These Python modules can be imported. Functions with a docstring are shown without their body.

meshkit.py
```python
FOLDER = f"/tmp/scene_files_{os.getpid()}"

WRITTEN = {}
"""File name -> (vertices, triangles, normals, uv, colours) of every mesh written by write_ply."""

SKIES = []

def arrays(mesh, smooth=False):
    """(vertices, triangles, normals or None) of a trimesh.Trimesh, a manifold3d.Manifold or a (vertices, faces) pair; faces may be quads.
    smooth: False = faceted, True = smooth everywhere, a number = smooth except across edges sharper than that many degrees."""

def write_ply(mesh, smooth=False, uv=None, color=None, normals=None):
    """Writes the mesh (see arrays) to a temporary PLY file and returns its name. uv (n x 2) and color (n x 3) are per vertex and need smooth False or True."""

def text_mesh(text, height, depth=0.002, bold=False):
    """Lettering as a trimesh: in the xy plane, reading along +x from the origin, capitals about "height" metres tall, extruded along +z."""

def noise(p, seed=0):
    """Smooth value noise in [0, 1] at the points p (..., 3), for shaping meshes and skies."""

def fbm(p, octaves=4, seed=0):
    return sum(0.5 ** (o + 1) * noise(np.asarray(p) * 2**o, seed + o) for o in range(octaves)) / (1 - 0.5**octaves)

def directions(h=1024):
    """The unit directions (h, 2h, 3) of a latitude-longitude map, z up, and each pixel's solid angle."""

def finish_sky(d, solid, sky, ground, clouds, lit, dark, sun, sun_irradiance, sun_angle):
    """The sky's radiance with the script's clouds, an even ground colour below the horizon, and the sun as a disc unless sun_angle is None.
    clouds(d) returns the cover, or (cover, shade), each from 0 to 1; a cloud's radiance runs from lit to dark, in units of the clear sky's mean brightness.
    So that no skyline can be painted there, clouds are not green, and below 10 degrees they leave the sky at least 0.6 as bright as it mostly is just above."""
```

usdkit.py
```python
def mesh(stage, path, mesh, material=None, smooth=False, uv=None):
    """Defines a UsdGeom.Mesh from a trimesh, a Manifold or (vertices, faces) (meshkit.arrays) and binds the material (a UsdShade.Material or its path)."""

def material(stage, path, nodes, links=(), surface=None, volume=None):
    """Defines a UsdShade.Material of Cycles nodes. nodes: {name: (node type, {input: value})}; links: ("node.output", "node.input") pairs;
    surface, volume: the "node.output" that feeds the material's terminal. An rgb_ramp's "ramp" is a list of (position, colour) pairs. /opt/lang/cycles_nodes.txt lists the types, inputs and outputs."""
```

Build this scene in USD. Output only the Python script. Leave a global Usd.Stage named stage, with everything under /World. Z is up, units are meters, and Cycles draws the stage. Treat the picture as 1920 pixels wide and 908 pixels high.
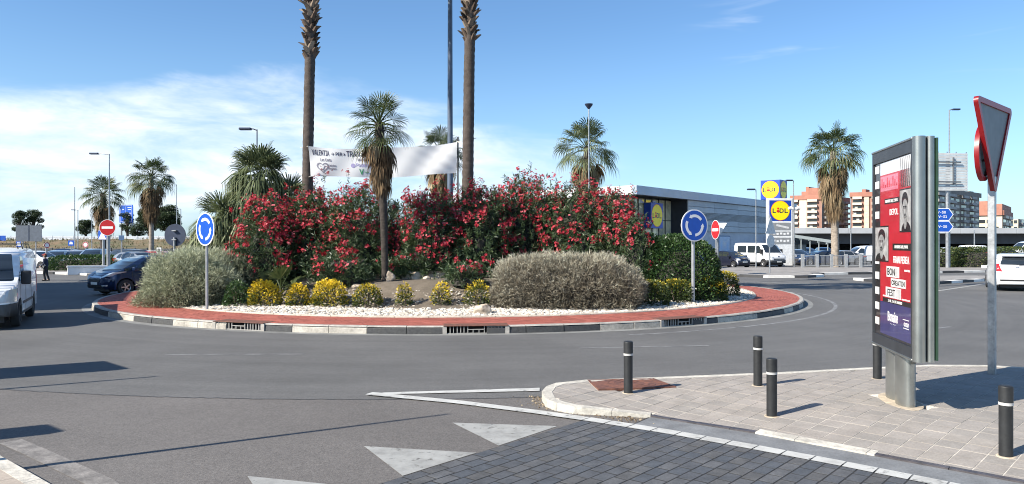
import math, random, numpy as np, trimesh, usdkit, meshkit
from manifold3d import Manifold, CrossSection, JoinType
from shapely.geometry import Polygon, LineString, Point, MultiPolygon, box as sbox
from shapely import affinity
from shapely.ops import unary_union
from pxr import Usd, UsdGeom, UsdLux, UsdShade, Gf, Sdf, Vt

stage = Usd.Stage.CreateInMemory()
UsdGeom.SetStageUpAxis(stage, 'Z')
UsdGeom.Xform.Define(stage, '/World')
FP, EYE, HY = 1397.0, 2.2, 453.0          # focal length in picture widths/1920, eye height, horizon row

# ------------------------------------------------------------------ camera
cam = UsdGeom.Camera.Define(stage, '/World/camera')
cam.CreateHorizontalApertureAttr(36.0)
cam.CreateVerticalApertureAttr(36.0 * 484 / 1024)
cam.CreateFocalLengthAttr(36.0 * FP / 1920)
cam.CreateClippingRangeAttr(Gf.Vec2f(0.05, 20000))
cam.AddTranslateOp().Set(Gf.Vec3d(0, 0, EYE))
cam.AddRotateXOp().Set(90.0)
cam.CreateExposureAttr(EXPOSURE := 1.0)

# ------------------------------------------------------------------ sky and sun
SUN = np.array([-0.86, -0.50, 0.0]); SUN /= np.linalg.norm(SUN)
EL = math.radians(37.0)
SUN = np.array([SUN[0] * math.cos(EL), SUN[1] * math.cos(EL), math.sin(EL)])
sun = UsdLux.DistantLight.Define(stage, '/World/sun')
sun.CreateIntensityAttr(1.25); sun.CreateAngleAttr(0.5); sun.CreateNormalizeAttr(True)
sun.CreateColorAttr(Gf.Vec3f(1.0, 0.935, 0.83))
_x = np.cross([0, 0, 1.0], SUN); _x /= np.linalg.norm(_x); _y = np.cross(SUN, _x)
sun.AddTransformOp().Set(Gf.Matrix4d(*_x, 0, *_y, 0, *SUN, 0, 0, 0, 0, 1))
SKY_STRENGTH = 0.060

def math_node(op, **k): return ('math', dict(math_type=op, **k))
sky_nodes = {
    'tc': ('texture_coordinate', {}),
    'sky': ('sky_texture', dict(sky_type='single_scattering', sun_disc=False, sun_elevation=EL, sun_rotation=math.atan2(SUN[0], SUN[1]),
                                altitude=50.0, air_density=1.0, aerosol_density=0.6, ozone_density=2.2)),
    'sep': ('separate_xyz', {}),
    'az': math_node('arctan2'), 'el': math_node('arcsine'),
    # upper edge of the cloud bank as a function of azimuth
    'a1': math_node('add', value2=0.318), 'a1p': math_node('maximum', value2=0.0), 'b1': math_node('multiply', value2=-0.20),
    'a2n': math_node('multiply', value2=-1.0), 'a2p': math_node('maximum', value2=0.0), 'b2': math_node('multiply', value2=-0.15),
    'bb': math_node('add'), 'b': math_node('add', value2=0.216),
    'map': ('mapping', dict(mapping_type='point', scale=(2.2, 2.2, 9.0), rotation=(0.0, 0.12, 0.0))),
    'n1': ('noise_texture', dict(scale=1.6, detail=7.0, roughness=0.58, distortion=0.5)),
    'n1c': math_node('subtract', value2=0.5), 'n1s': math_node('multiply', value2=0.16),
    'd': math_node('subtract'), 'd2': math_node('add'),
    'edge': ('map_range', dict(range_type='smoothstep', from_min=-0.015, from_max=0.045, to_min=0.0, to_max=1.0)),
    'fade': ('map_range', dict(range_type='smoothstep', from_min=-0.10, from_max=0.24, to_min=1.0, to_max=0.0)),
    'map2': ('mapping', dict(mapping_type='point', scale=(4.0, 4.0, 13.0), location=(3.1, 1.7, 0.4))),
    'n2': ('noise_texture', dict(scale=1.5, detail=8.0, roughness=0.6, distortion=0.3)),
    'dens': ('map_range', dict(from_min=0.36, from_max=0.62, to_min=0.22, to_max=0.96)),
    'low': ('map_range', dict(range_type='smoothstep', from_min=0.0, from_max=0.09, to_min=0.62, to_max=1.0)),
    'm1': math_node('multiply'), 'm2': math_node('multiply'), 'm3': math_node('multiply'),
    # thin wisps high on the right
    'map3': ('mapping', dict(mapping_type='point', scale=(2.0, 2.0, 16.0), rotation=(0.0, -0.22, 0.0), location=(0.7, 0.0, 0.25))),
    'n3': ('noise_texture', dict(scale=1.9, detail=6.0, roughness=0.55, distortion=0.6)),
    'wisp': ('map_range', dict(range_type='smoothstep', from_min=0.56, from_max=0.80, to_min=0.0, to_max=0.5)),
    'hi': ('map_range', dict(range_type='smoothstep', from_min=0.16, from_max=0.25, to_min=0.0, to_max=1.0)),
    'wm': math_node('multiply'), 'side': ('map_range', dict(range_type='smoothstep', from_min=0.20, from_max=0.36, to_min=0.0, to_max=1.0)), 'wm2': math_node('multiply'),
    'all': math_node('maximum', use_clamp=True),
    'tint': ('mix_color', dict(blend_type='multiply', fac=1.0, b=(1.00, 1.30, 1.54), use_clamp=False)),
    'hz': ('map_range', dict(range_type='smoothstep', from_min=0.0, from_max=0.30, to_min=0.30, to_max=0.0)),
    'pale': ('mix_color', dict(blend_type='mix', b=(5.4, 7.8, 10.2), use_clamp=False)),
    'shade': ('mix_color', dict(blend_type='mix', a=(6.2, 7.6, 9.4), b=(11.2, 11.5, 11.8), use_clamp=False)),
    'mix': ('mix_color', dict(blend_type='mix', use_clamp=False)),
    'bg': ('background_shader', dict(strength=SKY_STRENGTH)),
}
sky_links = [('tc.generated', 'sep.vector'), ('sep.x', 'az.value1'), ('sep.y', 'az.value2'), ('sep.z', 'el.value1'),
    ('az.value', 'a1.value1'), ('a1.value', 'a1p.value1'), ('a1p.value', 'b1.value1'), ('a1.value', 'a2n.value1'), ('a2n.value', 'a2p.value1'), ('a2p.value', 'b2.value1'),
    ('b1.value', 'bb.value1'), ('b2.value', 'bb.value2'), ('bb.value', 'b.value1'),
    ('tc.generated', 'map.vector'), ('map.vector', 'n1.vector'), ('n1.fac', 'n1c.value1'), ('n1c.value', 'n1s.value1'),
    ('b.value', 'd.value1'), ('el.value', 'd.value2'), ('d.value', 'd2.value1'), ('n1s.value', 'd2.value2'), ('d2.value', 'edge.value'), ('az.value', 'fade.value'),
    ('tc.generated', 'map2.vector'), ('map2.vector', 'n2.vector'), ('n2.fac', 'dens.value'), ('el.value', 'low.value'),
    ('edge.result', 'm1.value1'), ('fade.result', 'm1.value2'), ('m1.value', 'm2.value1'), ('dens.result', 'm2.value2'), ('m2.value', 'm3.value1'), ('low.result', 'm3.value2'),
    ('tc.generated', 'map3.vector'), ('map3.vector', 'n3.vector'), ('n3.fac', 'wisp.value'), ('el.value', 'hi.value'), ('wisp.result', 'wm.value1'), ('hi.result', 'wm.value2'),
    ('m3.value', 'all.value1'), ('az.value', 'side.value'), ('wm.value', 'wm2.value1'), ('side.result', 'wm2.value2'), ('wm2.value', 'all.value2'),
    ('sky.color', 'tint.a'), ('el.value', 'hz.value'), ('tint.result', 'pale.a'), ('hz.result', 'pale.fac'),
    ('n2.fac', 'shade.fac'), ('pale.result', 'mix.a'), ('shade.result', 'mix.b'), ('all.value', 'mix.fac'), ('mix.result', 'bg.color')]
sky_mat = usdkit.material(stage, '/World/Looks/sky', sky_nodes, sky_links, surface='bg.background')
dome = UsdLux.DomeLight.Define(stage, '/World/sky')
UsdShade.MaterialBindingAPI.Apply(dome.GetPrim()).Bind(sky_mat)
for _p, _l in ((dome.GetPrim(), 'blue daylight sky with a white cloud bank on the left'),):
    _p.SetCustomDataByKey('label', _l); _p.SetCustomDataByKey('category', 'sky'); _p.SetCustomDataByKey('kind', 'structure')

# ------------------------------------------------------------------ helpers
def G(px, py, z=0.0):
    d = FP * (EYE - z) / (py - HY)
    return np.array([(px - 960) / FP * d, d, z])
def AX(px, d): return (px - 960) / FP * d
def AZ(py, d): return EYE - (py - HY) * d / FP
def at(px, py, d): return np.array([AX(px, d), d, AZ(py, d)])

_used = {}
def numbered(parent, name):
    k = (parent, name); n = _used.get(k, -1) + 1; _used[k] = n
    return name if n == 0 else f'{name}_{n:03d}'
def pathof(parent): return '/World' if parent is None else str(parent.GetPath())
def tag(p, label=None, cat=None, group=None, kind=None):
    for k, v in (('label', label), ('category', cat), ('group', group), ('kind', kind)):
        if v: p.SetCustomDataByKey(k, v)
    return p
def thing(name, label, cat, loc=(0, 0, 0), rotz=0.0, group=None, kind=None, parent=None):
    x = UsdGeom.Xform.Define(stage, pathof(parent) + '/' + numbered(pathof(parent), name))
    x.AddTranslateOp().Set(Gf.Vec3d(*map(float, loc))); x.AddRotateZOp().Set(math.degrees(rotz))
    return tag(x.GetPrim(), label, cat, group, kind)
def obj(name, mesh, mat, parent=None, smooth=False, tone=None, label=None, cat=None, group=None, kind=None):
    path = pathof(parent) + '/' + numbered(pathof(parent), name)
    m = usdkit.mesh(stage, path, mesh, mat, smooth)
    if tone is not None:
        UsdGeom.PrimvarsAPI(m).CreatePrimvar('tone', Sdf.ValueTypeNames.FloatArray, 'vertex').Set(Vt.FloatArray.FromNumpy(np.asarray(tone, np.float32)))
    return tag(m.GetPrim(), label, cat, group, kind)
def copy_of(src, label, loc, rotz, group=None):
    name = src.GetName().rstrip('0123456789').rstrip('_')
    r = thing(name, label, src.GetCustomDataByKey('category'), loc, rotz, group or src.GetCustomDataByKey('group'))
    r.GetReferences().AddInternalReference(src.GetPath()); r.SetInstanceable(True)
    return r
def cat(*ms):
    ms = [m for m in ms if m is not None]
    return trimesh.util.concatenate(ms)
def bx(x0, x1, y0, y1, z0, z1):
    m = trimesh.creation.box([x1 - x0, y1 - y0, z1 - z0]); m.apply_translation([(x0 + x1) / 2, (y0 + y1) / 2, (z0 + z1) / 2]); return m
def rbox(x0, x1, y0, y1, z0, z1, r=0.01):
    c = [(x, y, z) for x in (x0 + r, x1 - r) for y in (y0 + r, y1 - r) for z in (z0 + r, z1 - r)]
    s = Manifold.sphere(r, 8)
    return tm(Manifold.batch_hull([s.translate(p) for p in c]))
def tm(m):
    a = m.to_mesh(); return trimesh.Trimesh(np.array(a.vert_properties[:, :3]), np.array(a.tri_verts), process=False)
def cyl(r0, r1, z0, z1, n=16, c=(0, 0)):
    m = tm(Manifold.cylinder(z1 - z0, r0, r1, n)); m.apply_translation([c[0], c[1], z0]); return m
def tube(pts, r, n=6):
    pts = np.asarray(pts, float); r = np.broadcast_to(r, (len(pts),))
    t = np.gradient(pts, axis=0); t /= np.linalg.norm(t, axis=1, keepdims=True) + 1e-9
    a = np.cross(t, [0, 0, 1.0]); bad = np.linalg.norm(a, axis=1) < 0.15; a[bad] = np.cross(t[bad], [1.0, 0, 0])
    a /= np.linalg.norm(a, axis=1, keepdims=True); b = np.cross(t, a); ang = np.arange(n) * 2 * np.pi / n
    v = (pts[:, None] + r[:, None, None] * (np.cos(ang)[None, :, None] * a[:, None] + np.sin(ang)[None, :, None] * b[:, None])).reshape(-1, 3)
    f = []
    for i in range(len(pts) - 1):
        for j in range(n):
            p, q = i * n + j, i * n + (j + 1) % n
            f += [[p, q, q + n], [p, q + n, p + n]]
    for i in (0, (len(pts) - 1) * n):
        for j in range(1, n - 1): f.append([i, i + j, i + j + 1])
    m = trimesh.Trimesh(v, f, process=False); m.fix_normals(); return m
def lathe(prof, n=24):
    p = np.asarray(prof, float); ang = np.arange(n) * 2 * np.pi / n
    v = np.stack([p[:, None, 0] * np.cos(ang), p[:, None, 0] * np.sin(ang), np.repeat(p[:, 1:2], n, 1)], -1).reshape(-1, 3); f = []
    for i in range(len(p) - 1):
        for j in range(n):
            a, b = i * n + j, i * n + (j + 1) % n
            f += [[a, b, b + n], [a, b + n, a + n]]
    return trimesh.Trimesh(v, f, process=False)
def prism(poly, z0, z1):
    if isinstance(poly, (list, np.ndarray)): poly = Polygon(poly)
    out = []
    for g in getattr(poly, 'geoms', [poly]):
        if g.is_empty or g.area < 1e-7 or g.geom_type != 'Polygon': continue
        m = trimesh.creation.extrude_polygon(g, z1 - z0, engine='earcut'); m.apply_translation([0, 0, z0]); out.append(m)
    return cat(*out) if out else None
def frame(o, x, y, n):
    T = np.eye(4); T[:3, 0], T[:3, 1], T[:3, 2], T[:3, 3] = x, y, n, o; return T
def put(m, o, x, y, n):
    m = m.copy(); m.apply_transform(frame(o, x, y, n)); return m
def upright(o, xdir):
    """frame for flat things on a vertical plane that reads along xdir; normal = xdir x z"""
    x = np.array([xdir[0], xdir[1], 0.0]); x /= np.linalg.norm(x)
    return np.asarray(o, float), x, np.array([0, 0, 1.0]), np.array([x[1], -x[0], 0.0])
def text(t, h, depth=0.003, bold=False, width=None, center=None):
    m = meshkit.text_mesh(t, h, depth, bold)
    if width: m.apply_scale([width / (m.bounds[1, 0] - m.bounds[0, 0]), 1, 1])
    if center is not None:
        c = m.bounds.mean(0); m.apply_translation([center[0] - c[0], center[1] - c[1], 0])
    return m
def chaikin(p, it=2):
    p = np.asarray(p, float)
    for _ in range(it):
        q = np.roll(p, -1, 0); p = np.stack([0.75 * p + 0.25 * q, 0.25 * p + 0.75 * q], 1).reshape(-1, 2)
    return p

# ------------------------------------------------------------------ materials
_m = {}
def mat(name, col, rough=0.6, metal=0.0, var=0.12, scale=6.0, bump=0.0, bscale=40.0, spec=0.5, col2=None, coat=0.0, fine=None):
    """plain coloured surface with a little wear: two noises shift the base colour, a third gives relief"""
    if name in _m: return _m[name]
    c = np.asarray(col, float); c2 = np.asarray(col2, float) if col2 is not None else c * (1 - 1.6 * var)
    N = {'g': ('geometry', {}), 'n': ('noise_texture', dict(scale=scale, detail=5.0, roughness=0.6)),
         'r': ('map_range', dict(from_min=0.32, from_max=0.68, to_min=0.0, to_max=1.0)),
         'x': ('mix_color', dict(blend_type='mix', a=tuple(c2), b=tuple(np.minimum(c * (1 + 0.5 * var), 0.95)))),
         'p': ('principled_bsdf', dict(roughness=rough, metallic=metal, specular_ior_level=spec, coat_weight=coat))}
    L = [('g.position', 'n.vector'), ('n.fac', 'r.value'), ('r.result', 'x.fac')]
    out = 'x.result'
    if fine:
        N['f'] = ('noise_texture', dict(scale=fine[0], detail=3.0, roughness=0.7)); N['fr'] = ('map_range', dict(from_min=0.3, from_max=0.7, to_min=1 - fine[1], to_max=1 + fine[1]))
        N['fx'] = ('vector_math', dict(math_type='scale'))
        L += [('g.position', 'f.vector'), ('f.fac', 'fr.value'), ('x.result', 'fx.vector1'), ('fr.result', 'fx.scale')]; out = 'fx.vector'
    L.append((out, 'p.base_color'))
    if bump:
        N['b'] = ('noise_texture', dict(scale=bscale, detail=4.0, roughness=0.65)); N['bu'] = ('bump', dict(strength=bump, distance=0.02))
        L += [('g.position', 'b.vector'), ('b.fac', 'bu.height'), ('bu.normal', 'p.normal')]
    _m[name] = usdkit.material(stage, '/World/Looks/' + name, N, L, surface='p.BSDF'); return _m[name]
def leafmat(name, ramp, trans=0.25, rough=0.5, spec=0.3):
    """foliage: each leaf carries its own tone (primvar) that picks a colour from the ramp"""
    if name in _m: return _m[name]
    N = {'t': ('attribute', dict(attribute='tone')), 'c': ('rgb_ramp', dict(ramp=ramp)), 'p': ('principled_bsdf', dict(roughness=rough, specular_ior_level=spec)),
         'tr': ('translucent_bsdf', {}), 'k': ('hsv', dict(saturation=1.1, value=1.25)), 'm': ('mix_closure', dict(fac=trans))}
    L = [('t.fac', 'c.fac'), ('c.color', 'p.base_color'), ('c.color', 'k.color'), ('k.color', 'tr.color'), ('p.BSDF', 'm.closure1'), ('tr.BSDF', 'm.closure2')]
    _m[name] = usdkit.material(stage, '/World/Looks/' + name, N, L, surface='m.closure'); return _m[name]
def glassmat(name, col=(0.02, 0.025, 0.03), rough=0.04):
    if name in _m: return _m[name]
    _m[name] = usdkit.material(stage, '/World/Looks/' + name, {'p': ('principled_bsdf', dict(base_color=col, roughness=rough, specular_ior_level=0.8, coat_weight=0.3, coat_roughness=0.03))}, surface='p.BSDF'); return _m[name]
# ------------------------------------------------------------------ ground, roads, island
IC, IR, IN = np.array([-2.18, 31.2]), 13.42, 11.7
def asphalt(name, col, ring=False):
    N = {'g': ('geometry', {}), 'n1': ('noise_texture', dict(scale=0.35, detail=6.0, roughness=0.6)), 'n2': ('noise_texture', dict(scale=38.0, detail=3.0, roughness=0.75)),
         'n3': ('noise_texture', dict(scale=9.0, detail=9.0, roughness=0.8)), 'vo': ('voronoi_texture', dict(feature='f1', scale=150.0)),
         'r1': ('map_range', dict(from_min=0.3, from_max=0.7, to_min=0.83, to_max=1.14)), 'r2': ('map_range', dict(from_min=0.25, from_max=0.75, to_min=0.60, to_max=1.45)),
         'r3': ('map_range', dict(from_min=0.3, from_max=0.7, to_min=0.82, to_max=1.16)),
         'm1': math_node('multiply'), 'm2': math_node('multiply'), 'c': ('vector_math', dict(math_type='scale', vector1=col)),
         'bu': ('bump', dict(strength=0.5, distance=0.006)), 'p': ('principled_bsdf', dict(roughness=0.78, specular_ior_level=0.35))}
    L = [('g.position', 'n1.vector'), ('g.position', 'n2.vector'), ('g.position', 'n3.vector'), ('g.position', 'vo.vector'), ('n1.fac', 'r1.value'), ('n2.fac', 'r2.value'), ('n3.fac', 'r3.value'),
         ('r1.result', 'm1.value1'), ('r2.result', 'm1.value2'), ('m1.value', 'm2.value1'), ('r3.result', 'm2.value2'),
         ('vo.distance', 'bu.height'), ('bu.normal', 'p.normal')]
    last = 'm2.value'
    if ring:   # tyre-polished and oily bands that follow the ring round the island
        N.update(d=('vector_math', dict(math_type='distance', vector2=(IC[0], IC[1], 0.0))), cx=('combine_xyz', {}), ang=math_node('arctan2'), o=('vector_math', dict(math_type='subtract', vector2=(IC[0], IC[1], 0.0))), s=('separate_xyz', {}),
                 as_=math_node('multiply', value2=1.6), rs=math_node('multiply', value2=2.6), n4=('noise_texture', dict(scale=1.0, detail=6.0, roughness=0.62)), r4=('map_range', dict(from_min=0.32, from_max=0.68, to_min=0.91, to_max=1.08)), m3=math_node('multiply'))
        L += [('g.position', 'd.vector1'), ('g.position', 'o.vector1'), ('o.vector', 's.vector'), ('s.y', 'ang.value1'), ('s.x', 'ang.value2'), ('ang.value', 'as_.value1'), ('d.value', 'rs.value1'),
              ('as_.value', 'cx.x'), ('rs.value', 'cx.y'), ('cx.vector', 'n4.vector'), ('n4.fac', 'r4.value'), ('m2.value', 'm3.value1'), ('r4.result', 'm3.value2')]
        last = 'm3.value'
    L += [(last, 'c.scale'), ('c.vector', 'p.base_color')]
    return usdkit.material(stage, '/World/Looks/' + name, N, L, surface='p.BSDF')
M_ROAD = asphalt('road_asphalt', (0.106, 0.104, 0.101), True)
M_OLD = asphalt('older_asphalt', (0.119, 0.110, 0.103))
def sheet(poly, z, name, m, label, cat_='road', kind='structure', th=0.0):
    if isinstance(poly, (list, np.ndarray)): poly = Polygon(poly)
    v, f = trimesh.creation.triangulate_polygon(poly, engine='earcut') if poly.geom_type == 'Polygon' else (None, None)
    if v is None:
        vs, fs, n = [], [], 0
        for g in poly.geoms:
            a, b = trimesh.creation.triangulate_polygon(g, engine='earcut'); vs.append(a); fs.append(b + n); n += len(a)
        v, f = np.vstack(vs), np.vstack(fs)
    m3 = trimesh.Trimesh(np.c_[v, np.full(len(v), z)], f, process=False)
    if m3.face_normals[:, 2].mean() < 0: m3.invert()
    return obj(name, m3, m, None, label=label, cat=cat_, kind=kind)

sheet([(-4000, -4000), (4000, -4000), (4000, 6000), (-4000, 6000)], 0.0, 'road', M_ROAD, 'grey asphalt of the roundabout and the roads around it')
arc = [(IC[0] + 20.8 * math.cos(a), IC[1] + 20.8 * math.sin(a)) for a in np.linspace(math.radians(-138), math.radians(-74), 40)]
sheet(Polygon(arc + [(6, 1.0), (-16, 1.0), (-30, 8)]).buffer(0), 0.004, 'approach_road', M_OLD, 'older brownish asphalt of the approach road in the foreground')

_sg = np.random.default_rng(5); _sp = [(IC[0] + (20.82 + _sg.normal(0, .012)) * math.cos(a), IC[1] + (20.82 + _sg.normal(0, .012)) * math.sin(a)) for a in np.linspace(math.radians(-125), math.radians(-78), 160)]
sheet(LineString(_sp).buffer(.016), 0.008, 'asphalt_seam', mat('tar_seam', (.062, .062, .064), .7, var=.3), 'thin dark tar seam where the older and newer asphalt meet', 'road seam')
M_WHITE = mat('worn_white_paint', (0.40, 0.40, 0.375), 0.75, var=0.24, scale=5.0, fine=(55.0, 0.22), bump=0.2)
_N = {'g': ('geometry', {}), 'n': ('noise_texture', dict(scale=7.0, detail=10.0, roughness=0.72)), 'w': ('map_range', dict(range_type='smoothstep', from_min=0.56, from_max=0.66, to_min=0.05, to_max=0.75)), 'n2': ('noise_texture', dict(scale=3.0, detail=6.0, roughness=0.7)),
      'r': ('rgb_ramp', dict(ramp=[(.3, (.20, .198, .19)), (.5, (.285, .285, .272)), (.7, (.345, .345, .33))])), 'p': ('principled_bsdf', dict(roughness=.72, specular_ior_level=.3)), 't': ('transparent_bsdf', {}), 'm': ('mix_closure', {})}
M_WHITE = usdkit.material(stage, '/World/Looks/scuffed_white_paint', _N, [('g.position', 'n.vector'), ('n.fac', 'w.value'), ('g.position', 'n2.vector'), ('n2.fac', 'r.fac'), ('r.color', 'p.base_color'), ('p.BSDF', 'm.closure1'), ('t.BSDF', 'm.closure2'), ('w.result', 'm.fac')], surface='m.closure')
M_LINE = usdkit.material(stage, '/World/Looks/white_line_paint', {**_N, 'r': ('rgb_ramp', dict(ramp=[(.3, (.30, .295, .28)), (.5, (.43, .43, .41)), (.7, (.50, .50, .48))]))}, [('g.position', 'n.vector'), ('n.fac', 'w.value'), ('g.position', 'n2.vector'), ('n2.fac', 'r.fac'), ('r.color', 'p.base_color'), ('p.BSDF', 'm.closure1'), ('t.BSDF', 'm.closure2'), ('w.result', 'm.fac')], surface='m.closure')
M_FAINT = mat('faded_road_paint', (0.20, 0.20, 0.20), 0.75, var=0.35, scale=3.0, fine=(50.0, 0.3))
M_WORN = mat('worn_edge_paint', (0.205, 0.19, 0.175), 0.75, var=0.3, scale=5.0, fine=(45.0, 0.3))
def ring_poly(r0, r1, a0=0, a1=2 * math.pi, n=160):
    a = np.linspace(a0, a1, n)
    return Polygon([(IC[0] + r1 * math.cos(t), IC[1] + r1 * math.sin(t)) for t in a] + [(IC[0] + r0 * math.cos(t), IC[1] + r0 * math.sin(t)) for t in a[::-1]])
M_GUTTER = mat('gutter_concrete', (0.20, 0.20, 0.19), 0.8, var=0.25, scale=1.5, fine=(40.0, 0.2))
gut = Polygon(ring_poly(1, IR + 0.30, n=200).exterior).difference(Point(*IC).buffer(IR - 0.02, 64))
sheet(Polygon([(IC[0] + (IR + 0.30) * math.cos(t), IC[1] + (IR + 0.30) * math.sin(t)) for t in np.linspace(0, 2 * math.pi, 200)[:-1]], [[(IC[0] + (IR - 0.05) * math.cos(t), IC[1] + (IR - 0.05) * math.sin(t)) for t in np.linspace(0, 2 * math.pi, 200)[:-1]]]), 0.004, 'gutter', M_GUTTER, 'thin pale concrete gutter at the foot of the island kerb', 'gutter')
sheet(ring_poly(IR + 0.95, IR + 1.07, math.radians(-70), math.radians(40)), 0.004, 'road_line', M_FAINT, 'faded grey line curving round the right side of the island', 'road marking')
def band(pts, w):
    return LineString(pts).buffer(w / 2, cap_style=2, join_style=2)
# faint lane dashes on the ring
for a, b, lab in (((310, 664), (570, 663.5), 'thin faded lane line before the island on the left'), ((1085, 652), (1330, 647.5), 'thin faded lane line before the island behind the bollards'), ((1725, 619), (1782, 612), 'short faded lane dash behind the advertising panel')):
    sheet(band([G(*a)[:2], G(*b)[:2]], 0.09), 0.004, 'lane_line', M_FAINT, lab, 'road marking')
# white wedge lines before the pavement tip
wl = [G(*p)[:2] for p in ((692, 739), (760, 746), (860, 755.5), (1010, 774.5), (1112, 789), (1250, 811), (1400, 838), (1560, 868), (1760, 908))] + [np.array([5.3, 5.35])]
_cd = np.array([2.035, 2.366]); _cd /= np.linalg.norm(_cd); _cp = np.array([_cd[1], -_cd[0]])
_jn = unary_union([LineString([np.array([-1.185, 6.754]) + _cp * j * .150 - _cd * 2, np.array([-1.185, 6.754]) + _cp * j * .150 + _cd * 6]).buffer(.008) for j in range(0, 40, 2)])
sheet(band(wl, 0.185).difference(_jn), 0.0205, 'edge_line', M_LINE, 'long white edge line curving along the pavement and over the dark pavers', 'road marking')
sheet(Polygon([G(*p)[:2] for p in ((695, 740.5), (1012, 733.5), (1012, 727.8), (720, 736.5))]), 0.012, 'edge_line', M_LINE, 'white line from the pavement tip towards the left, upper arm of the wedge', 'road marking')
for tri, lab in ((((-0.725, 9.04), (0.545, 8.87), (-0.144, 8.02)), 'give-way triangle on the asphalt nearest the white kerb'),
                 (((-1.59, 8.0), (-0.37, 7.75), (-1.025, 6.985)), 'middle give-way triangle painted before the dark pavers'),
                 (((-2.48, 6.98), (-1.27, 6.63), (-1.9, 5.95)), 'give-way triangle cut by the bottom edge of the photo')):
    sheet(Polygon(tri), 0.009, 'give_way_triangle', M_WHITE, 'pale ' + lab, 'road marking', None)
sheet(band([G(20, 828)[:2], G(60, 845)[:2], G(190, 906)[:2], (-3.0, 6.0), (-1.6, 4.6)], 0.22), 0.009, 'edge_line', M_WORN, 'broad worn pale line beside the left kerb', 'road marking')
# distant markings on the right
for a, b, w, lab in (((1390, 528.5), (1600, 533), .22, 'white road line before the far kerb on the right'), ((1470, 533), (1640, 536), .2, 'second white road line nearer the island on the right'), ((1560, 520), (1640, 521), .2, 'white road line left of the far traffic island'),
                     ((1757, 545), (1850, 531), .18, 'white line along the right traffic island')):
    sheet(band([G(*a)[:2], G(*b)[:2]], w), 0.004, 'road_line', M_WHITE, lab, 'road marking')
for a, b, lab in (((80, 537), (120, 535), 'short white dash on the road behind the van'), ((190, 519), (262, 533), 'white line on the road before the white wall on the left'), ((330, 565), (420, 561), 'white dash left of the island')):
    sheet(band([G(*a)[:2], G(*b)[:2]], .15), 0.004, 'road_line', M_FAINT, lab, 'road marking')

# ---- island
rng = np.random.default_rng(11)
isl = thing('roundabout_island', 'round traffic island with black and white kerb, red paving and planted gravel bed', 'traffic island', (IC[0], IC[1], 0), 0, kind='structure')
KZ = 0.19
def arcblock(r0, r1, a0, a1, z0, z1, n=4, ch=0.02):
    """a kerb stone: curved block with its upper outer edge taken off"""
    prof = [(r0, z0), (r0, z1), (r1 - ch * 1.6, z1), (r1, z1 - ch * 1.6), (r1 + 0.012, z0)]
    a = np.linspace(a0, a1, n); k = len(prof)
    v = np.array([(r * math.cos(t), r * math.sin(t), z) for t in a for r, z in prof]); f = []
    for i in range(n - 1):
        for j in range(k):
            p, q = i * k + j, i * k + (j + 1) % k
            f += [[p, q, q + k], [p, q + k, p + k]]
    for j in range(1, k - 1): f += [[0, j + 1, j], [(n - 1) * k, (n - 1) * k + j, (n - 1) * k + j + 1]]
    m = trimesh.Trimesh(v, f, process=False); m.fix_normals(); return m
M_KW = mat('kerb_white', (0.40, 0.37, 0.32), 0.75, var=0.26, scale=3.0, fine=(18.0, 0.22), bump=0.3)
M_KB = mat('kerb_black', (0.035, 0.036, 0.04), 0.7, var=0.3, scale=3.0, fine=(18.0, 0.35), bump=0.3, col2=(0.055, 0.055, 0.053))
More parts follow.
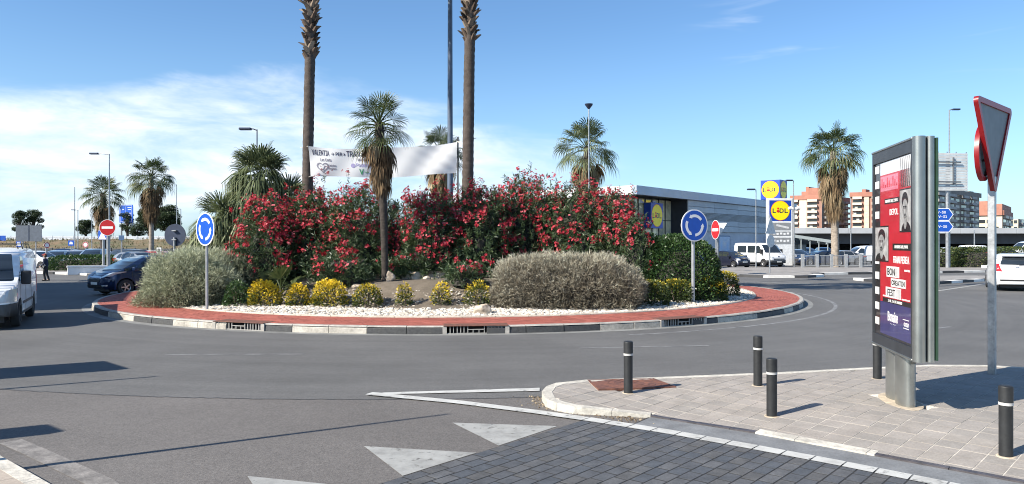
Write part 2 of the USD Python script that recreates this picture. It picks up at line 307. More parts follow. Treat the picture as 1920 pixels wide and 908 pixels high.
M_KTOP = mat('kerb_stone', (0.34, 0.32, 0.29), 0.8, var=0.2, scale=4.0, fine=(25.0, 0.15))
drains = []
for px in (446, 893, 1283):
    # where the picture column meets the kerb line
    u = (px - 960) / FP; best = min(np.linspace(-math.pi, 0, 4000), key=lambda t: abs((IC[0] + IR * math.cos(t)) / (IC[1] + IR * math.sin(t)) - u)); drains.append(best)
NB = 88; off = drains[0] - 0.027
for i in range(NB):
    a0, a1 = off + i * 2 * math.pi / NB + 0.0006, off + (i + 1) * 2 * math.pi / NB - 0.0006
    mid = (a0 + a1) / 2
    if any(abs((mid - d + math.pi) % (2 * math.pi) - math.pi) < 0.036 for d in drains): continue
    col = M_KW if (i // 2) % 2 else M_KB
    if -0.62 < (mid + math.pi) % (2 * math.pi) - math.pi < -0.2 or i in (7,): col = M_KB if i % 5 else M_KTOP
    dr = rng.uniform(-0.008, 0.008)
    b = arcblock(IR - 0.16, IR + dr, a0, a1, -0.05, KZ - 0.028 + rng.uniform(-.006, .006)); obj('kerb_block', b, col, isl)
    obj('kerb_cap', arcblock(IR - 0.17, IR - 0.01 + dr, a0, a1, KZ - 0.026, KZ + rng.uniform(-.003, .003), ch=0.012), M_KTOP, isl)
M_RUST = mat('rusty_iron', (0.16, 0.065, 0.04), 0.75, var=0.3, scale=12.0, col2=(0.075, 0.035, 0.028), fine=(60.0, 0.25), bump=0.3)
M_BAR = mat('drain_bars', (0.30, 0.29, 0.27), 0.7, var=0.2); M_PIT = mat('drain_pit', (0.012, 0.012, 0.012), 0.9)
for d in drains:
    dr = thing('storm_drain', None, None, (IR * math.cos(d), IR * math.sin(d), 0), d + math.pi / 2, parent=isl)
    # local x = along the kerb, local y = towards the centre
    obj('drain_pit', cat(bx(-.62, .62, .10, .40, -.08, .15)), M_PIT, dr)
    obj('cover_plate', rbox(-.78, .78, -.02, .50, KZ - .004, KZ + .012, .006), M_RUST, dr)
    obj('drain_jamb', bx(-.80, -.70, -.005, .2, -.05, KZ - .006), M_KTOP, dr); obj('drain_jamb', bx(.70, .80, -.005, .2, -.05, KZ - .006), M_KTOP, dr)
    obj('bottom_bar', bx(-.70, .70, .01, .05, .0, .022), M_BAR, dr)
    obj('middle_bar', bx(-.2, .2, .008, .04, .095, .115), M_BAR, dr)
    for x in (-.62, -.54, -.45, -.37, -.29, -.2, -.07, .07, .2, .29, .37, .45, .54, .62):
        obj('bar', bx(x - .011, x + .011, .012, .04, .022, .094 if abs(x) < .19 else KZ - .008), M_BAR, dr)
# paved ring: bricks on a mortar bed that rises gently inwards
def rz(r): return KZ - 0.004 + (IR - r) / (IR - IN) * 0.045
M_MORTAR = mat('red_mortar', (0.17, 0.075, 0.055), 0.9, var=0.2)
def annulus(rs, zs, n=180):
    a = np.linspace(0, 2 * math.pi, n + 1)[:-1]; k = len(rs)
    v = np.array([(r * math.cos(t), r * math.sin(t), z) for t in a for r, z in zip(rs, zs)]); f = []
    for i in range(n):
        for j in range(k - 1):
            p, q = i * k + j, ((i + 1) % n) * k + j
            f += [[p, p + 1, q + 1], [p, q + 1, q]]
    m = trimesh.Trimesh(v, f, process=False)
    if m.face_normals[:, 2].mean() < 0: m.invert()
    return m
obj('mortar_bed', annulus([IR - .15, IN + .08], [rz(IR) - .012, rz(IN) - .012]), M_MORTAR, isl)
M_BRICK = [mat(f'red_paver_{k}', c, 0.8, var=0.16, scale=2.5, fine=(30.0, 0.15)) for k, c in (('rose', (0.300, 0.080, 0.055)), ('clay', (0.265, 0.072, 0.050)), ('dull', (0.325, 0.094, 0.066)))]
RB = np.arange(IN + .10, IR - .19, .105); bricks = []
for i, r in enumerate(RB):
    n = int(2 * math.pi * r / .205)
    for j in range(n):
        a0 = (j + .5 * (i % 2)) * 2 * math.pi / n; bricks.append((r, a0, 2 * math.pi / n))
def brick(r, a0, da):
    g = .006; r0, r1 = r + g / 2, r + .105 - g / 2; a, b = a0 + g / r / 2, a0 + da - g / r / 2; dz = rng.uniform(-.002, .003)
    v = [(q * math.cos(t), q * math.sin(t), z) for z in (-.03, 0) for q, t in ((r0, a), (r1, a), (r1, b), (r0, b))]
    v = np.array(v); v[:4, 2] = rz(r) - .03; v[4:, 2] = [rz(r0) + dz, rz(r1) + dz, rz(r1) + dz, rz(r0) + dz]
    return v, np.array([[4, 5, 6], [4, 6, 7], [0, 1, 5], [0, 5, 4], [1, 2, 6], [1, 6, 5], [2, 3, 7], [2, 7, 6], [3, 0, 4], [3, 4, 7]])
dist = [math.hypot(IC[0] + r * math.cos(a), IC[1] + r * math.sin(a)) for r, a, _ in bricks]; order = np.argsort(dist)
for k in order[:300]:
    v, f = brick(*bricks[k]); obj('paving_brick', (v, f), M_BRICK[rng.integers(3)], isl)
rest = {0: [], 1: [], 2: []}
for k in order[300:]: rest[rng.integers(3)].append(brick(*bricks[k]))
for q in range(3):
    V = np.vstack([v for v, f in rest[q]]); Fc = np.vstack([f + 8 * i for i, (v, f) in enumerate(rest[q])]); obj('far_paving', (V, Fc), M_BRICK[q], isl, kind='stuff')
M_EDGE = mat('bed_edging', (0.46, 0.40, 0.33), 0.8, var=0.22, scale=3.0, fine=(25.0, 0.2))
for i in range(84):
    a0, a1 = i * 2 * math.pi / 84 + .0006, (i + 1) * 2 * math.pi / 84 - .0006
    obj('edging_stone', arcblock(IN - .02, IN + .085, a0, a1, .12, .262 + rng.uniform(-.006, .006), n=3, ch=.012), M_EDGE, isl)
# planted mound
def gz(r): 
    s = np.clip((IN - 1.9 - r) / 2.6, 0, 1); s = s * s * (3 - 2 * s); return 0.225 + np.clip((IN - r) / 1.6, 0, 1) * 0.05 + s * 0.68
rs = np.linspace(IN - .01, 0.05, 60)
M_SOIL = mat('pale_soil', (0.125, 0.102, 0.076), 0.95, var=0.3, scale=4.0, fine=(30.0, 0.3), bump=0.6, bscale=25.0, col2=(0.10, 0.08, 0.058))
soil = annulus(list(rs), [gz(r) for r in rs], 220); nz = meshkit.fbm(soil.vertices * 1.3, 4, 5)
w = np.clip((IN - .3 - np.hypot(*soil.vertices[:, :2].T)) / 1.0, 0, 1); soil.vertices[:, 2] += (nz - .5) * .22 * w
obj('soil_bed', soil, M_SOIL, isl, smooth=True)
# white gravel: real little stones, joined
def stones(n, r0, r1, size, seed):
    g = np.random.default_rng(seed); r = np.sqrt(g.uniform(r0 * r0, r1 * r1, n)); t = g.uniform(math.radians(-195), math.radians(15), n)
    base = np.array([[1, 0, 0], [-.5, .87, 0], [-.5, -.87, 0], [0, 0, .8], [.3, .6, .45], [.2, -.7, .4]]); hull = np.array([[0, 1, 3], [1, 2, 3], [2, 0, 3], [0, 4, 1], [2, 5, 0], [0, 2, 1]])
    base = trimesh.creation.icosahedron().vertices * np.array([1, .8, .55]); hull = trimesh.creation.icosahedron().faces
    s = size * g.lognormal(0, .35, n); ro = g.uniform(0, 6.28, n); c, q = np.cos(ro), np.sin(ro); b = base[None] * g.uniform(.7, 1.3, (n, len(base), 1)) * s[:, None, None]
    V = np.stack([b[..., 0] * c[:, None] - b[..., 1] * q[:, None] + (r * np.cos(t))[:, None], b[..., 0] * q[:, None] + b[..., 1] * c[:, None] + (r * np.sin(t))[:, None], b[..., 2] + (gz(r) + s * .25)[:, None]], -1).reshape(-1, 3)
    Fc = (hull[None] + len(base) * np.arange(n)[:, None, None]).reshape(-1, 3); return V, Fc, np.repeat(g.uniform(0, 1, n), len(base))
M_GRAVEL = leafmat('white_gravel', [(0, (0.28, 0.23, 0.175)), (0.35, (0.46, 0.42, 0.36)), (1, (0.66, 0.63, 0.57))], 0.0, 0.85, 0.2)
V, Fc, T = stones(36000, IN - 1.75, IN - .03, .030, 3); obj('white_gravel', (V + [IC[0], IC[1], 0], Fc), M_GRAVEL, None, tone=T, label='white gravel covering the rim of the island bed', cat='gravel', kind='stuff')
V, Fc, T = stones(5000, IN - 3.4, IN - 1.6, .034, 4); obj('scattered_gravel', (V + [IC[0], IC[1], 0], Fc), M_GRAVEL, None, tone=T * .5, label='sparse dusty gravel on the bank behind the small shrubs', cat='gravel', kind='stuff')

# ------------------------------------------------------------------ right pavement with tiles
PZ = 0.13
def P2(px, py, z=PZ): return tuple(G(px, py, z)[:2])
near = [P2(1016, 733), P2(1022, 744), P2(1040, 751), P2(1075, 757), P2(1220, 777, .045), P2(1415, 810, .03), P2(1640, 852, .03), P2(1890, 898, .03)]
far = [P2(1016, 733), P2(1024, 724), P2(1042, 717.5), P2(1098, 711.5), P2(1250, 706), P2(1470, 697), P2(1600, 690), P2(1742, 683.5), P2(1850, 684), P2(1915, 688)]
nd = np.array(near[-1]) - np.array(near[-2]); nd /= np.linalg.norm(nd)
pave = Polygon([*far, (9.6, 12.2), (11.5, 11.4), (14.5, 8.6), (16, 3), (8, 1.2), tuple(np.array(near[-1]) + nd * 4.2), *near[::-1][:-1]]).buffer(0)
tileA = np.array([.70, -.714]); tileB = np.array([.714, .70])
_nl = np.array([near[4], np.array(near[7]) + nd * 4]); _nu = (_nl[1] - _nl[0]) / np.linalg.norm(_nl[1] - _nl[0])
def drop(p):
    """how far the pavement falls towards its dropped kerb"""
    q = np.asarray(p, float)[..., :2] - _nl[0]; al = q @ _nu; di = np.abs(q[..., 0] * _nu[1] - q[..., 1] * _nu[0])
    return .10 * np.clip(1 - (di - .1) / 1.5, 0, 1) * np.clip((al + 1.7) / 1.8, 0, 1)
def sunk(m):
    if m is None: return None
    m.vertices[:, 2] -= drop(m.vertices); return m
side = thing('pavement', 'paved corner pavement with square grey-beige tiles and white kerb', 'pavement', (0, 0, 0), 0, kind='structure')
inner = pave.buffer(-0.14).union(pave.buffer(-.075).intersection(LineString([near[4], near[5]]).buffer(.16, cap_style=2).union(LineString([near[6], np.array(near[7]) + (np.array(near[7]) - np.array(near[6])) * 3]).buffer(.16, cap_style=2)))).buffer(0)
M_BED = mat('tile_bed', (0.60, 0.55, 0.48), 0.95, var=0.2, fine=(40.0, 0.2))
cover = Polygon([P2(1101, 711.8), P2(1225, 708.6), P2(1268, 724.5), P2(1122, 729)])
M_TILE = [mat(f'paving_tile_{k}', c, 0.82, var=0.11, scale=3.5, fine=(45.0, 0.16), bump=0.15, bscale=60.0) for k, c in (('warm', (0.262, 0.236, 0.210)), ('pale', (0.282, 0.255, 0.228)), ('grey', (0.246, 0.225, 0.202)), ('dusty', (0.272, 0.245, 0.216)))]
poles = unary_union([Point(*P2(x, y)).buffer(r) for x, y, r in ((1860, 700, .06),)] + [affinity.rotate(sbox(4.90, 9.25, 5.26, 10.15), 10, origin=(5.03, 9.7))])
TS = 0.245; org = np.array(near[4]); tiles = []; bed = []
for i in range(-30, 50):
    for j in range(-6, 45):
        o = org + tileA * i * TS + tileB * (j * TS + .16); q = Polygon([o + tileA * a + tileB * b for a, b in ((.0055, .0055), (TS - .0055, .0055), (TS - .0055, TS - .0055), (.0055, TS - .0055))])
        if not q.intersects(inner): continue
        q = q.intersection(inner).difference(cover.buffer(.01)).difference(poles)
        if q.area < .004: continue
        bed.append(sunk(prism(Polygon([o + tileA * a + tileB * b for a, b in ((-.001, -.001), (TS + .001, -.001), (TS + .001, TS + .001), (-.001, TS + .001))]).intersection(inner.buffer(.01)), -.2, PZ - .0035)))
        c = q.centroid
        if c.y < 4.6 or c.x > c.y * .80 + .6: continue
        tiles.append((math.hypot(c.x, c.y), q))
obj('tile_bed', cat(*bed), M_BED, side, kind='stuff')
tiles.sort(key=lambda t: t[0]); late = []
for k, (d, q) in enumerate(tiles):
    z = PZ + rng.uniform(-.0016, .0016)
    m = sunk(prism(q, PZ - .03, z))
    if m is None: continue
    if k < 300: obj('tile', m, M_TILE[rng.integers(4)], side)
    else: late.append(m)
if late: obj('far_tiles', cat(*late), M_TILE[0], side, kind='stuff')
# kerb stones along the rim
M_KCREAM = mat('pavement_kerb', (0.49, 0.46, 0.40), 0.8, var=0.22, scale=4.0, fine=(20.0, 0.2), bump=0.35, bscale=30.0)
M_STEEL_STRIP = mat('dark_drain_strip', (0.07, 0.062, 0.066), 0.5, var=0.3, scale=8.0)
rim = pave.difference(inner)
ext = LineString(list(pave.exterior.coords)); L_ = ext.length
nstart = ext.project(Point(tuple(near[4]))); marks = [ext.project(Point(tuple(p))) for p in (near[4], near[5], near[6])]
step = .75; s = 0.0; cuts = sorted(set([0.0, L_] + marks + list(np.arange(0, L_, step)))); cuts = [c for i, c in enumerate(cuts) if i == 0 or c - cuts[i - 1] > .08]
for s0, s1 in zip(cuts[:-1], cuts[1:]):
    mid = ext.interpolate((s0 + s1) / 2)
    if mid.y < 4.2 or mid.x > 10: continue
    seg = LineString([ext.interpolate(t) for t in np.linspace(s0 + .003, s1 - .003, 8)])
    q = seg.buffer(.14, cap_style=2).intersection(rim)
    a_, b_ = sorted(marks[:2]); c_, d_ = sorted(marks[1:])
    pm = (s0 + s1) / 2; on = min(mid.distance(LineString([near[i], near[i + 1]])) for i in range(3, 7))
    low = on < .02
    dropk = LineString([near[4], near[5]]).distance(mid) < .03 or LineString([near[6], np.array(near[7]) + nd * 4.2]).distance(mid) < .03
    if dropk:
        q = seg.buffer(.075, cap_style=2).intersection(rim)      # dropped kerb: a dark strip level with the tiles
        obj('drain_strip', sunk(prism(q, -.05, PZ + .002)), M_STEEL_STRIP, side)
    else:
        m = sunk(prism(q, -.05, PZ + .004))
        if m is not None: obj('kerb_stone', m, M_KCREAM, side, label=None)
# gutter slope between dropped kerb and pavers
M_GUT2 = mat('smooth_gutter', (0.165, 0.17, 0.175), 0.8, var=0.18, scale=3.0, fine=(45.0, 0.18))
gl = LineString([near[4], near[5], near[6], tuple(np.array(near[7]) + nd * 4.2)])
band_g = gl.buffer(.55, cap_style=2, single_sided=False).difference(pave.buffer(-.001))
wline = LineString(wl); 
gut_poly = Polygon([*gl.coords, *[wline.interpolate(wline.project(Point(c))).coords[0] for c in list(gl.coords)[::-1]]]).buffer(0).difference(pave)
sheet(gut_poly, .0160, 'gutter_strip', M_GUT2, 'smooth grey gutter strip between the pavement and the white line', 'gutter')
# rusty cover
cov = thing('access_cover', 'rusty ribbed iron access cover let into the pavement tip', 'manhole cover', (*cover.centroid.coords[0], PZ), 0)
cc = np.array(cover.centroid.coords[0]); cl = Polygon([np.array(p) - cc for p in cover.exterior.coords])
obj('cover_plate', prism(cl.buffer(-.02), -.03, .001), M_RUST, cov); obj('cover_frame', prism(cl.difference(cl.buffer(-.035)), -.03, .005), M_RUST, cov)
for k in range(5):
    rr = .10 + k * .085; q = Point(.12, .0).buffer(rr, 20).difference(Point(.12, .0).buffer(rr - .022, 20)).intersection(cl.buffer(-.05))
    if not q.is_empty: obj('cover_rib', prism(q, -.0, .0045), M_RUST, cov)

# ------------------------------------------------------------------ dark pavers of the raised crossing
edgeL = (np.array([-1.185, 6.754]), np.array([.85, 9.12]))
cdir = edgeL[1] - edgeL[0]; cdir /= np.linalg.norm(cdir); cper = np.array([cdir[1], -cdir[0]])
gl_pts = list(gl.coords)
zone = Polygon([edgeL[0] - cdir * 4.5, edgeL[0], edgeL[1] + cdir * .02, wline.interpolate(wline.project(Point(1.02, 9.2))).coords[0], *[wline.interpolate(wline.project(Point(p))).coords[0] for p in gl_pts[1:3]], (5.3, 5.35), (6, 2.0), edgeL[0] - cdir * 4.5 + cper * 5]).buffer(0).union(gut_poly.buffer(.03)).buffer(0)
zone = max(getattr(zone, 'geoms', [zone]), key=lambda g: g.area)
cross = thing('paver_crossing', 'crossing of dark grey pavers in rows before the pavement', 'crossing', (0, 0, 0), 0, kind='structure')
M_JOINT = mat('paver_joint', (0.022, 0.022, 0.023), 0.95, var=0.3, fine=(60.0, 0.4))
v2, f2 = trimesh.creation.triangulate_polygon(zone, engine='earcut'); m3 = trimesh.Trimesh(np.c_[v2, np.full(len(v2), .0128)], f2, process=False)
if m3.face_normals[:, 2].mean() < 0: m3.invert()
obj('joint_bed', m3, M_JOINT, cross)
M_PAV = [mat(f'dark_paver_{k}', c, 0.7, var=0.2, scale=5.0, fine=(50.0, 0.22), bump=0.25, bscale=80.0) for k, c in (('slate', (0.074, 0.077, 0.083)), ('grey', (0.092, 0.093, 0.096)), ('blue', (0.068, 0.074, 0.083)), ('brown', (0.084, 0.083, 0.082)))]
dz = zone.difference(gut_poly.buffer(.0)); RW, PLEN = .150, .24
n = 0
for j in range(0, 30):
    for i in range(-14, 14):
        sh = (j % 2) * PLEN / 2 + (j * 37 % 11) * .012
        o = edgeL[0] + cper * (j * RW) + cdir * (i * PLEN + sh)
        q = Polygon([o + cdir * a + cper * b for a, b in ((.011, .008), (PLEN - .011, .008), (PLEN - .011, RW - .008), (.011, RW - .008))]).intersection(dz)
        if q.is_empty or q.area < .003 or q.centroid.y < 5.3 or q.geom_type != 'Polygon': continue
        n += 1; z = .0150 + rng.uniform(-.0012, .0012)
        m = prism(q, -.02, z); obj('paver', m, M_PAV[rng.integers(4)], cross)
# left foreground kerb corner
lk = [G(-60, 830, .12)[:2], G(0, 853, .12)[:2], G(97, 908, .12)[:2], np.array([-2.6, 5.2]), np.array([-1.4, 4.1])]
lpoly = Polygon([*lk, (-1.6, 2.0), (-9, 2.0), (-14, 9.5), (-9.5, 10.2)]).buffer(0)
lp = thing('left_pavement', 'corner of a beige pavement with white kerb at the bottom left', 'pavement', (0, 0, 0), 0, kind='structure')
LS = LineString(lk); kpoly = LS.buffer(.17, cap_style=2, single_sided=True)
if kpoly.intersection(lpoly).area < kpoly.area * .5: kpoly = LS.buffer(-.17, cap_style=2, single_sided=True)
M_LPAVE = mat('beige_slab', (0.34, 0.29, 0.24), 0.85, var=0.14, scale=2.0, fine=(40.0, 0.12), bump=0.15)
for s0 in np.arange(0, LS.length - .3, .95):
    seg = LineString([LS.interpolate(t) for t in np.linspace(s0 + .003, min(s0 + .947, LS.length), 6)])
    q = seg.buffer(.14, cap_style=2).intersection(lpoly); obj('kerb_stone', prism(q, -.05, .12), M_KCREAM, lp)
innerL = lpoly.difference(LS.buffer(.143, cap_style=2)); innerL = max(getattr(innerL, 'geoms', [innerL]), key=lambda g: g.area)
ld = (lk[2] - lk[1]) / np.linalg.norm(lk[2] - lk[1]); lp_ = np.array([-ld[1], ld[0]])
obj('slab_bed', prism(innerL, -.05, .105), M_BED, lp)
for i in range(-14, 14):
    for j in range(-14, 14):
        o = lk[1] + ld * i * .9 + lp_ * j * .6; q = Polygon([o + ld * a + lp_ * b for a, b in ((.004, .004), (.896, .004), (.896, .596), (.004, .596))]).intersection(innerL)
        if q.is_empty or q.area < .01 or q.centroid.y > 9.5 or q.geom_type != 'Polygon': continue
        obj('slab', prism(q, .08, .118 + rng.uniform(-.001, .001)), M_LPAVE, lp)

# grit and dry dirt washed up against the tip of the kerb
gg = np.random.default_rng(91); tip = LineString([P2(1010, 742, 0), P2(1040, 760, 0), P2(1080, 766, 0), P2(1230, 787, 0)]); base = trimesh.creation.icosahedron(); V, Fc, T = [], [], []
for k in range(900):
    p = np.array(tip.interpolate(gg.uniform(0, 1), normalized=True).coords[0]) + [-.2, -.3] * gg.exponential(.35, 2) + gg.normal(0, .04, 2); r = .006 * gg.lognormal(0, .5)
    V.append(base.vertices * r * gg.uniform(.6, 1.2, (12, 1)) + [p[0], p[1], .006]); Fc.append(base.faces + 12 * k); T.append(np.full(12, gg.uniform()))
obj('kerb_grit', (np.vstack(V), np.vstack(Fc)), leafmat('grit', [(0, (.06, .045, .03)), (.6, (.16, .115, .07)), (1, (.32, .26, .18))], 0, .9), None, tone=np.concatenate(T), label='brown grit washed up at the foot of the white kerb tip', cat='grit', kind='stuff')
# ------------------------------------------------------------------ plants
def unit(v): return v / (np.linalg.norm(v, axis=-1, keepdims=True) + 1e-9)
def cards(P, D, Ln, Wd, g, droop=0.0, tone=None, fold=0.0):
    """leaves: each a pointed blade of four points with a mid fold"""
    n = len(P); D = unit(D); Ln = np.broadcast_to(Ln, (n,)); Wd = np.broadcast_to(Wd, (n,))
    S = unit(np.cross(D, unit(g.normal(size=(n, 3)) + [0, 0, .6]))); N = np.cross(S, D)
    mid = P + D * (Ln * .45)[:, None] + N * (fold * Wd)[:, None]; tip = P + D * Ln[:, None]; tip[:, 2] -= droop * Ln
    V = np.stack([P, mid + S * (Wd / 2)[:, None], tip, mid - S * (Wd / 2)[:, None]], 1).reshape(-1, 3)
    o = 4 * np.arange(n)[:, None]; Fc = np.concatenate([o + [0, 1, 2], o + [0, 2, 3]], 1).reshape(-1, 3)
    t = g.uniform(0, 1, n) if tone is None else tone
    return V, Fc, np.repeat(t, 4)
def join(parts):
    V, Fc, T, n = [], [], [], 0
    for v, f, t in parts: V.append(v); Fc.append(f + n); T.append(t); n += len(v)
    return np.vstack(V), np.vstack(Fc), np.concatenate(T)
def dome_points(n, rx, ry, h, g, lo=0.45, jag=0.18, box=2.0, base=0.1, seed=0, front=True):
    """points in the outer part of a bumpy dome; box > 2 squares it off. Returns points and outward directions"""
    d = unit(g.normal(size=(int(n * 1.8), 3))); d[:, 2] = np.abs(d[:, 2] + .1)
    d = unit(d)[:n]
    k = (np.abs(d[:, 0]) ** box + np.abs(d[:, 1]) ** box + np.abs(d[:, 2]) ** box) ** (-1 / box)
    bump = 1 + jag * 2 * (meshkit.fbm(d * 2.6 + seed, 4, seed) - .5)
    rad = (lo + (1 - lo) * g.uniform(0, 1, len(d)) ** .5) * bump * k
    p = d * rad[:, None] * [rx, ry, h]; p[:, 2] += base
    return p, unit(d / [rx, ry, h]), rad / (bump * k)
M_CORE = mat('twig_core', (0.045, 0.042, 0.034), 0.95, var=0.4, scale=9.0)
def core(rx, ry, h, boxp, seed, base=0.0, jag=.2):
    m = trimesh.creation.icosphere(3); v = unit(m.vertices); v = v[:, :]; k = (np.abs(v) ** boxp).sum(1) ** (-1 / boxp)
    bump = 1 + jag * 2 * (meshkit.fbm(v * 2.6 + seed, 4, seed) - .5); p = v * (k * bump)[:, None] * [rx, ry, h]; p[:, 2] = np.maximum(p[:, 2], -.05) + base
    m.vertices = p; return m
M_STEM = mat('shrub_stem', (0.13, 0.10, 0.075), 0.85, var=0.3, scale=14.0)
M_OLE = leafmat('oleander_leaf', [(0, (0.022, 0.044, 0.018)), (.5, (0.058, 0.096, 0.040)), (.8, (0.11, 0.150, 0.066)), (1, (0.17, 0.205, 0.105))], .2, .42, .5)
M_OFL = leafmat('oleander_flower', [(0, (0.26, 0.014, 0.027)), (.6, (0.44, 0.038, 0.056)), (1, (0.60, 0.17, 0.19))], .22, .6, .2)
def oleander(c, rx, ry, h, tips, clusters, seed, label, lean=0.0, low=0.15):
    g = np.random.default_rng(seed); x, y = c; z0 = gz(math.hypot(x - IC[0], y - IC[1])) - .05
    t = thing('oleander_shrub', label, 'oleander', (x, y, z0), 0, group='oleander shrubs in flower on the island')
    p, nrm, rad = dome_points(tips, rx, ry, h, g, .35, .20, 2.4, low, seed)
    p[:, 2] = np.maximum(p[:, 2], .15 + g.uniform(0, .5, len(p)))
    # a few tall shoots that break the outline
    sh = g.uniform(0, 1, len(p)) < .09; p[sh] += nrm[sh] * g.uniform(.1, .5, (sh.sum(), 1)) * [.6, .6, 1.2]
    ax = unit(nrm * .55 + [0, 0, .75] + g.normal(0, .28, p.shape)); K = 15; out = []
    for k in range(K):
        az = g.uniform(0, 6.28, len(p)); el = g.uniform(.25, 1.25, len(p))
        u = unit(np.cross(ax, [0.3, 0.5, .8])); v = np.cross(ax, u)
        d = ax * np.cos(el)[:, None] + (u * np.cos(az)[:, None] + v * np.sin(az)[:, None]) * np.sin(el)[:, None]
        b = p - ax * g.uniform(0, .34, (len(p), 1))
        out.append(cards(b, d, g.uniform(.12, .20, len(p)), g.uniform(.024, .036, len(p)), g, .12, np.clip(g.normal(.45, .24, len(p)), 0, 1), .12))
    V, Fc, T = join(out); obj('foliage', (V, Fc), M_OLE, t, tone=T)
    # flower heads on the outer shoots
    cand = np.where((rad > .72) & (p[:, 2] > h * .18))[0]
    wgt = np.clip((p[cand, 2] / h) ** .5, .25, 1); pick = g.choice(cand, min(clusters, len(cand)), replace=False, p=wgt / wgt.sum()); fl = []
    hs = g.uniform(.5, 1.7, (len(pick), 1))
    for k in range(12):
        q = p[pick] + ax[pick] * .12 + g.normal(0, .062, (len(pick), 3)) * hs; fn = unit(nrm[pick] + g.normal(0, .55, q.shape) + [0, 0, .3])
        u = unit(np.cross(fn, [.2, .9, .4])); v = np.cross(fn, u); tn = np.clip(g.normal(.5, .27, len(pick)), 0, 1); r = g.uniform(.028, .046, len(pick))
        for m in range(5):
            a = m * 1.2566 + g.uniform(0, 1); e1, e2 = a - .55, a + .55
            pt = lambda e, s: q + (u * math.cos(e) + v * math.sin(e)) * (r * s)[:, None] + fn * (r * .35)[:, None]
            Vv = np.stack([q, pt(e1, 1.0), pt(a, 1.25), pt(e2, 1.0)], 1).reshape(-1, 3); o = 4 * np.arange(len(q))[:, None]
            fl.append((Vv, np.concatenate([o + [0, 1, 2], o + [0, 2, 3]], 1).reshape(-1, 3), np.repeat(tn, 4)))
    V, Fc, T = join(fl); obj('flowers', (V, Fc), M_OFL, t, tone=T)
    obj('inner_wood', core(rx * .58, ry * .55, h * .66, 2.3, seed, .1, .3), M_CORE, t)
    stems = []
    for k in range(9):
        a = g.uniform(0, 6.28); e = np.array([rx * .75 * math.cos(a), ry * .75 * math.sin(a), h * g.uniform(.55, .85)]); b = np.array([.18 * math.cos(a), .18 * math.sin(a), -.1])
        stems.append(tube([b, b * .5 + e * .3 + [0, 0, .25 * h], e], [.03, .022, .008], 5))
    obj('stems', cat(*stems), M_STEM, t, smooth=50)
    return t
OL = [  # px of centre, depth, half width px, top px row, tips, flower heads, label
    (505, 25.8, 66, 372, 560, 100, 'red oleander at the left end, beside the drooping palm'),
    (585, 26.6, 80, 352, 680, 95, 'red oleander around the foot of the left tall palm trunk'),
    (668, 26.4, 74, 350, 620, 85, 'red oleander right behind the stem of the small fan palm, on its left'),
    (735, 28.6, 55, 372, 420, 12, 'dark oleander with hardly any flowers in the gap behind the small fan palm'),
    (812, 26.2, 70, 350, 640, 110, 'red oleander in front of the right tall palm trunk, left half'),
    (900, 26.4, 74, 344, 640, 105, 'red oleander in front of the right tall palm trunk, right half'),
    (985, 27.4, 78, 322, 720, 85, 'tallest red oleander, with shoots above the others right of the right tall palm'),
    (1075, 26.8, 78, 342, 680, 95, 'red oleander behind the brown twiggy hedge shrub'),
    (1150, 26.6, 60, 350, 520, 85, 'red oleander at the right end, before the glass corner of the supermarket'),
]
for i, (px, d, hw, top, tips, cl, lab) in enumerate(OL):
    x = AX(px, d); z0 = gz(math.hypot(x - IC[0], d - IC[1])) - .05
    oleander((x, d), hw * d / FP, 1.7, (AZ(top, d) - z0) * .93, int(tips * 2.2), int(cl * 2.1), 40 + i, lab)
# lower sprigs in front
for i, (px, d, hw, top, tips, cl, lab) in enumerate([(872, 23.4, 42, 488, 130, 7, 'low straggling oleander sprig before the gap in the hedge, right of the rocks'),
                                                     (640, 24.2, 60, 470, 260, 22, 'low oleander shoots behind the widest yellow shrub'),
                                                     (742, 25.4, 40, 478, 260, 6, 'low dark oleander shoots right behind the stem of the small fan palm, on its right'),
                                                     (1190, 25.2, 38, 400, 240, 22, 'oleander shoots leaning over the dark rounded bush on the right')]):
    x = AX(px, d); z0 = gz(math.hypot(x - IC[0], d - IC[1])) - .05
    oleander((x, d), hw * d / FP, .8, (AZ(top, d) - z0) * .95, int(tips * 1.4), cl, 60 + i, lab, low=.05)

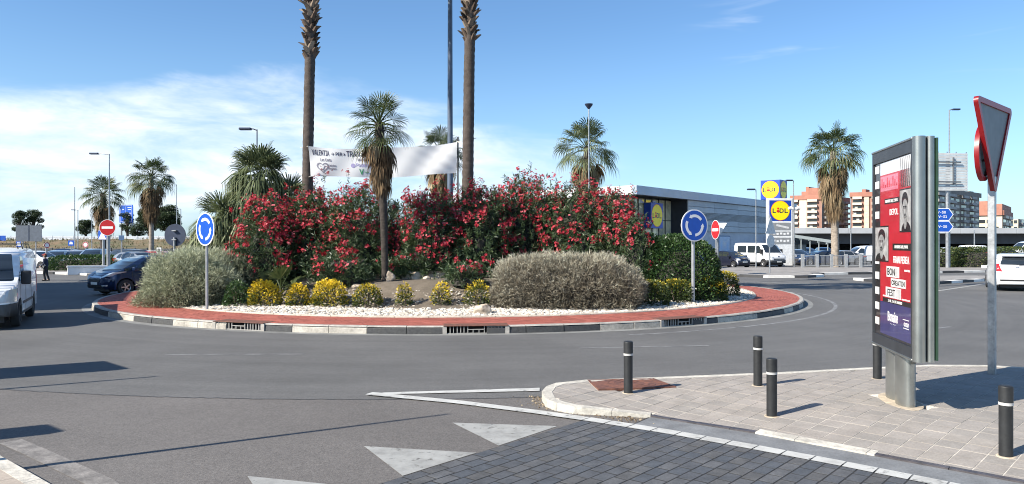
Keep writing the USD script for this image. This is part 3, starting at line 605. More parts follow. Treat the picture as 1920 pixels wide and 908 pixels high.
M_SAGE = leafmat('sage_twig', [(0, (0.060, 0.066, 0.042)), (.5, (0.23, 0.25, 0.155)), (1, (0.52, 0.54, 0.39))], .12, .75, .2)
M_DRY = leafmat('dry_twig', [(0, (0.055, 0.045, 0.034)), (.45, (0.19, 0.165, 0.12)), (.8, (0.36, 0.33, 0.25)), (1, (0.52, 0.51, 0.40))], .08, .8, .2)
def twig_shrub(c, rx, ry, h, n, m, boxp, seed, label, name='grey_shrub', ln=(.08, .22), wd=(.010, .020), ctone=.5, rot=0.0, jag=.14):
    g = np.random.default_rng(seed); x, y = c; z0 = gz(math.hypot(x - IC[0], y - IC[1])) - .03
    t = thing(name, label, 'shrub', (x, y, z0), rot)
    p, nrm, rad = dome_points(n, rx, ry, h, g, .66, jag, boxp, .02, seed)
    tuft = meshkit.fbm(p * 3.2 + seed, 3, seed + 1); p = p * (1 + (tuft - .5)[:, None] * .30)
    d = unit(nrm * .8 + g.normal(0, .62, p.shape) + [0, 0, .3]); hz = np.clip(p[:, 2] / h, 0, 1)
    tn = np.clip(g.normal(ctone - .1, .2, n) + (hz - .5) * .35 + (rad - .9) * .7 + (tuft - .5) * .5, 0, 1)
    a = cards(p, d, g.uniform(*ln, n), g.uniform(*wd, n), g, 0, tn, .2)
    k = n // 2; q = p[:k] + d[:k] * .08; b = cards(q, unit(d[:k] + g.normal(0, .8, (k, 3))), g.uniform(ln[0] * .5, ln[1] * .6, k), g.uniform(*wd, k) * .9, g, 0, np.clip(tn[:k] + .12, 0, 1), .2)
    V, Fc, T = join([a, b]); obj('twigs', (V, Fc), m, t, tone=T)
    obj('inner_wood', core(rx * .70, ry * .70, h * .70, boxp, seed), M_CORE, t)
    return t
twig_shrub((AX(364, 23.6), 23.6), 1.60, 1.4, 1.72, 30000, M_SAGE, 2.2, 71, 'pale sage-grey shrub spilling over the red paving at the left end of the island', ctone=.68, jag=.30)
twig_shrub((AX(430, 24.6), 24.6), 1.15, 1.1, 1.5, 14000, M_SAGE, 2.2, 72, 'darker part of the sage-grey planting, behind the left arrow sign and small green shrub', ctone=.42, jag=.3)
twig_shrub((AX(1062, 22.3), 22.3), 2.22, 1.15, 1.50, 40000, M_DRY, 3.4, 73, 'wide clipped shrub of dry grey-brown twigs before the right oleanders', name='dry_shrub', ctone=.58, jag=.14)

M_GREEN = leafmat('glossy_green_leaf', [(0, (0.016, 0.036, 0.012)), (.6, (0.045, 0.092, 0.026)), (1, (0.10, 0.16, 0.05))], .2, .38, .5)
M_GOLD = leafmat('golden_leaf', [(0, (0.035, 0.055, 0.014)), (.35, (0.10, 0.12, 0.02)), (.6, (0.40, 0.30, 0.025)), (1, (0.78, 0.56, 0.035))], .2, .45, .4)
def leaf_shrub(c, rx, ry, h, n, m, seed, label, name, gold=None, ln=(.05, .09), boxp=2.4, jag=.2, rot=0.0, category='shrub', group=None, z0=None, lo=.5, solid=False):
    g = np.random.default_rng(seed); x, y = c
    if z0 is None: z0 = gz(math.hypot(x - IC[0], y - IC[1])) - .03
    t = thing(name, label, category, (x, y, z0), rot, group=group)
    p, nrm, rad = dome_points(n, rx, ry, h, g, lo, jag, boxp, .04, seed)
    d = unit(nrm + g.normal(0, .6, p.shape) + [0, 0, .25]); hz = np.clip(p[:, 2] / h, 0, 1)
    if gold is None: tn = np.clip(g.normal(.45, .25, n), 0, 1)
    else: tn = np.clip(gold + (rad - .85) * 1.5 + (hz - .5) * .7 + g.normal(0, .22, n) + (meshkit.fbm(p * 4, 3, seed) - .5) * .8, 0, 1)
    L_ = g.uniform(*ln, n); V, Fc, T = cards(p, d, L_, L_ * .55, g, .05, tn, .15)
    obj('foliage', (V, Fc), m, t, tone=T)
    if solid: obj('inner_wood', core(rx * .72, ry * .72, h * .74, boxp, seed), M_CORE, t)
    st = []
    for k in range(6):
        a = g.uniform(0, 6.28); e = np.array([rx * .6 * math.cos(a), ry * .6 * math.sin(a), h * .75]); st.append(tube([[.05 * math.cos(a), .05 * math.sin(a), -.1], e * .5 + [0, 0, .1], e], [.016, .012, .005], 5))
    obj('stems', cat(*st), M_STEM, t)
    return t
def small(px, base, hw, hpx, n, m, seed, label, name, gold=None, **k):
    d = FP * (EYE - .28) / (base - HY)
    for _ in range(8): d = .5 * d + .5 * FP * (EYE - gz(math.hypot(AX(px, d) - IC[0], d - IC[1]))) / (base - HY)
    s = d / FP
    return leaf_shrub((AX(px, d), d + hw * s * .5), hw * s, hw * s * .9, hpx * s, n, m, seed, label, name, gold, **k)
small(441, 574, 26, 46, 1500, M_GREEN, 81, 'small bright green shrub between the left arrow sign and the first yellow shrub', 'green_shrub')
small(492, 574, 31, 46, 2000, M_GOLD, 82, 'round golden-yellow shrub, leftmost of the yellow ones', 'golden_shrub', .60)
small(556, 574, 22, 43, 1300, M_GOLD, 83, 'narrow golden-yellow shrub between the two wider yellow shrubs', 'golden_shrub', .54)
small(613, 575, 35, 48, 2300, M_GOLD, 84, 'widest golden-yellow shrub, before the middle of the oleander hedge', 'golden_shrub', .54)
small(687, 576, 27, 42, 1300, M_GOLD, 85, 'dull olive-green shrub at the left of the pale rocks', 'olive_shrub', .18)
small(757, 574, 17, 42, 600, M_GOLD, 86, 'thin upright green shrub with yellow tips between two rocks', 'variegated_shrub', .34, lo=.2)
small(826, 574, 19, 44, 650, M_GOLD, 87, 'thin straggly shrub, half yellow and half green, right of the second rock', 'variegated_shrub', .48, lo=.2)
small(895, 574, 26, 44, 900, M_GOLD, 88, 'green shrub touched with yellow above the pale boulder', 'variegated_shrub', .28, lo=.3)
# rounded evergreen and the low clipped edging at the right
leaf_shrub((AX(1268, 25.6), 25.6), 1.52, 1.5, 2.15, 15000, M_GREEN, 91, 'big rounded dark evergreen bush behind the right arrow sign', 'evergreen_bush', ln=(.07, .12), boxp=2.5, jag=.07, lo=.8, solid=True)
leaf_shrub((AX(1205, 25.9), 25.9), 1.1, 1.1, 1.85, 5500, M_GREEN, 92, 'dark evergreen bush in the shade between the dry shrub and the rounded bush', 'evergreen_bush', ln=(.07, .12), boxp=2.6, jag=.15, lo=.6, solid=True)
for i, (px, d, hw, top, gold, lab) in enumerate([(1222, 22.9, 30, 528, -.2, 'low dark green hedge piece at the left of the right arrow sign'), (1268, 24.0, 30, 526, -.15, 'low green hedge piece just left of the right arrow sign post'),
        (1328, 24.9, 34, 521, .02, 'low hedge piece with a yellow top just right of the right arrow sign post'), (1360, 27.2, 23, 511, .02, 'low yellow-topped hedge piece at the far right end of the island')]):
    x = AX(px, d); z0 = gz(math.hypot(x - IC[0], d - IC[1])) - .03
    leaf_shrub((x, d), hw * d / FP, .55, AZ(top, d) - z0, 2600, M_GOLD, 93 + i, lab, 'low_hedge', gold, boxp=3.5, jag=.1, lo=.6)
# rocks
M_ROCK = mat('pale_rock', (0.52, 0.45, 0.36), 0.9, var=0.25, scale=5.0, fine=(22.0, 0.2), bump=0.5, bscale=18.0, col2=(0.30, 0.22, 0.15))
for i, (px, base, w, h, lab) in enumerate([(903, 585, 34, 20, 'pale angular boulder lying on the gravel before the dry shrub'), (725, 563, 26, 18, 'brown-stained rock right of the olive shrub'), (781, 560, 22, 14, 'small pale rock left of the straggly shrub'),
        (799, 562, 14, 9, 'smallest pale rock, right beside another one'), (668, 566, 20, 9, 'flat pale stone behind the widest yellow shrub'), (850, 562, 16, 9, 'low pale stone behind the straggly shrub')]):
    d = FP * (EYE - .3) / (base - HY); s = d / FP; m = trimesh.creation.icosphere(3); v = m.vertices
    q = np.random.default_rng(200 + i).normal(size=(9, 3)); q = unit(q); lim = np.random.default_rng(300 + i).uniform(.62, .95, 9)
    r = np.min(np.where(v @ q.T > .05, lim / np.maximum(v @ q.T, .05), 9), 1); r = np.minimum(r, 1.1) * (1 + .14 * (meshkit.fbm(v * 3 + i, 4, i) - .5)); m.vertices = v * r[:, None] * [w * s * .5, w * s * .42, h * s * .75]
    x = AX(px, d); z0 = gz(math.hypot(x - IC[0], d - IC[1])); m.apply_translation([x, d + .2, z0 + h * s * .25]); obj('rock', m, M_ROCK, None, smooth=35, label=lab, cat='rock')
# stepped white stone band on the bank in the gap
for i, (px, d, w, h, lab) in enumerate([(800, 25.2, 105, 14, 'long low wall of pale stone on the bank in the gap of the hedge'), (705, 25.6, 34, 8, 'short low pale stone wall behind the stem of the small fan palm')]):
    s = d / FP; m = bx(-w * s / 2, w * s / 2, -.18, .18, -.3, h * s); m = m.subdivide().subdivide().subdivide().subdivide(); m.vertices += (meshkit.noise(m.vertices * 5 + i, 3)[:, None] - .5) * .09
    x = AX(px, d); m.apply_translation([x, d, gz(math.hypot(x - IC[0], d - IC[1])) + .0]); obj('stone_wall', m, M_ROCK, None, smooth=40, label=lab, cat='low wall')

# ------------------------------------------------------------------ palms
def fan_leaf(base, d, pet, L, g, nseg=20, spread=1.95, droop=.45, roll=0.0, width=.05, tipdroop=.55, petw=.018, tone=.5, tvar=.12):
    """one fan frond: a stalk and a pleated fan of pointed segments whose tips hang"""
    d = unit(np.asarray(d, float)); side = np.cross(d, [0, 0, 1.0]); side = side / (np.linalg.norm(side) + 1e-6) if np.linalg.norm(side) > .05 else np.array([1.0, 0, 0])
    up = np.cross(side, d)
    c, s = math.cos(roll), math.sin(roll); side, up = side * c + up * s, up * c - side * s
    mid = base + d * pet * .55 + np.array([0, 0, .04 * pet]); hub = base + d * pet - np.array([0, 0, droop * pet * .25])
    d2 = unit(hub - mid)
    V, Fc, T = [], [], []; o = 0
    st = tube([base, mid, hub], [petw * 1.3, petw, petw * .8], 4); V.append(st.vertices); Fc.append(st.faces); T.append(np.full(len(st.vertices), np.clip(tone - .1, 0, 1))); o += len(st.vertices)
    th = np.linspace(-spread, spread, nseg) + g.normal(0, .03, nseg)
    for k, a in enumerate(th):
        dir_ = d2 * math.cos(a) + side * math.sin(a) + up * .12; dir_ = dir_ / np.linalg.norm(dir_); l = L * (1 - .28 * (abs(a) / spread) ** 2) * g.uniform(.88, 1.08)
        sd = np.cross(dir_, up); sd /= np.linalg.norm(sd) + 1e-9; w = width * (1 + .5 * math.cos(a)); pl = up * (.25 * w)
        p1 = hub + dir_ * l * .5 + np.array([0, 0, -droop * l * .12]); p2 = hub + dir_ * l * .8 + np.array([0, 0, -droop * l * .35 - tipdroop * l * .10]); p3 = hub + dir_ * l * (1 - .12 * tipdroop) + np.array([0, 0, -droop * l * .55 - tipdroop * l * .42])
        vs = np.array([hub, p1 + sd * w, p1 - sd * w, p1 + pl, p2 + sd * w * .62, p2 - sd * w * .62, p3])
        V.append(vs); Fc.append(np.array([[0, 1, 3], [0, 3, 2], [1, 4, 3], [3, 4, 5], [3, 5, 2], [4, 6, 5]]) + o); t = np.clip(tone + g.normal(0, tvar), 0, 1); T.append(np.array([t, t, t, t, t, t, np.clip(t + .22, 0, 1)])); o += 7
    return np.vstack(V), np.vstack(Fc), np.concatenate(T)
M_FROND = leafmat('palm_frond', [(0, (0.022, 0.036, 0.014)), (.45, (0.055, 0.078, 0.028)), (.75, (0.11, 0.125, 0.045)), (1, (0.24, 0.22, 0.10))], .25, .45, .4)
M_BLUEF = leafmat('grey_palm_frond', [(0, (0.030, 0.042, 0.022)), (.5, (0.105, 0.130, 0.062)), (.8, (0.19, 0.215, 0.11)), (1, (0.32, 0.33, 0.20))], .25, .5, .3)
M_DEAD = leafmat('dead_frond', [(0, (0.055, 0.035, 0.020)), (.5, (0.17, 0.115, 0.065)), (1, (0.36, 0.28, 0.17))], .15, .8, .15)
M_TRUNK = mat('palm_bark', (0.072, 0.057, 0.048), 0.95, var=0.3, scale=6.0, fine=(40.0, 0.3), bump=0.5, bscale=30.0, col2=(0.045, 0.034, 0.028))
M_TRUNKL = mat('pale_palm_bark', (0.30, 0.25, 0.20), 0.95, var=0.25, scale=5.0, fine=(30.0, 0.2), bump=0.4, bscale=20.0)
M_BOOT = leafmat('leaf_base', [(0, (0.030, 0.022, 0.018)), (.55, (0.125, 0.092, 0.070)), (1, (0.30, 0.24, 0.18))], 0.0, .9, .1)
def palm_trunk(h, r0, r1, lean, g, rings=60, n=18, rough=.03, step=.0):
    """tapered trunk with the ring scars of old leaves"""
    z = np.linspace(-.3, h, rings * 3); f = np.clip(z / h, 0, 1); r = r0 + (r1 - r0) * f + .12 * r0 * np.exp(-np.clip(z, 0, 9) / .5)
    r = r * (1 + rough * ((np.arange(len(z)) % 3) - 1) * .8); ang = np.arange(n) * 2 * np.pi / n
    cx, cy = lean[0] * f ** 1.6, lean[1] * f ** 1.6
    v = np.stack([cx[:, None] + r[:, None] * np.cos(ang), cy[:, None] + r[:, None] * np.sin(ang), np.repeat(z[:, None], n, 1)], -1)
    v += (meshkit.noise(v * 6, 2)[..., None] - .5) * .07 * r0; v = v.reshape(-1, 3); fa = []
    for i in range(len(z) - 1):
        for j in range(n):
            a, b = i * n + j, i * n + (j + 1) % n; fa += [[a, b, b + n], [a, b + n, a + n]]
    return trimesh.Trimesh(v, fa, process=False)
def palm(name, label, loc, h, r0, r1, crown, ngreen, skirt, seed, lean=(0, 0), fm=None, tm_=None, L=1.0, pet=1.0, skirt_len=2.0, boots=0.0, droop=.5, group=None, skirt_r=.9, el=(-.35, 1.35), stiff=.5, nseg=20, dtone=.5, cat_='palm tree', spread=1.95, bootk=1.0, segw=1.0):
    g = np.random.default_rng(seed); fm = fm or M_FROND; t = thing(name, label, cat_, loc, 0, group=group)
    obj('trunk', palm_trunk(h, r0, r1, lean, g), tm_ or M_TRUNK, t, smooth=60)
    top = np.array([lean[0], lean[1], h])
    axis = lambda z: np.array([lean[0] * (z / h) ** 1.6, lean[1] * (z / h) ** 1.6, z])
    if boots:     # stubs of cut leaf stalks
        n = int(boots * 44); V, Fc, T, o = [], [], [], 0
        for k in range(n):
            z = h - boots * (k + g.uniform(0, 1)) / n; a = k * 2.4 + g.normal(0, .25); b = axis(z); rr = r1 * .9; out = np.array([math.cos(a), math.sin(a), 0]); sd = np.array([-out[1], out[0], 0])
            w, ln = g.uniform(.025, .085) * bootk, g.uniform(.08, .32) * bootk; u = unit(out * g.uniform(.25, 1.3) + sd * g.normal(0, .3) + [0, 0, g.uniform(.1, 1.0)]); p0 = b + out * rr; p1 = p0 + u * ln
            vs = np.array([p0 + sd * w * 1.5, p0 - sd * w * 1.5, p0 - sd * w * 1.2 + [0, 0, -.14], p0 + sd * w * 1.2 + [0, 0, -.14], p1 + sd * w * .8, p1 - sd * w * .8, p1 - sd * w * .7 + out * .05, p1 + sd * w * .7 + out * .05])
            V.append(vs); Fc.append(np.array([[0, 4, 5], [0, 5, 1], [2, 6, 7], [2, 7, 3], [0, 3, 7], [0, 7, 4], [1, 5, 6], [1, 6, 2], [4, 7, 6], [4, 6, 5]]) + o); o += 8; T.append(np.full(8, np.clip(g.normal(.5, .3), 0, 1)))
        obj('leaf_bases', (np.vstack(V), np.vstack(Fc)), M_BOOT, t, tone=np.concatenate(T))
    for k in range(ngreen):
        f = (k + .5) / ngreen; e = el[1] + (el[0] - el[1]) * f ** .85 + g.normal(0, .12); a = k * 2.39996 + g.normal(0, .2)
        d = np.array([math.cos(a) * math.cos(e), math.sin(a) * math.cos(e), math.sin(e)]); b = top + [0, 0, -.25 * f]
        V, Fc, T = fan_leaf(b, d, pet * crown * g.uniform(.46, .64), L * crown * g.uniform(.44, .58), g, nseg, spread, droop * (1.15 - .6 * max(e, 0)), g.normal(0, .3), .0095 * crown * segw + .006, stiff + .5 * f, .02, np.clip(.36 + .2 * f + g.normal(0, .1), 0, 1))
        obj('frond', (V, Fc), fm, t, tone=T)
    for k in range(skirt):
        f = (k + .5) / skirt; z = h - .3 - skirt_len * f * .62; a = k * 2.39996 + g.normal(0, .25); b = axis(z); e = -.80 - .55 * f + g.normal(0, .12)
        d = np.array([math.cos(a) * math.cos(e), math.sin(a) * math.cos(e), math.sin(e)])
        V, Fc, T = fan_leaf(b + d * .1, d, skirt_r * crown * .40 * (1 - .45 * f), crown * .42 * g.uniform(.8, 1.1), g, 13, .8, .7, g.normal(0, .6), .008 * crown + .008, 1.0, .015, np.clip(dtone + g.normal(0, .2), 0, 1), .15)
        obj('dead_frond', (V, Fc), M_DEAD, t, tone=T)
    return t
def island_z(x, y): return gz(math.hypot(x - IC[0], y - IC[1])) - .1
# two tall palms whose crowns rise above the frame
x, d = AX(575, 27.2), 27.2
palm('tall_fan_palm', 'tall palm with a bare grey trunk that holds the left end of the banner', (x, d, island_z(x, d)), 14.3, .205, .17, 2.5, 44, 20, 301, lean=(.25, .2), boots=6.2, skirt_len=1.0, skirt_r=.6, bootk=.95)
x, d = AX(876, 27.0), 27.0
palm('tall_fan_palm', 'tall palm with a bare brown trunk right of the lamp mast on the island', (x, d, island_z(x, d)), 14.6, .215, .18, 2.5, 44, 20, 302, lean=(.20, .2), boots=5.9, skirt_len=1.0, skirt_r=.6, bootk=.95)
# small windmill palm before the banner
x, d = AX(722, 24.3), 24.3
palm('windmill_palm', 'small fan palm with a shaggy skirt of dead leaves standing before the banner', (x, d, island_z(x, d)), 5.25, .105, .15, 1.12, 34, 70, 303, lean=(-.20, .0), fm=M_FROND, L=1.1, pet=.95, skirt_len=2.1, droop=.30, skirt_r=.8, el=(-.6, 1.4), stiff=.15, nseg=20, dtone=.26, segw=.6, tm_=mat('fibrous_palm_bark', (.045, .036, .030), .95, var=.35, scale=9.0, bump=.6, bscale=35.0))
# low fan palm seedling
x, d = AX(527, 23.9), 23.9
palm('palm_seedling', 'low young fan palm with a few stiff leaves behind the yellow shrubs', (x, d, island_z(x, d)), .35, .05, .05, 1.05, 9, 0, 304, droop=.1, el=(.35, 1.35), stiff=.05, nseg=18, spread=1.2, pet=.8)
# drooping palms at the left end
def weeping(px, d, top, hw, seed, label, n=70, low=1.0):
    x = AX(px, d); z0 = island_z(x, d); hh = AZ(top, d) - z0; g = np.random.default_rng(seed); t = thing('weeping_palm', label, 'palm tree', (x, d, z0), 0)
    obj('trunk', palm_trunk(hh * .8, .2, .12, (0, 0), g, 30), M_TRUNK, t, smooth=60)
    for k in range(n):
        f = (k + .5) / n; z = hh * (.84 - .70 * f); a = k * 2.39996 + g.normal(0, .3); e = 1.15 - 1.35 * f ** .6 + g.normal(0, .12); R = hw * d / FP * (.38 + .72 * f)
        dd = np.array([math.cos(a) * math.cos(e), math.sin(a) * math.cos(e), math.sin(e)])
        V, Fc, T = fan_leaf(np.array([0, 0, z]), dd, R * g.uniform(.6, .85), R * .28 + .95 * g.uniform(.8, 1.15), g, 22, 1.5, (.2 if f < .12 else .85), g.normal(0, .3), .020, .4 if f < .12 else 1.5, .012, np.clip(.54 + g.normal(0, .16), 0, 1), .16)
        obj('frond', (V, Fc), M_BLUEF, t, tone=T)
    return t
weeping(487, 29.5, 278, 78, 311, 'big grey-green palm with hanging leaves and an upright tuft on top, left of the oleanders', 170)
weeping(418, 28.6, 372, 56, 312, 'lower grey-green hanging palm directly behind the left arrow sign', 100)
weeping(545, 29.8, 335, 42, 313, 'small grey-green hanging palm between the big one and the left tall trunk', 60)
# palms behind the island
x, d = AX(826, 44.0), 44.0
palm('fan_palm', 'fan palm half hidden behind the right end of the banner', (x, d, 0), AZ(285, d), .25, .2, 1.75, 30, 44, 321, L=1.0, skirt_len=2.2, dtone=.62, droop=.4)
x, d = AX(1100, 55.0), 55.0
palm('fan_palm', 'fan palm behind the oleanders with a thin lamp post before it', (x, d, 0), AZ(275, d), .28, .22, 2.45, 38, 70, 322, L=1.0, skirt_len=2.6, dtone=.55, fm=M_BLUEF, droop=.45, skirt_r=1.0)
x, d = AX(1566, 64.0), 64.0
palm('fan_palm', 'tall fan palm with a brown skirt standing on the far pavement before the flats', (x, d, .12), AZ(285, d), .34, .24, 2.75, 48, 90, 323, L=1.0, skirt_len=6.2, dtone=.55, tm_=M_TRUNKL, droop=.55, skirt_r=.9, lean=(-.2, 0))
x, d = AX(194, 78.0), 78.0
palm('fan_palm', 'left one of the two car-park palms, with the street lamp before it', (x, d, .5), AZ(372, d), .35, .28, 2.3, 36, 70, 324, skirt_len=4.4, dtone=.40, droop=.5)
x, d = AX(284, 76.0), 76.0
palm('fan_palm', 'right one of the two car-park palms, on a thin pale trunk', (x, d, .3), AZ(335, d), .26, .2, 2.45, 42, 70, 325, L=1.0, skirt_len=4.6, dtone=.32, tm_=M_TRUNKL, droop=.6)
# ------------------------------------------------------------------ vehicles (local: x forwards, y to the left, z up)
M_GLASS = glassmat('vehicle_glass', (0.018, 0.024, 0.030), .03)
M_RUB = mat('tyre_rubber', (0.022, 0.022, 0.023), .8, var=.2); M_RIM = mat('alloy_rim', (0.42, 0.42, 0.43), .3, .8, var=.1)
M_BLK = mat('black_plastic', (0.025, 0.025, 0.027), .55, var=.2); M_LAMP = glassmat('headlight_glass', (0.42, 0.44, 0.46), .06)
M_TAIL = glassmat('tail_light_glass', (0.45, 0.012, 0.012), .12); M_PLATE = mat('number_plate', (0.66, 0.66, 0.62), .5, var=.05); M_SEAM = mat('door_seam', (0.03, 0.03, 0.032), .7)
M_CHROME = mat('chrome', (0.6, 0.6, 0.6), .12, 1.0, var=.03); M_AMBER = glassmat('amber_glass', (0.6, 0.2, 0.02), .1)
def paint(name, c, rough=.28, metal=0.0): return mat(name, c, rough, metal, var=.05, scale=1.5, coat=.6, spec=.5)
def ccw(p):
    q = Polygon(p); return np.array(q.exterior.coords)[:-1] if q.exterior.is_ccw else np.array(q.exterior.coords)[:-1][::-1]
def soft(p, r=.045):
    q = Polygon(p).buffer(-r).buffer(r, 4); return np.array(q.exterior.coords)[:-1]
def cs(p, off=0.0):
    c = CrossSection([ccw(p)]); return c.offset(off, JoinType.Round) if off else c
RX = [[1, 0, 0, 0], [0, 0, -1, 3], [0, 1, 0, 0]]; CY = [[0, 0, 1, -4], [1, 0, 0, 0], [0, 1, 0, 0]]
def ext_side(p, off=0, y0=-3, y1=3): return cs(p, off).extrude(y1 - y0).transform([[1, 0, 0, 0], [0, 0, -1, y1], [0, 1, 0, 0]])
def ext_front(p, off=0, x0=-4, x1=4): return cs(p, off).extrude(x1 - x0).transform([[0, 0, 1, x0], [1, 0, 0, 0], [0, 1, 0, 0]])
def ext_top(p, off=0): return cs(p, off).extrude(4)
def ycyl(x, z, r, y0, y1, n=28): return Manifold.cylinder(y1 - y0, r, r, n).transform([[1, 0, 0, x], [0, 0, -1, y1], [0, 1, 0, z]])
def wheel_part(t, x, y, r, w, s, spokes=5, rimm=None):
    wh = thing('wheel', None, None, (x, y, r), 0, parent=t)
    # axle along y; outer face towards s
    def ax(m): m = m.copy(); m.apply_transform(np.array([[1, 0, 0, 0], [0, 0, s, 0], [0, 1, 0, 0], [0, 0, 0, 1.0]])); (m.invert() if s > 0 else None); return m
    prof = [(r * .62, -w / 2), (r * .93, -w / 2), (r, -w * .34), (r, w * .34), (r * .93, w / 2), (r * .62, w / 2), (r * .60, w * .2)]
    obj('tyre', ax(lathe(prof, 28)), M_RUB, wh, smooth=40)
    parts = [lathe([(0.001, w * .12), (r * .6, w * .12)], 24), lathe([(r * .52, w * .30), (r * .63, w * .44), (r * .63, w * .1)], 24), lathe([(0.001, w * .42), (r * .12, w * .40), (r * .14, w * .15)], 14)]
    obj('hub', ax(parts[0]), M_BLK, wh)
    sp = [parts[1], parts[2]]
    for k in range(spokes):
        m = bx(r * .08, r * .58, -r * .075, r * .075, w * .2, w * .37); m.apply_transform(trimesh.transformations.rotation_matrix(k * 2 * math.pi / spokes, [0, 0, 1])); sp.append(m)
    obj('rim', ax(cat(*sp)), rimm or M_RIM, wh, smooth=30)
    return wh
def vehicle(name, label, category, loc, heading, spec, pm, group=None, detail=True):
    S = spec; t = thing(name, label, category, loc, math.atan2(heading[1], heading[0]), group=group)
    L, W, H = S['L'], S['W'], S['H']
    side = chaikin(S['side'], S.get('soft', 2)); nose, tailw = S.get('nose', .80), S.get('tailw', .88)
    top = chaikin([(L / 2, W / 2 * nose * .72), (L / 2, -W / 2 * nose * .72), (L / 2 - .10, -W / 2 * nose), (L / 2 - .75, -W / 2), (-L / 2 + .55, -W / 2), (-L / 2 + .06, -W / 2 * tailw), (-L / 2, -W / 2 * tailw * .8), (-L / 2, W / 2 * tailw * .8), (-L / 2 + .06, W / 2 * tailw), (-L / 2 + .55, W / 2), (L / 2 - .75, W / 2), (L / 2 - .10, W / 2 * nose)], 2)
    zb, rf = S['belt'], S.get('roofw', .72)
    fr = [(W / 2 * .93, .0), (W / 2 * .985, .35), (W / 2, .62), (W / 2 * .975, zb), (W / 2 * (rf + .06), H - .16), (W / 2 * (rf - .04), H - .03), (W / 2 * .3, H + .03)]
    fr = np.array(fr + [(-y, z) for y, z in fr[::-1]]); fr = chaikin(fr, 1)
    def solid(o): return ext_side(side, o) ^ ext_top(top, o) ^ ext_front(fr, o)
    body = solid(0); plus = solid(.006)
    r = S['r']
    for x in S['axles']:
        for s in (-1, 1): body = body - ycyl(x, r, r + .055, min(s * W / 2 * .55, s * W), max(s * W / 2 * .55, s * W))
        plus = plus - ycyl(x, r, r + .07, -W, W)
    obj('body', tm(body), pm, t, smooth=32)
    for x in S['axles']:
        for s in (-1, 1):
            wheel_part(t, x, s * (W / 2 - .115), r, .20, s, S.get('spokes', 5), S.get('rimm'))
    under = bx(-L / 2 + .3, L / 2 - .3, -W / 2 * .7, W / 2 * .7, .16, .42); obj('underbody', under, M_BLK, t)
    for poly in S['windows']:
        for s in (-1, 1):
            y0, y1 = (.25, W) if s > 0 else (-W, -.25); m = plus ^ ext_side(soft(poly), 0, y0, y1)
            if not m.is_empty(): obj('side_window', tm(m), M_GLASS, t, smooth=32)
    x0, x1, pf = S['screen']; m = plus ^ ext_front(soft(pf), 0, x0, x1); obj('windscreen', tm(m), M_GLASS, t, smooth=32)
    x0, x1, pr = S['rear']; m = plus ^ ext_front(soft(pr), 0, x0, x1); obj('rear_window', tm(m), M_GLASS, t, smooth=32)
    plus2 = solid(.012)
    for nm, mt, kind, args in S['trim']:
        if kind == 'front': reg = ext_front(args[2], 0, args[0], args[1])
        elif kind == 'side': reg = ext_side(args[2], 0, args[0], args[1])
        for x in S['axles']: reg = reg - ycyl(x, r, r + .07, -W, W)
        m = plus2 ^ reg
        if not m.is_empty(): obj(nm, tm(m), mt, t, smooth=32)
        if kind == 'front' and len(args) > 3:
            m = plus2 ^ ext_front([(-y, z) for y, z in args[2]], 0, args[0], args[1]); 
            if not m.is_empty(): obj(nm, tm(m), mt, t, smooth=32)
        if kind == 'side' and len(args) > 3:
            m = plus2 ^ ext_side(args[2], 0, -args[1], -args[0])
            if not m.is_empty(): obj(nm, tm(m), mt, t, smooth=32)
    if detail:
        seams = []
        for x in S.get('seams', []):
            sm = ext_side([(x - .006, .30), (x + .006, .30), (x + .006, zb), (x - .006, zb)], 0, -W, W); q = solid(.004) ^ sm
            if not q.is_empty(): obj('door_seam', tm(q), M_SEAM, t)
        for x in S.get('handles', []):
            for s in (-1, 1): obj('door_handle', rbox(x - .10, x + .10, s * (W / 2 - .01) - .022, s * (W / 2 - .01) + .022, zb - .10, zb - .065, .008), S.get('handlem', pm), t)
        mx, mz = S['mirror']; ms = S.get('msize', (.09, .12, .075))
        for s in (-1, 1):
            c = s * (W / 2 + .10); obj('wing_mirror', rbox(mx - ms[0], mx + ms[0], c - ms[1], c + ms[1], mz - ms[2], mz + ms[2] * 1.1, .03), S.get('mirm', pm), t, smooth=40)
    return t
def plate(t, x, z, s, w=.50):
    m = rbox(min(x, x + s * .014), max(x, x + s * .014), -w / 2, w / 2, z - .055, z + .055, .004); p = obj('number_plate', m, M_PLATE, t)
    return p
def mirror_pts(h, lo, hi, z0, z1): return [(-lo, z0), (lo, z0), (hi, z1), (-hi, z1)]
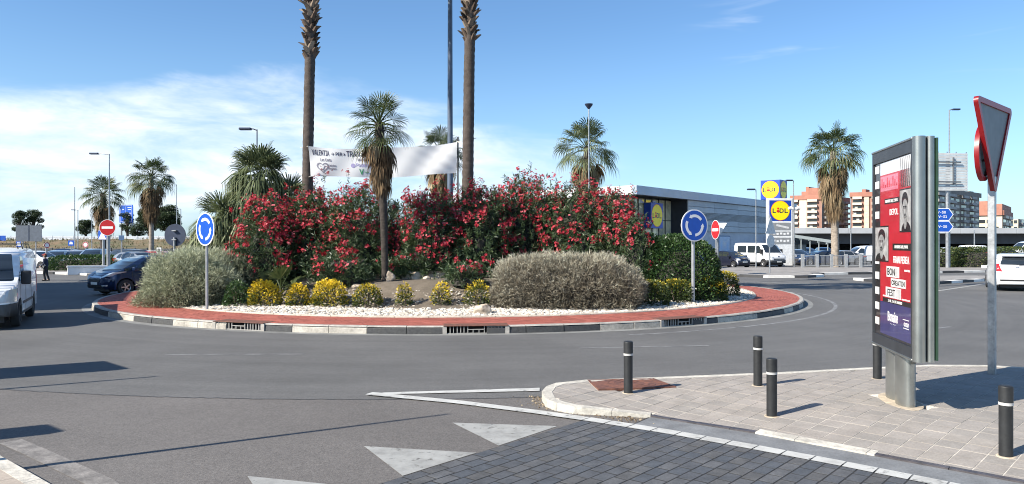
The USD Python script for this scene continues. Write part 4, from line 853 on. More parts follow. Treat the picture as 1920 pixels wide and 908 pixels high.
# ---- shapes
hatch = dict(L=4.25, W=1.78, H=1.50, r=.315, axles=(1.28, -1.32), belt=.93, soft=2, windows=[[(.88, .93), (.05, .96), (.02, 1.38), (.30, 1.38)], [(-.02, .96), (-.98, 1.0), (-.92, 1.36), (-.02, 1.40)], [(-1.05, 1.0), (-1.55, 1.06), (-1.30, 1.32), (-.98, 1.36)]],
    side=[(2.0, .22), (2.13, .34), (2.13, .62), (2.02, .78), (1.55, .93), (1.05, .99), (.55, 1.27), (.12, 1.45), (-.5, 1.51), (-1.2, 1.47), (-1.72, 1.30), (-2.02, .98), (-2.10, .80), (-2.12, .40), (-2.0, .22), (-1.0, .20), (1.0, .20)],
    screen=(.2, 1.25, mirror_pts(0, .70, .56, .98, 1.40)), rear=(-2.6, -1.45, mirror_pts(0, .62, .50, 1.03, 1.36)),
    trim=[('headlight', M_LAMP, 'front', (1.5, 2.4, [(.46, .66), (.80, .72), (.80, .84), (.52, .76)], 1)), ('grille', M_BLK, 'front', (1.7, 2.4, [(-.38, .58), (.38, .58), (.42, .68), (-.42, .68)])), ('lower_grille', M_BLK, 'front', (1.7, 2.4, [(-.55, .28), (.55, .28), (.5, .42), (-.5, .42)])),
          ('tail_light', M_TAIL, 'front', (-2.5, -1.5, [(.54, .78), (.86, .80), (.84, 1.02), (.66, 1.06)], 1)), ('sill', M_BLK, 'side', (.5, 1.2, [(-1.0, .18), (1.0, .18), (1.0, .27), (-1.0, .27)], 1))],
    seams=(.9, .0, -.98), handles=(.2, -.78), mirror=(.85, 1.0))
mpv = dict(L=4.47, W=1.83, H=1.64, r=.33, axles=(1.36, -1.36), belt=.98, soft=2, roofw=.70, windows=[[(1.12, .98), (.10, 1.02), (.08, 1.48), (.42, 1.50)], [(.04, 1.02), (-.98, 1.05), (-.95, 1.48), (.04, 1.52)], [(-1.04, 1.05), (-1.72, 1.10), (-1.52, 1.42), (-1.02, 1.48)], [(1.62, 1.0), (1.18, 1.0), (.62, 1.40)]],
    side=[(2.05, .24), (2.20, .36), (2.22, .62), (2.14, .78), (1.82, .95), (1.5, 1.04), (.9, 1.36), (.40, 1.58), (-.3, 1.65), (-1.2, 1.62), (-1.85, 1.45), (-2.12, 1.02), (-2.2, .78), (-2.2, .40), (-2.05, .24), (-1, .2), (1, .2)],
    screen=(.42, 1.75, mirror_pts(0, .76, .58, 1.03, 1.54)), rear=(-2.6, -1.65, mirror_pts(0, .66, .52, 1.08, 1.46)),
    trim=[('headlight', M_LAMP, 'front', (1.35, 2.4, [(.38, .70), (.80, .80), (.90, .98), (.62, .92)], 1)), ('grille', M_BLK, 'front', (1.8, 2.4, [(-.42, .56), (.42, .56), (.46, .70), (-.46, .70)])), ('chrome_strip', M_CHROME, 'front', (1.7, 2.4, [(-.52, .745), (0, .735), (.52, .745), (.52, .775), (0, .80), (-.52, .775)])),
          ('chrome_strip', M_CHROME, 'front', (1.7, 2.4, [(-.50, .69), (0, .67), (.50, .69), (.50, .712), (0, .70), (-.50, .712)])),
          ('lower_grille', M_BLK, 'front', (1.8, 2.4, [(-.62, .30), (.62, .30), (.58, .45), (-.58, .45)])), ('fog_light', M_LAMP, 'front', (1.7, 2.4, [(.58, .40), (.74, .40), (.74, .44), (.58, .44)], 1)), ('tail_light', M_TAIL, 'front', (-2.5, -1.5, [(.60, .85), (.88, .85), (.84, 1.12), (.68, 1.12)], 1)), ('sill', M_BLK, 'side', (.5, 1.2, [(-1.0, .2), (1.0, .2), (1.0, .29), (-1.0, .29)], 1))],
    seams=(1.1, .06, -1.0), handles=(.28, -.78), mirror=(1.05, 1.08))
city = dict(L=3.45, W=1.62, H=1.44, r=.29, axles=(1.12, -1.08), belt=.90, soft=2, windows=[[(.78, .92), (-.30, .95), (-.32, 1.33), (.30, 1.33)], [(-.38, .95), (-1.15, 1.02), (-.98, 1.27), (-.36, 1.33)]],
    side=[(1.60, .22), (1.71, .36), (1.72, .60), (1.62, .76), (1.3, .88), (.95, .95), (.48, 1.24), (.12, 1.40), (-.4, 1.45), (-1.0, 1.40), (-1.42, 1.18), (-1.62, .88), (-1.71, .65), (-1.71, .38), (-1.6, .22), (0, .2)],
    screen=(.15, 1.15, mirror_pts(0, .66, .52, .96, 1.35)), rear=(-2.2, -1.15, mirror_pts(0, .58, .48, 1.0, 1.28)),
    trim=[('headlight', M_LAMP, 'front', (1.2, 2.0, [(.46, .66), (.66, .64), (.72, .78), (.58, .82), (.46, .76)], 1)), ('grille', M_BLK, 'front', (1.3, 2.0, [(-.3, .32), (.3, .32), (.3, .42), (-.3, .42)])), ('chrome_strip', M_CHROME, 'front', (1.4, 2.0, [(-.16, .64), (.16, .64), (.16, .67), (-.16, .67)])),
          ('tail_light', M_TAIL, 'front', (-2.2, -1.2, [(.52, .66), (.76, .66), (.76, .9), (.6, .9)], 1))], seams=(.82, -.34), handles=(-.2,), mirror=(.74, .98))
sedan = dict(L=4.72, W=1.82, H=1.42, r=.325, axles=(1.42, -1.38), belt=.90, soft=2, roofw=.70, windows=[[(.82, .90), (-.05, .93), (-.05, 1.31), (.22, 1.31)], [(-.11, .93), (-1.05, .97), (-.80, 1.27), (-.11, 1.32)], [(-1.12, .97), (-1.5, 1.0), (-.92, 1.24)]],
    side=[(2.2, .24), (2.34, .36), (2.35, .58), (2.25, .72), (1.7, .86), (1.05, .94), (.5, 1.22), (.05, 1.38), (-.4, 1.42), (-.9, 1.36), (-1.45, 1.08), (-1.85, .97), (-2.25, .95), (-2.34, .78), (-2.35, .42), (-2.2, .24), (0, .2)],
    screen=(.1, 1.25, mirror_pts(0, .70, .55, .95, 1.34)), rear=(-1.9, -.75, mirror_pts(0, .62, .5, 1.0, 1.32)),
    trim=[('headlight', M_LAMP, 'front', (1.6, 2.6, [(.5, .6), (.84, .64), (.84, .76), (.56, .72)], 1)), ('grille', M_BLK, 'front', (1.9, 2.6, [(-.4, .42), (.4, .42), (.42, .64), (-.42, .64)])), ('tail_light', M_TAIL, 'front', (-2.6, -1.95, [(.5, .76), (.88, .76), (.88, .92), (.56, .92)], 1)), ('sill', M_BLK, 'side', (.5, 1.2, [(-1, .2), (1, .2), (1, .28), (-1, .28)], 1))],
    seams=(.86, -.08, -1.0), handles=(.05, -.85), mirror=(.78, .98))
M_VWHITE = paint('white_van_paint', (0.80, 0.80, 0.80)); M_GREYP = mat('grey_bumper_plastic', (0.06, 0.065, 0.07), .6, var=.15)
van = dict(L=4.90, W=1.96, H=2.04, r=.345, axles=(1.50, -1.46), belt=1.16, soft=2, nose=.86, tailw=.97, roofw=.84, rimm=M_GREYP, windows=[[(1.52, 1.16), (.55, 1.14), (.55, 1.80), (.98, 1.82)], [(1.78, 1.17), (1.58, 1.17), (1.08, 1.76)]],
    side=[(2.25, .30), (2.44, .38), (2.45, .70), (2.36, .98), (2.10, 1.10), (1.78, 1.20), (1.42, 1.58), (1.05, 1.90), (.70, 2.02), (-2.2, 2.04), (-2.40, 1.92), (-2.45, .60), (-2.42, .36), (-2.2, .30)],
    screen=(.9, 1.95, mirror_pts(0, .86, .72, 1.20, 1.88)), rear=(-2.7, -2.3, [(-.6, 1.2), (.6, 1.2), (.6, 1.7), (-.6, 1.7)]),
    trim=[('bumper', M_GREYP, 'front', (1.7, 2.7, [(-1.1, .2), (1.1, .2), (1.1, .66), (.5, .62), (-.5, .62), (-1.1, .66)])), ('headlight', M_LAMP, 'front', (1.85, 2.7, [(.56, .68), (.98, .68), (.98, 1.02), (.74, .98)], 1)), ('grille', M_BLK, 'front', (1.9, 2.7, [(-.5, .70), (.5, .70), (.46, .88), (-.46, .88)])),
          ('tail_light', M_TAIL, 'front', (-2.7, -2.2, [(.84, .7), (1.0, .7), (1.0, 1.35), (.86, 1.35)], 1)), ('rubbing_strip', M_GREYP, 'side', (.6, 1.3, [(-1.05, .56), (1.05, .56), (1.05, .63), (-1.05, .63)], 1)), ('sill', M_GREYP, 'side', (.6, 1.3, [(-1.05, .25), (1.1, .25), (1.1, .36), (-1.05, .36)], 1))],
    seams=(1.42, .48, -.75), handles=(.62, -.62), handlem=M_BLK, mirm=M_BLK, mirror=(1.42, 1.26), msize=(.07, .11, .17))
bus = dict(L=5.0, W=2.0, H=2.15, r=.34, axles=(1.58, -1.32), belt=1.22, soft=2, nose=.84, tailw=.97, roofw=.86, rimm=M_RIM, windows=[[(1.50, 1.20), (.66, 1.20), (.66, 1.84), (1.02, 1.84)], [(.46, 1.22), (-.55, 1.22), (-.55, 1.86), (.46, 1.86)], [(-.72, 1.22), (-1.95, 1.22), (-1.95, 1.86), (-.72, 1.86)]],
    side=[(2.3, .32), (2.49, .40), (2.5, .72), (2.40, 1.0), (2.0, 1.12), (1.74, 1.22), (1.42, 1.60), (1.08, 1.95), (.75, 2.10), (-2.25, 2.15), (-2.45, 2.0), (-2.5, .60), (-2.46, .38), (-2.2, .32)],
    screen=(.9, 1.95, mirror_pts(0, .88, .74, 1.24, 1.95)), rear=(-2.8, -2.35, [(-.7, 1.25), (.7, 1.25), (.7, 1.8), (-.7, 1.8)]),
    trim=[('bumper', M_GREYP, 'front', (1.8, 2.8, [(-1.1, .2), (1.1, .2), (1.1, .60), (-1.1, .60)])), ('headlight', M_LAMP, 'front', (1.85, 2.8, [(.55, .80), (.92, .80), (.92, .96), (.58, .94)], 1)), ('grille', M_BLK, 'front', (1.9, 2.8, [(-.6, .64), (.6, .64), (.6, .74), (-.6, .74)])), ('badge', M_CHROME, 'front', (1.9, 2.8, [(-.1, .86), (.1, .86), (.1, .96), (-.1, .96)])),
          ('tail_light', M_TAIL, 'front', (-2.8, -2.2, [(.86, .8), (1.0, .8), (1.0, 1.3), (.88, 1.3)], 1)), ('sill', M_GREYP, 'side', (.6, 1.3, [(-.95, .3), (1.2, .3), (1.2, .44), (-.95, .44)], 1))],
    seams=(1.5, .56, -.64), handles=(.72, .42), handlem=M_BLK, mirm=M_BLK, mirror=(1.46, 1.34), msize=(.09, .13, .2))
small_van = dict(L=4.4, W=1.8, H=1.82, r=.31, axles=(1.32, -1.36), belt=1.08, soft=2, tailw=.97, roofw=.80, windows=[[(1.15, 1.06), (.30, 1.06), (.30, 1.55), (.62, 1.58)]],
    side=[(2.05, .28), (2.19, .40), (2.2, .66), (2.08, .86), (1.6, 1.02), (1.2, 1.12), (.75, 1.52), (.30, 1.76), (-.4, 1.83), (-1.9, 1.82), (-2.16, 1.72), (-2.2, .60), (-2.17, .36), (-2.0, .28)],
    screen=(.4, 1.5, mirror_pts(0, .74, .62, 1.1, 1.66)), rear=(-2.6, -2.0, [(-.6, 1.1), (.6, 1.1), (.55, 1.6), (-.55, 1.6)]),
    trim=[('headlight', M_LAMP, 'front', (1.5, 2.6, [(.5, .70), (.85, .74), (.85, .92), (.6, .9)], 1)), ('bumper', M_GREYP, 'front', (1.7, 2.6, [(-1, .2), (1, .2), (1, .5), (-1, .5)])), ('tail_light', M_TAIL, 'front', (-2.6, -2.0, [(.74, .8), (.9, .8), (.9, 1.3), (.76, 1.3)], 1))], seams=(1.1, .2), handles=(.35,), mirror=(1.1, 1.12))
# ---- placing
def place(px, base, heading, fx, fy):
    """world spot of a vehicle whose local point (fx, fy, 0) touches the ground at that place in the view"""
    h = np.array(heading) / np.linalg.norm(heading); p = G(px, base)[:2]; l = np.array([-h[1], h[0]]); q = p - h * fx - l * fy; return (q[0], q[1], .004)
hd = (.455, -.89)
tv = vehicle('delivery_van', 'white panel van with a roof rack at the left edge of the photo', 'van', place(33, 611, hd, 1.5, .9), hd, van, M_VWHITE)
plate(tv, 2.455, .46, 1)
for x in (.5, -.45, -1.4, -2.1):
    obj('rack_bar', tube([(x, -.80, 2.0), (x, -.76, 2.14), (x, .76, 2.14), (x, .80, 2.0)], .018, 6), M_BLK, tv)
M_VLOGO = mat('red_van_mark', (0.55, 0.05, 0.06), .4); M_VLOGOB = mat('blue_van_mark', (0.10, 0.16, 0.40), .4)
plv = ext_side(chaikin(van['side'], 1), .004)
for k, (x, z, w, h, mt) in enumerate([(-1.75, 1.10, .22, .16, M_VLOGO), (-1.98, 1.06, .16, .20, M_VLOGO), (-1.45, 1.10, .16, .12, M_VLOGO), (-.9, 1.58, .08, .30, M_VLOGOB), (-1.05, 1.50, .08, .40, M_VLOGOB), (-1.2, 1.56, .08, .26, M_VLOGOB), (-1.38, 1.48, .1, .30, M_VLOGOB)]):
    e = chaikin([(x - w / 2, z - h / 2), (x + w / 2, z - h / 2), (x + w / 2, z + h / 2), (x - w / 2, z + h / 2)], 2)
    yy = .945 - (z - 1.0) * .16; m = prism(e, 0, .006); m.apply_transform(np.array([[1, 0, 0, 0], [0, -.16, 1, yy + .16 * 1.0 * 0], [0, 1, 0, 0], [0, 0, 0, 1.0]])); m.fix_normals(); m.apply_translation([0, .16 * z - .0, 0]); obj('lettering_mark', m, mt, tv)
M_DBLUE = paint('dark_blue_paint', (0.008, 0.018, 0.055), .25, .15); M_BLACKP = paint('blue_black_paint', (0.012, 0.014, 0.028), .25); M_WHITE_P = paint('white_car_paint', (0.70, 0.71, 0.72)); M_SILV = paint('silver_paint', (0.40, 0.42, 0.44), .3, .6); M_LBLUE = paint('pale_blue_paint', (0.22, 0.32, 0.42), .3, .4); M_DGREY = paint('dark_grey_paint', (0.05, 0.055, 0.06), .3, .3); M_REDP = paint('red_paint', (0.40, 0.02, 0.02))
hd = (-.58, -.82)
tb = vehicle('family_car', 'dark blue people carrier driving round the island behind the grey shrub', 'car', place(236, 553, hd, 1.36, .86), hd, mpv, M_DBLUE)
plate(tb, 2.215, .50, 1)
hd = (.45, .89)
tw = vehicle('white_hatchback', 'white hatchback seen from behind at the right edge of the photo', 'car', place(1868, 545, hd, -2.0, .80), hd, dict(hatch, H=1.66, side=[(x, z * 1.11) for x, z in hatch['side']], belt=1.02, windows=[[(x, z * 1.10) for x, z in w] for w in hatch['windows']], rear=(-2.6, -1.40, mirror_pts(0, .66, .52, 1.18, 1.52)), screen=(.2, 1.25, mirror_pts(0, .70, .56, 1.1, 1.55)),
    trim=[('tail_light', M_TAIL, 'front', (-2.6, -1.45, [(.58, .88), (.88, .90), (.86, 1.20), (.70, 1.24), (.64, 1.02)], 1)), ('bumper_strip', M_BLK, 'front', (-2.6, -1.7, [(-.66, .46), (.66, .46), (.70, .53), (-.70, .53)])), ('valance', M_BLK, 'front', (-2.6, -1.7, [(-.7, .2), (.7, .2), (.7, .30), (-.7, .30)])), ('badge', M_CHROME, 'front', (-2.6, -1.6, [(-.07, 1.06), (.07, 1.06), (.07, 1.11), (-.07, 1.11)]))]), M_WHITE_P)
plate(tw, -2.09, .92, -1)
obj('wiper', tube([(-1.98, -.05, 1.16), (-2.02, -.35, 1.15), (-1.97, -.50, 1.18)], .012, 5), M_BLK, tw); obj('rear_spoiler', rbox(-1.72, -1.42, -.56, .56, 1.555, 1.59, .012), M_WHITE_P, tw)
hd = (.42, -.91)
tc_ = vehicle('city_car', 'small blue-black car parked before the supermarket wall left of the white minibus', 'car', place(1383, 502, hd, 1.6, -.72), hd, city, M_BLACKP); plate(tc_, 1.72, .5, 1)
hd = (.37, -.93)
tm_b = vehicle('minibus', 'white minibus with side windows parked before the tall supermarket sign', 'minibus', place(1443, 500, hd, 2.3, -.9), hd, bus, M_WHITE_P); plate(tm_b, 2.505, .46, 1)
hd = (-1, -.08)
vehicle('saloon_car', 'dark blue saloon parked side-on behind the railings left of the palm trunk', 'car', (AX(1538, 69), 69, .004), hd, sedan, M_DBLUE)
vehicle('saloon_car', 'silver saloon parked side-on right behind the palm trunk on the far pavement', 'car', (AX(1574, 72), 72, .004), hd, sedan, M_SILV)
vehicle('small_van', 'small white van parked at the far right of the railings, beside the advertising panel', 'van', (AX(1618, 76), 76, .004), (-1, -.05), small_van, M_WHITE_P)
for px, d, hd, sp, pm, lab in ((1492, 74, (.2, -1), hatch, M_SILV, 'silver car parked nose-on just right of the minibus'), (1512, 96, (.3, -1), hatch, M_WHITE_P, 'white car parked under the trolley shelter, left one'), (1545, 98, (-.2, -1), hatch, M_LBLUE, 'pale blue car parked under the trolley shelter, right one'),
        (1784, 80, (1, .1), mpv, M_WHITE_P, 'white car behind the hedge by the blue arrow signs'), (1752, 84, (1, 0), hatch, M_DBLUE, 'blue car half hidden behind the advertising panel and hedge'), (1836, 92, (1, .05), small_van, M_WHITE_P, 'white van behind the hedge before the flyover'), (1876, 82, (1, 0), mpv, M_DBLUE, 'blue car behind the right hedge, beside the bridge pier')):
    vehicle('parked_car', lab, 'car', (AX(px, d), d, .004), hd, sp, pm, group='cars parked on the right side', detail=False)
vehicle('box_van', 'white box van behind the hedge at the right edge of the photo', 'van', (AX(1925, 82), 82, .004), (-1, 0), dict(small_van, H=2.3, side=[(x, z * 1.26) for x, z in small_van['side']], belt=1.3, windows=[[(x, z * 1.26) for x, z in w] for w in small_van['windows']], screen=(.4, 1.5, mirror_pts(0, .74, .62, 1.4, 2.1))), M_WHITE_P, detail=False)
for px, d, hd, sp, pm, lab in ((108, 63, (.3, -1), hatch, M_LBLUE, 'pale blue car in the left car park, the one right behind the walking person'), (144, 64, (.25, -1), hatch, M_SILV, 'grey-blue car in the left car park behind the hedge, left of the no-entry sign'), (178, 63, (.25, -1), mpv, M_LBLUE, 'pale blue car in the left car park just left of the no-entry post'),
        (72, 60, (.9, -.3), hatch, M_WHITE_P, 'white car in the left car park partly behind the van'), (252, 60, (.85, -.4), mpv, M_DGREY, 'dark estate car in the left car park above the blue people carrier'), (262, 54, (.9, -.5), hatch, M_SILV, 'pale silver car right behind the blue people carrier'), (296, 62, (.9, -.2), hatch, M_WHITE_P, 'white car in the left car park below the right palm'), (306, 57, (.9, -.2), hatch, M_REDP, 'red car glimpsed above the sage-grey shrub'),
        (135, 78, (1, 0), hatch, M_DBLUE, 'dark blue car in the back row of the left car park')):
    vehicle('parked_car', lab, 'car', (AX(px, d), d, .004), hd, sp, pm, group='cars in the left car park', detail=False)
# ------------------------------------------------------------------ street furniture and signs
M_BOLL = mat('bollard_black', (0.016, 0.017, 0.018), .6, var=.25, scale=9.0, fine=(40.0, .2)); M_BAND = mat('bollard_band', (0.46, 0.455, 0.44), .55, var=.2)
M_DUSTRING = mat('sandy_mortar', (0.46, 0.38, 0.28), .95, var=.25, fine=(30.0, .2))
for px, base, top, lab in ((1178, 737, 640, 'black bollard with a white band standing by the rusty cover, nearest the pavement tip'), (1421, 722, 629, 'black bollard with a white band at the road edge in the middle of the pavement'), (1447, 782, 674, 'black bollard with a white band standing inside the pavement left of the advertising panel'),
                           (1645, 710, 622, 'black bollard half hidden behind the lower left corner of the advertising panel'), (1886, 858, 726, 'black bollard with a white band at the right edge, nearest the camera')):
    p = G(px, base, PZ); p = G(px, base, PZ - drop(p)); h = (base - top) * p[1] / FP; r = .062
    if px == 1645: p = G(px, 709, PZ); h = .70
    b = thing('bollard', lab, 'bollard', (p[0], p[1], PZ - drop(p)), 0, group='black bollards on the pavement')
    obj('post', cyl(r, r, -.05, h * .72, 28), M_BOLL, b, smooth=40)
    obj('white_band', cyl(r + .004, r + .004, h * .725, h * .765, 28), M_BAND, b, smooth=40)
    obj('head', lathe([(0.001, h), (r * .8, h), (r * .97, h - .006), (r + .003, h - .016), (r + .003, h * .77), (.001, h * .77)], 28), M_BOLL, b, smooth=30)
    obj('mortar_collar', cyl(r + .035, r + .02, -.01, .003, 20), M_DUSTRING, b)
M_ALU = mat('brushed_aluminium', (0.36, 0.37, 0.35), .34, .85, var=.12, scale=3.0, bump=.05, bscale=90.0); M_GALV = mat('galvanised_steel', (0.40, 0.41, 0.42), .42, .75, var=.22, scale=7.0, fine=(30.0, .12))
M_POST = mat('grey_sign_post', (0.34, 0.35, 0.36), .45, .4, var=.15, scale=6.0); M_SBLUE = mat('sign_blue', (0.010, 0.075, 0.40), .35, var=.06); M_SWHITE = mat('sign_white', (0.74, 0.74, 0.74), .4, var=.05); M_SRED = mat('sign_red', (0.40, 0.010, 0.014), .4, var=.08); M_SBACK = mat('sign_back', (0.19, 0.20, 0.21), .5, .5, var=.12); M_SDARK = mat('dark_sign_back', (0.030, 0.042, 0.075), .5, .2, var=.15)
def disc(r, z0, z1, n=48): return prism(Point(0, 0).buffer(r, n // 4), z0, z1)
def arrow_arc(r, w, a0, a1, head):
    a = np.linspace(a0, a1, 20); body = LineString([(r * math.cos(t), r * math.sin(t)) for t in a]).buffer(w / 2, cap_style=2); s = 1 if a1 > a0 else -1
    e = a1; u = np.array([math.cos(e), math.sin(e)]); tn = np.array([-u[1], u[0]]) * s; c = u * r
    return body.union(Polygon([c + u * head * .62, c - u * head * .62, c + tn * head * .95]))
def round_sign(name, label, loc, face_dir, zc, r, zb=0.0, post_r=.045, kind='ring'):
    """disc sign on a round post; face_dir is the direction its face looks"""
    ang = math.atan2(face_dir[1], face_dir[0]); t = thing(name, label, 'road sign', loc, ang + math.pi / 2)   # local -y is the face
    obj('post', cyl(post_r, post_r, -.2, zc - zb - r * .2, 16), M_POST, t, smooth=40)
    o, x, y, n = (0, -post_r - .012, zc - zb), np.array([1, 0, 0.]), np.array([0, 0, 1.]), np.array([0, -1., 0])
    obj('back_plate', put(disc(r, -.012, .008), o, x, y, n), M_SWHITE if kind != 'back' else M_SDARK, t, smooth=30)
    if kind == 'ring':
        obj('blue_face', put(disc(r * .93, .008, .0105), o, x, y, n), M_SBLUE, t)
        for k in range(3):
            a0 = math.radians(70 - 120 * k + 78); a1 = math.radians(70 - 120 * k)
            a0, a1 = math.radians(35 + 120 * k), math.radians(35 + 78 + 120 * k)
            obj('arrow', put(prism(arrow_arc(r * .60, r * .17, a0, a1, r * .21), .0105, .0130), o, x, y, n), M_SWHITE, t)
    elif kind == 'noentry':
        obj('red_face', put(disc(r * .95, .008, .0105), o, x, y, n), M_SRED, t); obj('white_bar', put(prism(sbox(-r * .68, -r * .15, r * .68, r * .15), .0105, .013), o, x, y, n), M_SWHITE, t)
    elif kind == 'limit':
        obj('red_ring', put(prism(Point(0, 0).buffer(r * .96).difference(Point(0, 0).buffer(r * .70)), .008, .0105), o, x, y, n), M_SRED, t)
    for zz in (-.4 * r, .4 * r): obj('clamp', bx(-.08, .08, -post_r - .012, post_r + .01, zc - zb + zz - .02, zc - zb + zz + .02), M_POST, t)
    return t
def sign_at(px, py, base, rpx, zb, face_dir, label, kind='ring', name='roundabout_sign', d=None, post_r=.045, squash=1.0):
    d = d or FP * (EYE - zb) / (base - HY); round_sign(name, label, (AX(px, d), d, zb), face_dir, AZ(py, d), rpx * d / FP, zb, post_r, kind)
sign_at(388, 429, 582, 31, .26, (-.61, -.79), 'round blue sign with three white arrows at the left of the island', d=21.5, post_r=.04)
sign_at(1299.5, 422, 567, 30, .26, (.39, -.92), 'round blue sign with three white arrows at the right of the island', d=23.7, post_r=.06)
sign_at(327, 440, 560, 21, .26, (.1, 1), 'back of a round dark sign behind the sage-grey shrub', 'back', 'round_sign', d=28.0)
sign_at(203, 426, 517, 15, 0, (.05, -1), 'round red no-entry sign in front of the left palms', 'noentry', 'no_entry_sign', d=48, post_r=.10)
sign_at(1343, 430, 505, 18, 0, (-.985, -.17), 'red no-entry sign half turned away, above the rounded evergreen bush', 'noentry', 'no_entry_sign', d=47)
sign_at(161, 458, 490, 5.5, 0, (0, -1), 'tiny red-ringed speed sign by the left embankment', 'limit', 'speed_sign', d=72, post_r=.05)
sign_at(87, 459, 500, 5.5, 0, (1, -.6), 'small round pale sign on a post above the walking person', 'limit', 'speed_sign', d=60, post_r=.07)
# small blue pictogram signs in the left car park
def panel_sign(name, label, px, py, w, h, d, m, face=(0, -1), zb=0.0, posts=(0,), pr=.045, back=None, category='road sign', extra=None, group=None):
    s = d / FP; t = thing(name, label, category, (AX(px, d), d, zb), math.atan2(face[1], face[0]) + math.pi / 2, group=group); zc = AZ(py, d) - zb
    for q in posts: obj('post', cyl(pr, pr, -.2, zc + h * s * .4, 12, (q * w * s, 0)), M_POST, t, smooth=40)
    obj('panel', rbox(-w * s / 2, w * s / 2, -pr - .035, -pr - .005, zc - h * s / 2, zc + h * s / 2, .006), m, t)
    if extra: extra(t, (0, -pr - .0355, zc), s)
    return t
X_, Z_, NY = np.array([1., 0, 0]), np.array([0, 0, 1.]), np.array([0, -1., 0])
def carpark_face(t, o, s): obj('emblem', put(prism(Polygon([(-.16, -.10), (.18, -.10), (.12, .10), (-.08, .12)]), 0, .004), o, X_, Z_, NY), M_SWHITE, t)
panel_sign('blue_sign', 'small blue square sign in the left car park, above the pale blue cars', 134, 455, 11, 10, 66, M_SBLUE, extra=carpark_face)
panel_sign('blue_sign', 'small blue-grey sign on a thin post above the dark estate car', 228, 445, 9, 9, 55, mat('blue_grey_sign', (.12, .2, .34), .5), (.3, -1), extra=None)
panel_sign('blue_sign', 'small blue sign above the roof of the white van', 36, 457, 9, 10, 50, M_SBLUE, extra=carpark_face)
def crossing_face(t, o, s):
    obj('white_triangle', put(prism(Polygon([(-.30, -.30), (.30, -.30), (0, .28)]), 0, .004), o, X_, Z_, NY), M_SWHITE, t)
panel_sign('crossing_sign', 'blue square crossing sign with a white triangle behind the no-entry sign', 194, 440, 17, 17, 53, M_SBLUE, (-.15, -1), pr=.09, extra=crossing_face)
panel_sign('map_board', 'small white framed notice on the left, over the sage-grey shrub', 299, 469, 8.5, 11, 52, M_SWHITE, extra=lambda t, o, s: obj('notice', put(prism(sbox(-.1, -.14, .1, .14), 0, .004), o, X_, Z_, NY), M_SBACK, t))
panel_sign('sign_back', 'grey back of a wide road sign at the left edge, above the van', 55, 437, 46, 30, 58, mat('grey_sign_panel', (.12, .14, .17), .6, .2), (.1, -1), posts=(-.25, .25), extra=lambda t, o, s: obj('panel_joint', put(prism(sbox(-.03, -.62, .03, .62), 0, .012), o, X_, Z_, NY), M_SDARK, t))
# big blue direction sign on two posts
def gantry_face(t, o, s):
    for y in (-.38, .0, .38): pass
    obj('white_border', put(prism(sbox(-1.52, -1.66, 1.52, 1.66).difference(sbox(-1.48, -1.62, 1.48, 1.62)), 0, .01), o, X_, Z_, NY), M_SWHITE, t)
    obj('white_rule', put(prism(sbox(-.07, -1.5, -.04, 1.5), 0, .01), o, X_, Z_, NY), M_SWHITE, t)
    for k, (x, y, w) in enumerate(((.85, 1.2, 1.0), (.85, .8, .8), (.8, .1, 1.0), (.85, -.3, .8), (.75, -1.0, .9), (-.8, .8, .5), (-.8, -.7, .5))): obj('legend_line', put(prism(sbox(x - w / 2, y - .05, x + w / 2, y + .05), 0, .01), o, X_, Z_, NY), M_SWHITE, t)
panel_sign('direction_sign', 'big blue motorway direction sign between the two left palms', 238, 400, 33, 33, 150, M_SBLUE, (-.35, -1), posts=(-.4, .4), pr=.16, extra=gantry_face)
# thin triangular sign seen nearly edge-on in front of the supermarket sign
s_, d_ = 50 / FP, 50.0
t = thing('warning_sign', 'pale back of a triangular sign on a thin post before the tall supermarket sign', 'road sign', (AX(1443, d_), d_, .12), math.radians(35))
obj('post', cyl(.045, .045, -.2, AZ(402, d_) - .12, 12), M_GALV, t, smooth=40); zc = AZ(424, d_) - .12
obj('panel', put(prism(Polygon([(-.50, -.45), (.50, -.45), (0, .62)]).buffer(.04), 0, .02), (0, -.07, zc), X_, Z_, NY), mat('pale_sign_back', (.5, .5, .5), .5, .2), t)
obj('lower_panel', put(disc(.42, 0, .02), (0, -.07, zc - .98), X_, Z_, NY), mat('pale_sign_back', (.5, .5, .5)), t)
t = thing('warning_sign', 'white back of a triangular sign behind the half-turned no-entry sign', 'road sign', (AX(1346, 47.6), 47.6, .0), math.radians(-20))
obj('post', cyl(.04, .04, -.2, AZ(425, 47.6), 12), M_GALV, t, smooth=40); obj('panel', put(prism(Polygon([(-.42, .3), (.42, .3), (0, -.42)]).buffer(.03), 0, .02), (.1, -.06, AZ(427, 47.6)), X_, Z_, NY), M_SWHITE, t)
# blue arrow signs on the right
t = thing('arrow_signs', 'two blue arrow-shaped road signs pointing right, one above the other on a post', 'road sign', (AX(1758, 37), 37, .1), .0)
obj('post', cyl(.095, .095, -.2, AZ(388, 37), 14), M_GALV, t, smooth=40)
for k, (y0, y1) in enumerate(((390, 413), (413.5, 435))):
    z1, z0 = AZ(y0, 37) - .1, AZ(y1, 37) - .1; w = 27 * 37 / FP; zc, h = (z0 + z1) / 2, (z1 - z0); P_ = [(-.9, -h / 2), (w - .22, -h / 2), (w, 0), (w - .22, h / 2), (-.9, h / 2)]
    o = (0, -.13, zc); p = obj('arrow_panel', put(prism(Polygon(P_), -.03, .0), o, X_, Z_, NY), M_SWHITE, t)
    obj('blue_face', put(prism(Polygon(P_).buffer(-.035), 0, .003), o, X_, Z_, NY), M_SBLUE, p)
    for j, tx in enumerate((('V-30', 'CV-31') if k == 0 else ('CV-30',))): obj('lettering', put(text(tx, .12, .003, True, center=(.12, (.11 - .22 * j) if k == 0 else 0)), (0, -.1335, zc), X_, Z_, NY), M_SWHITE, p)
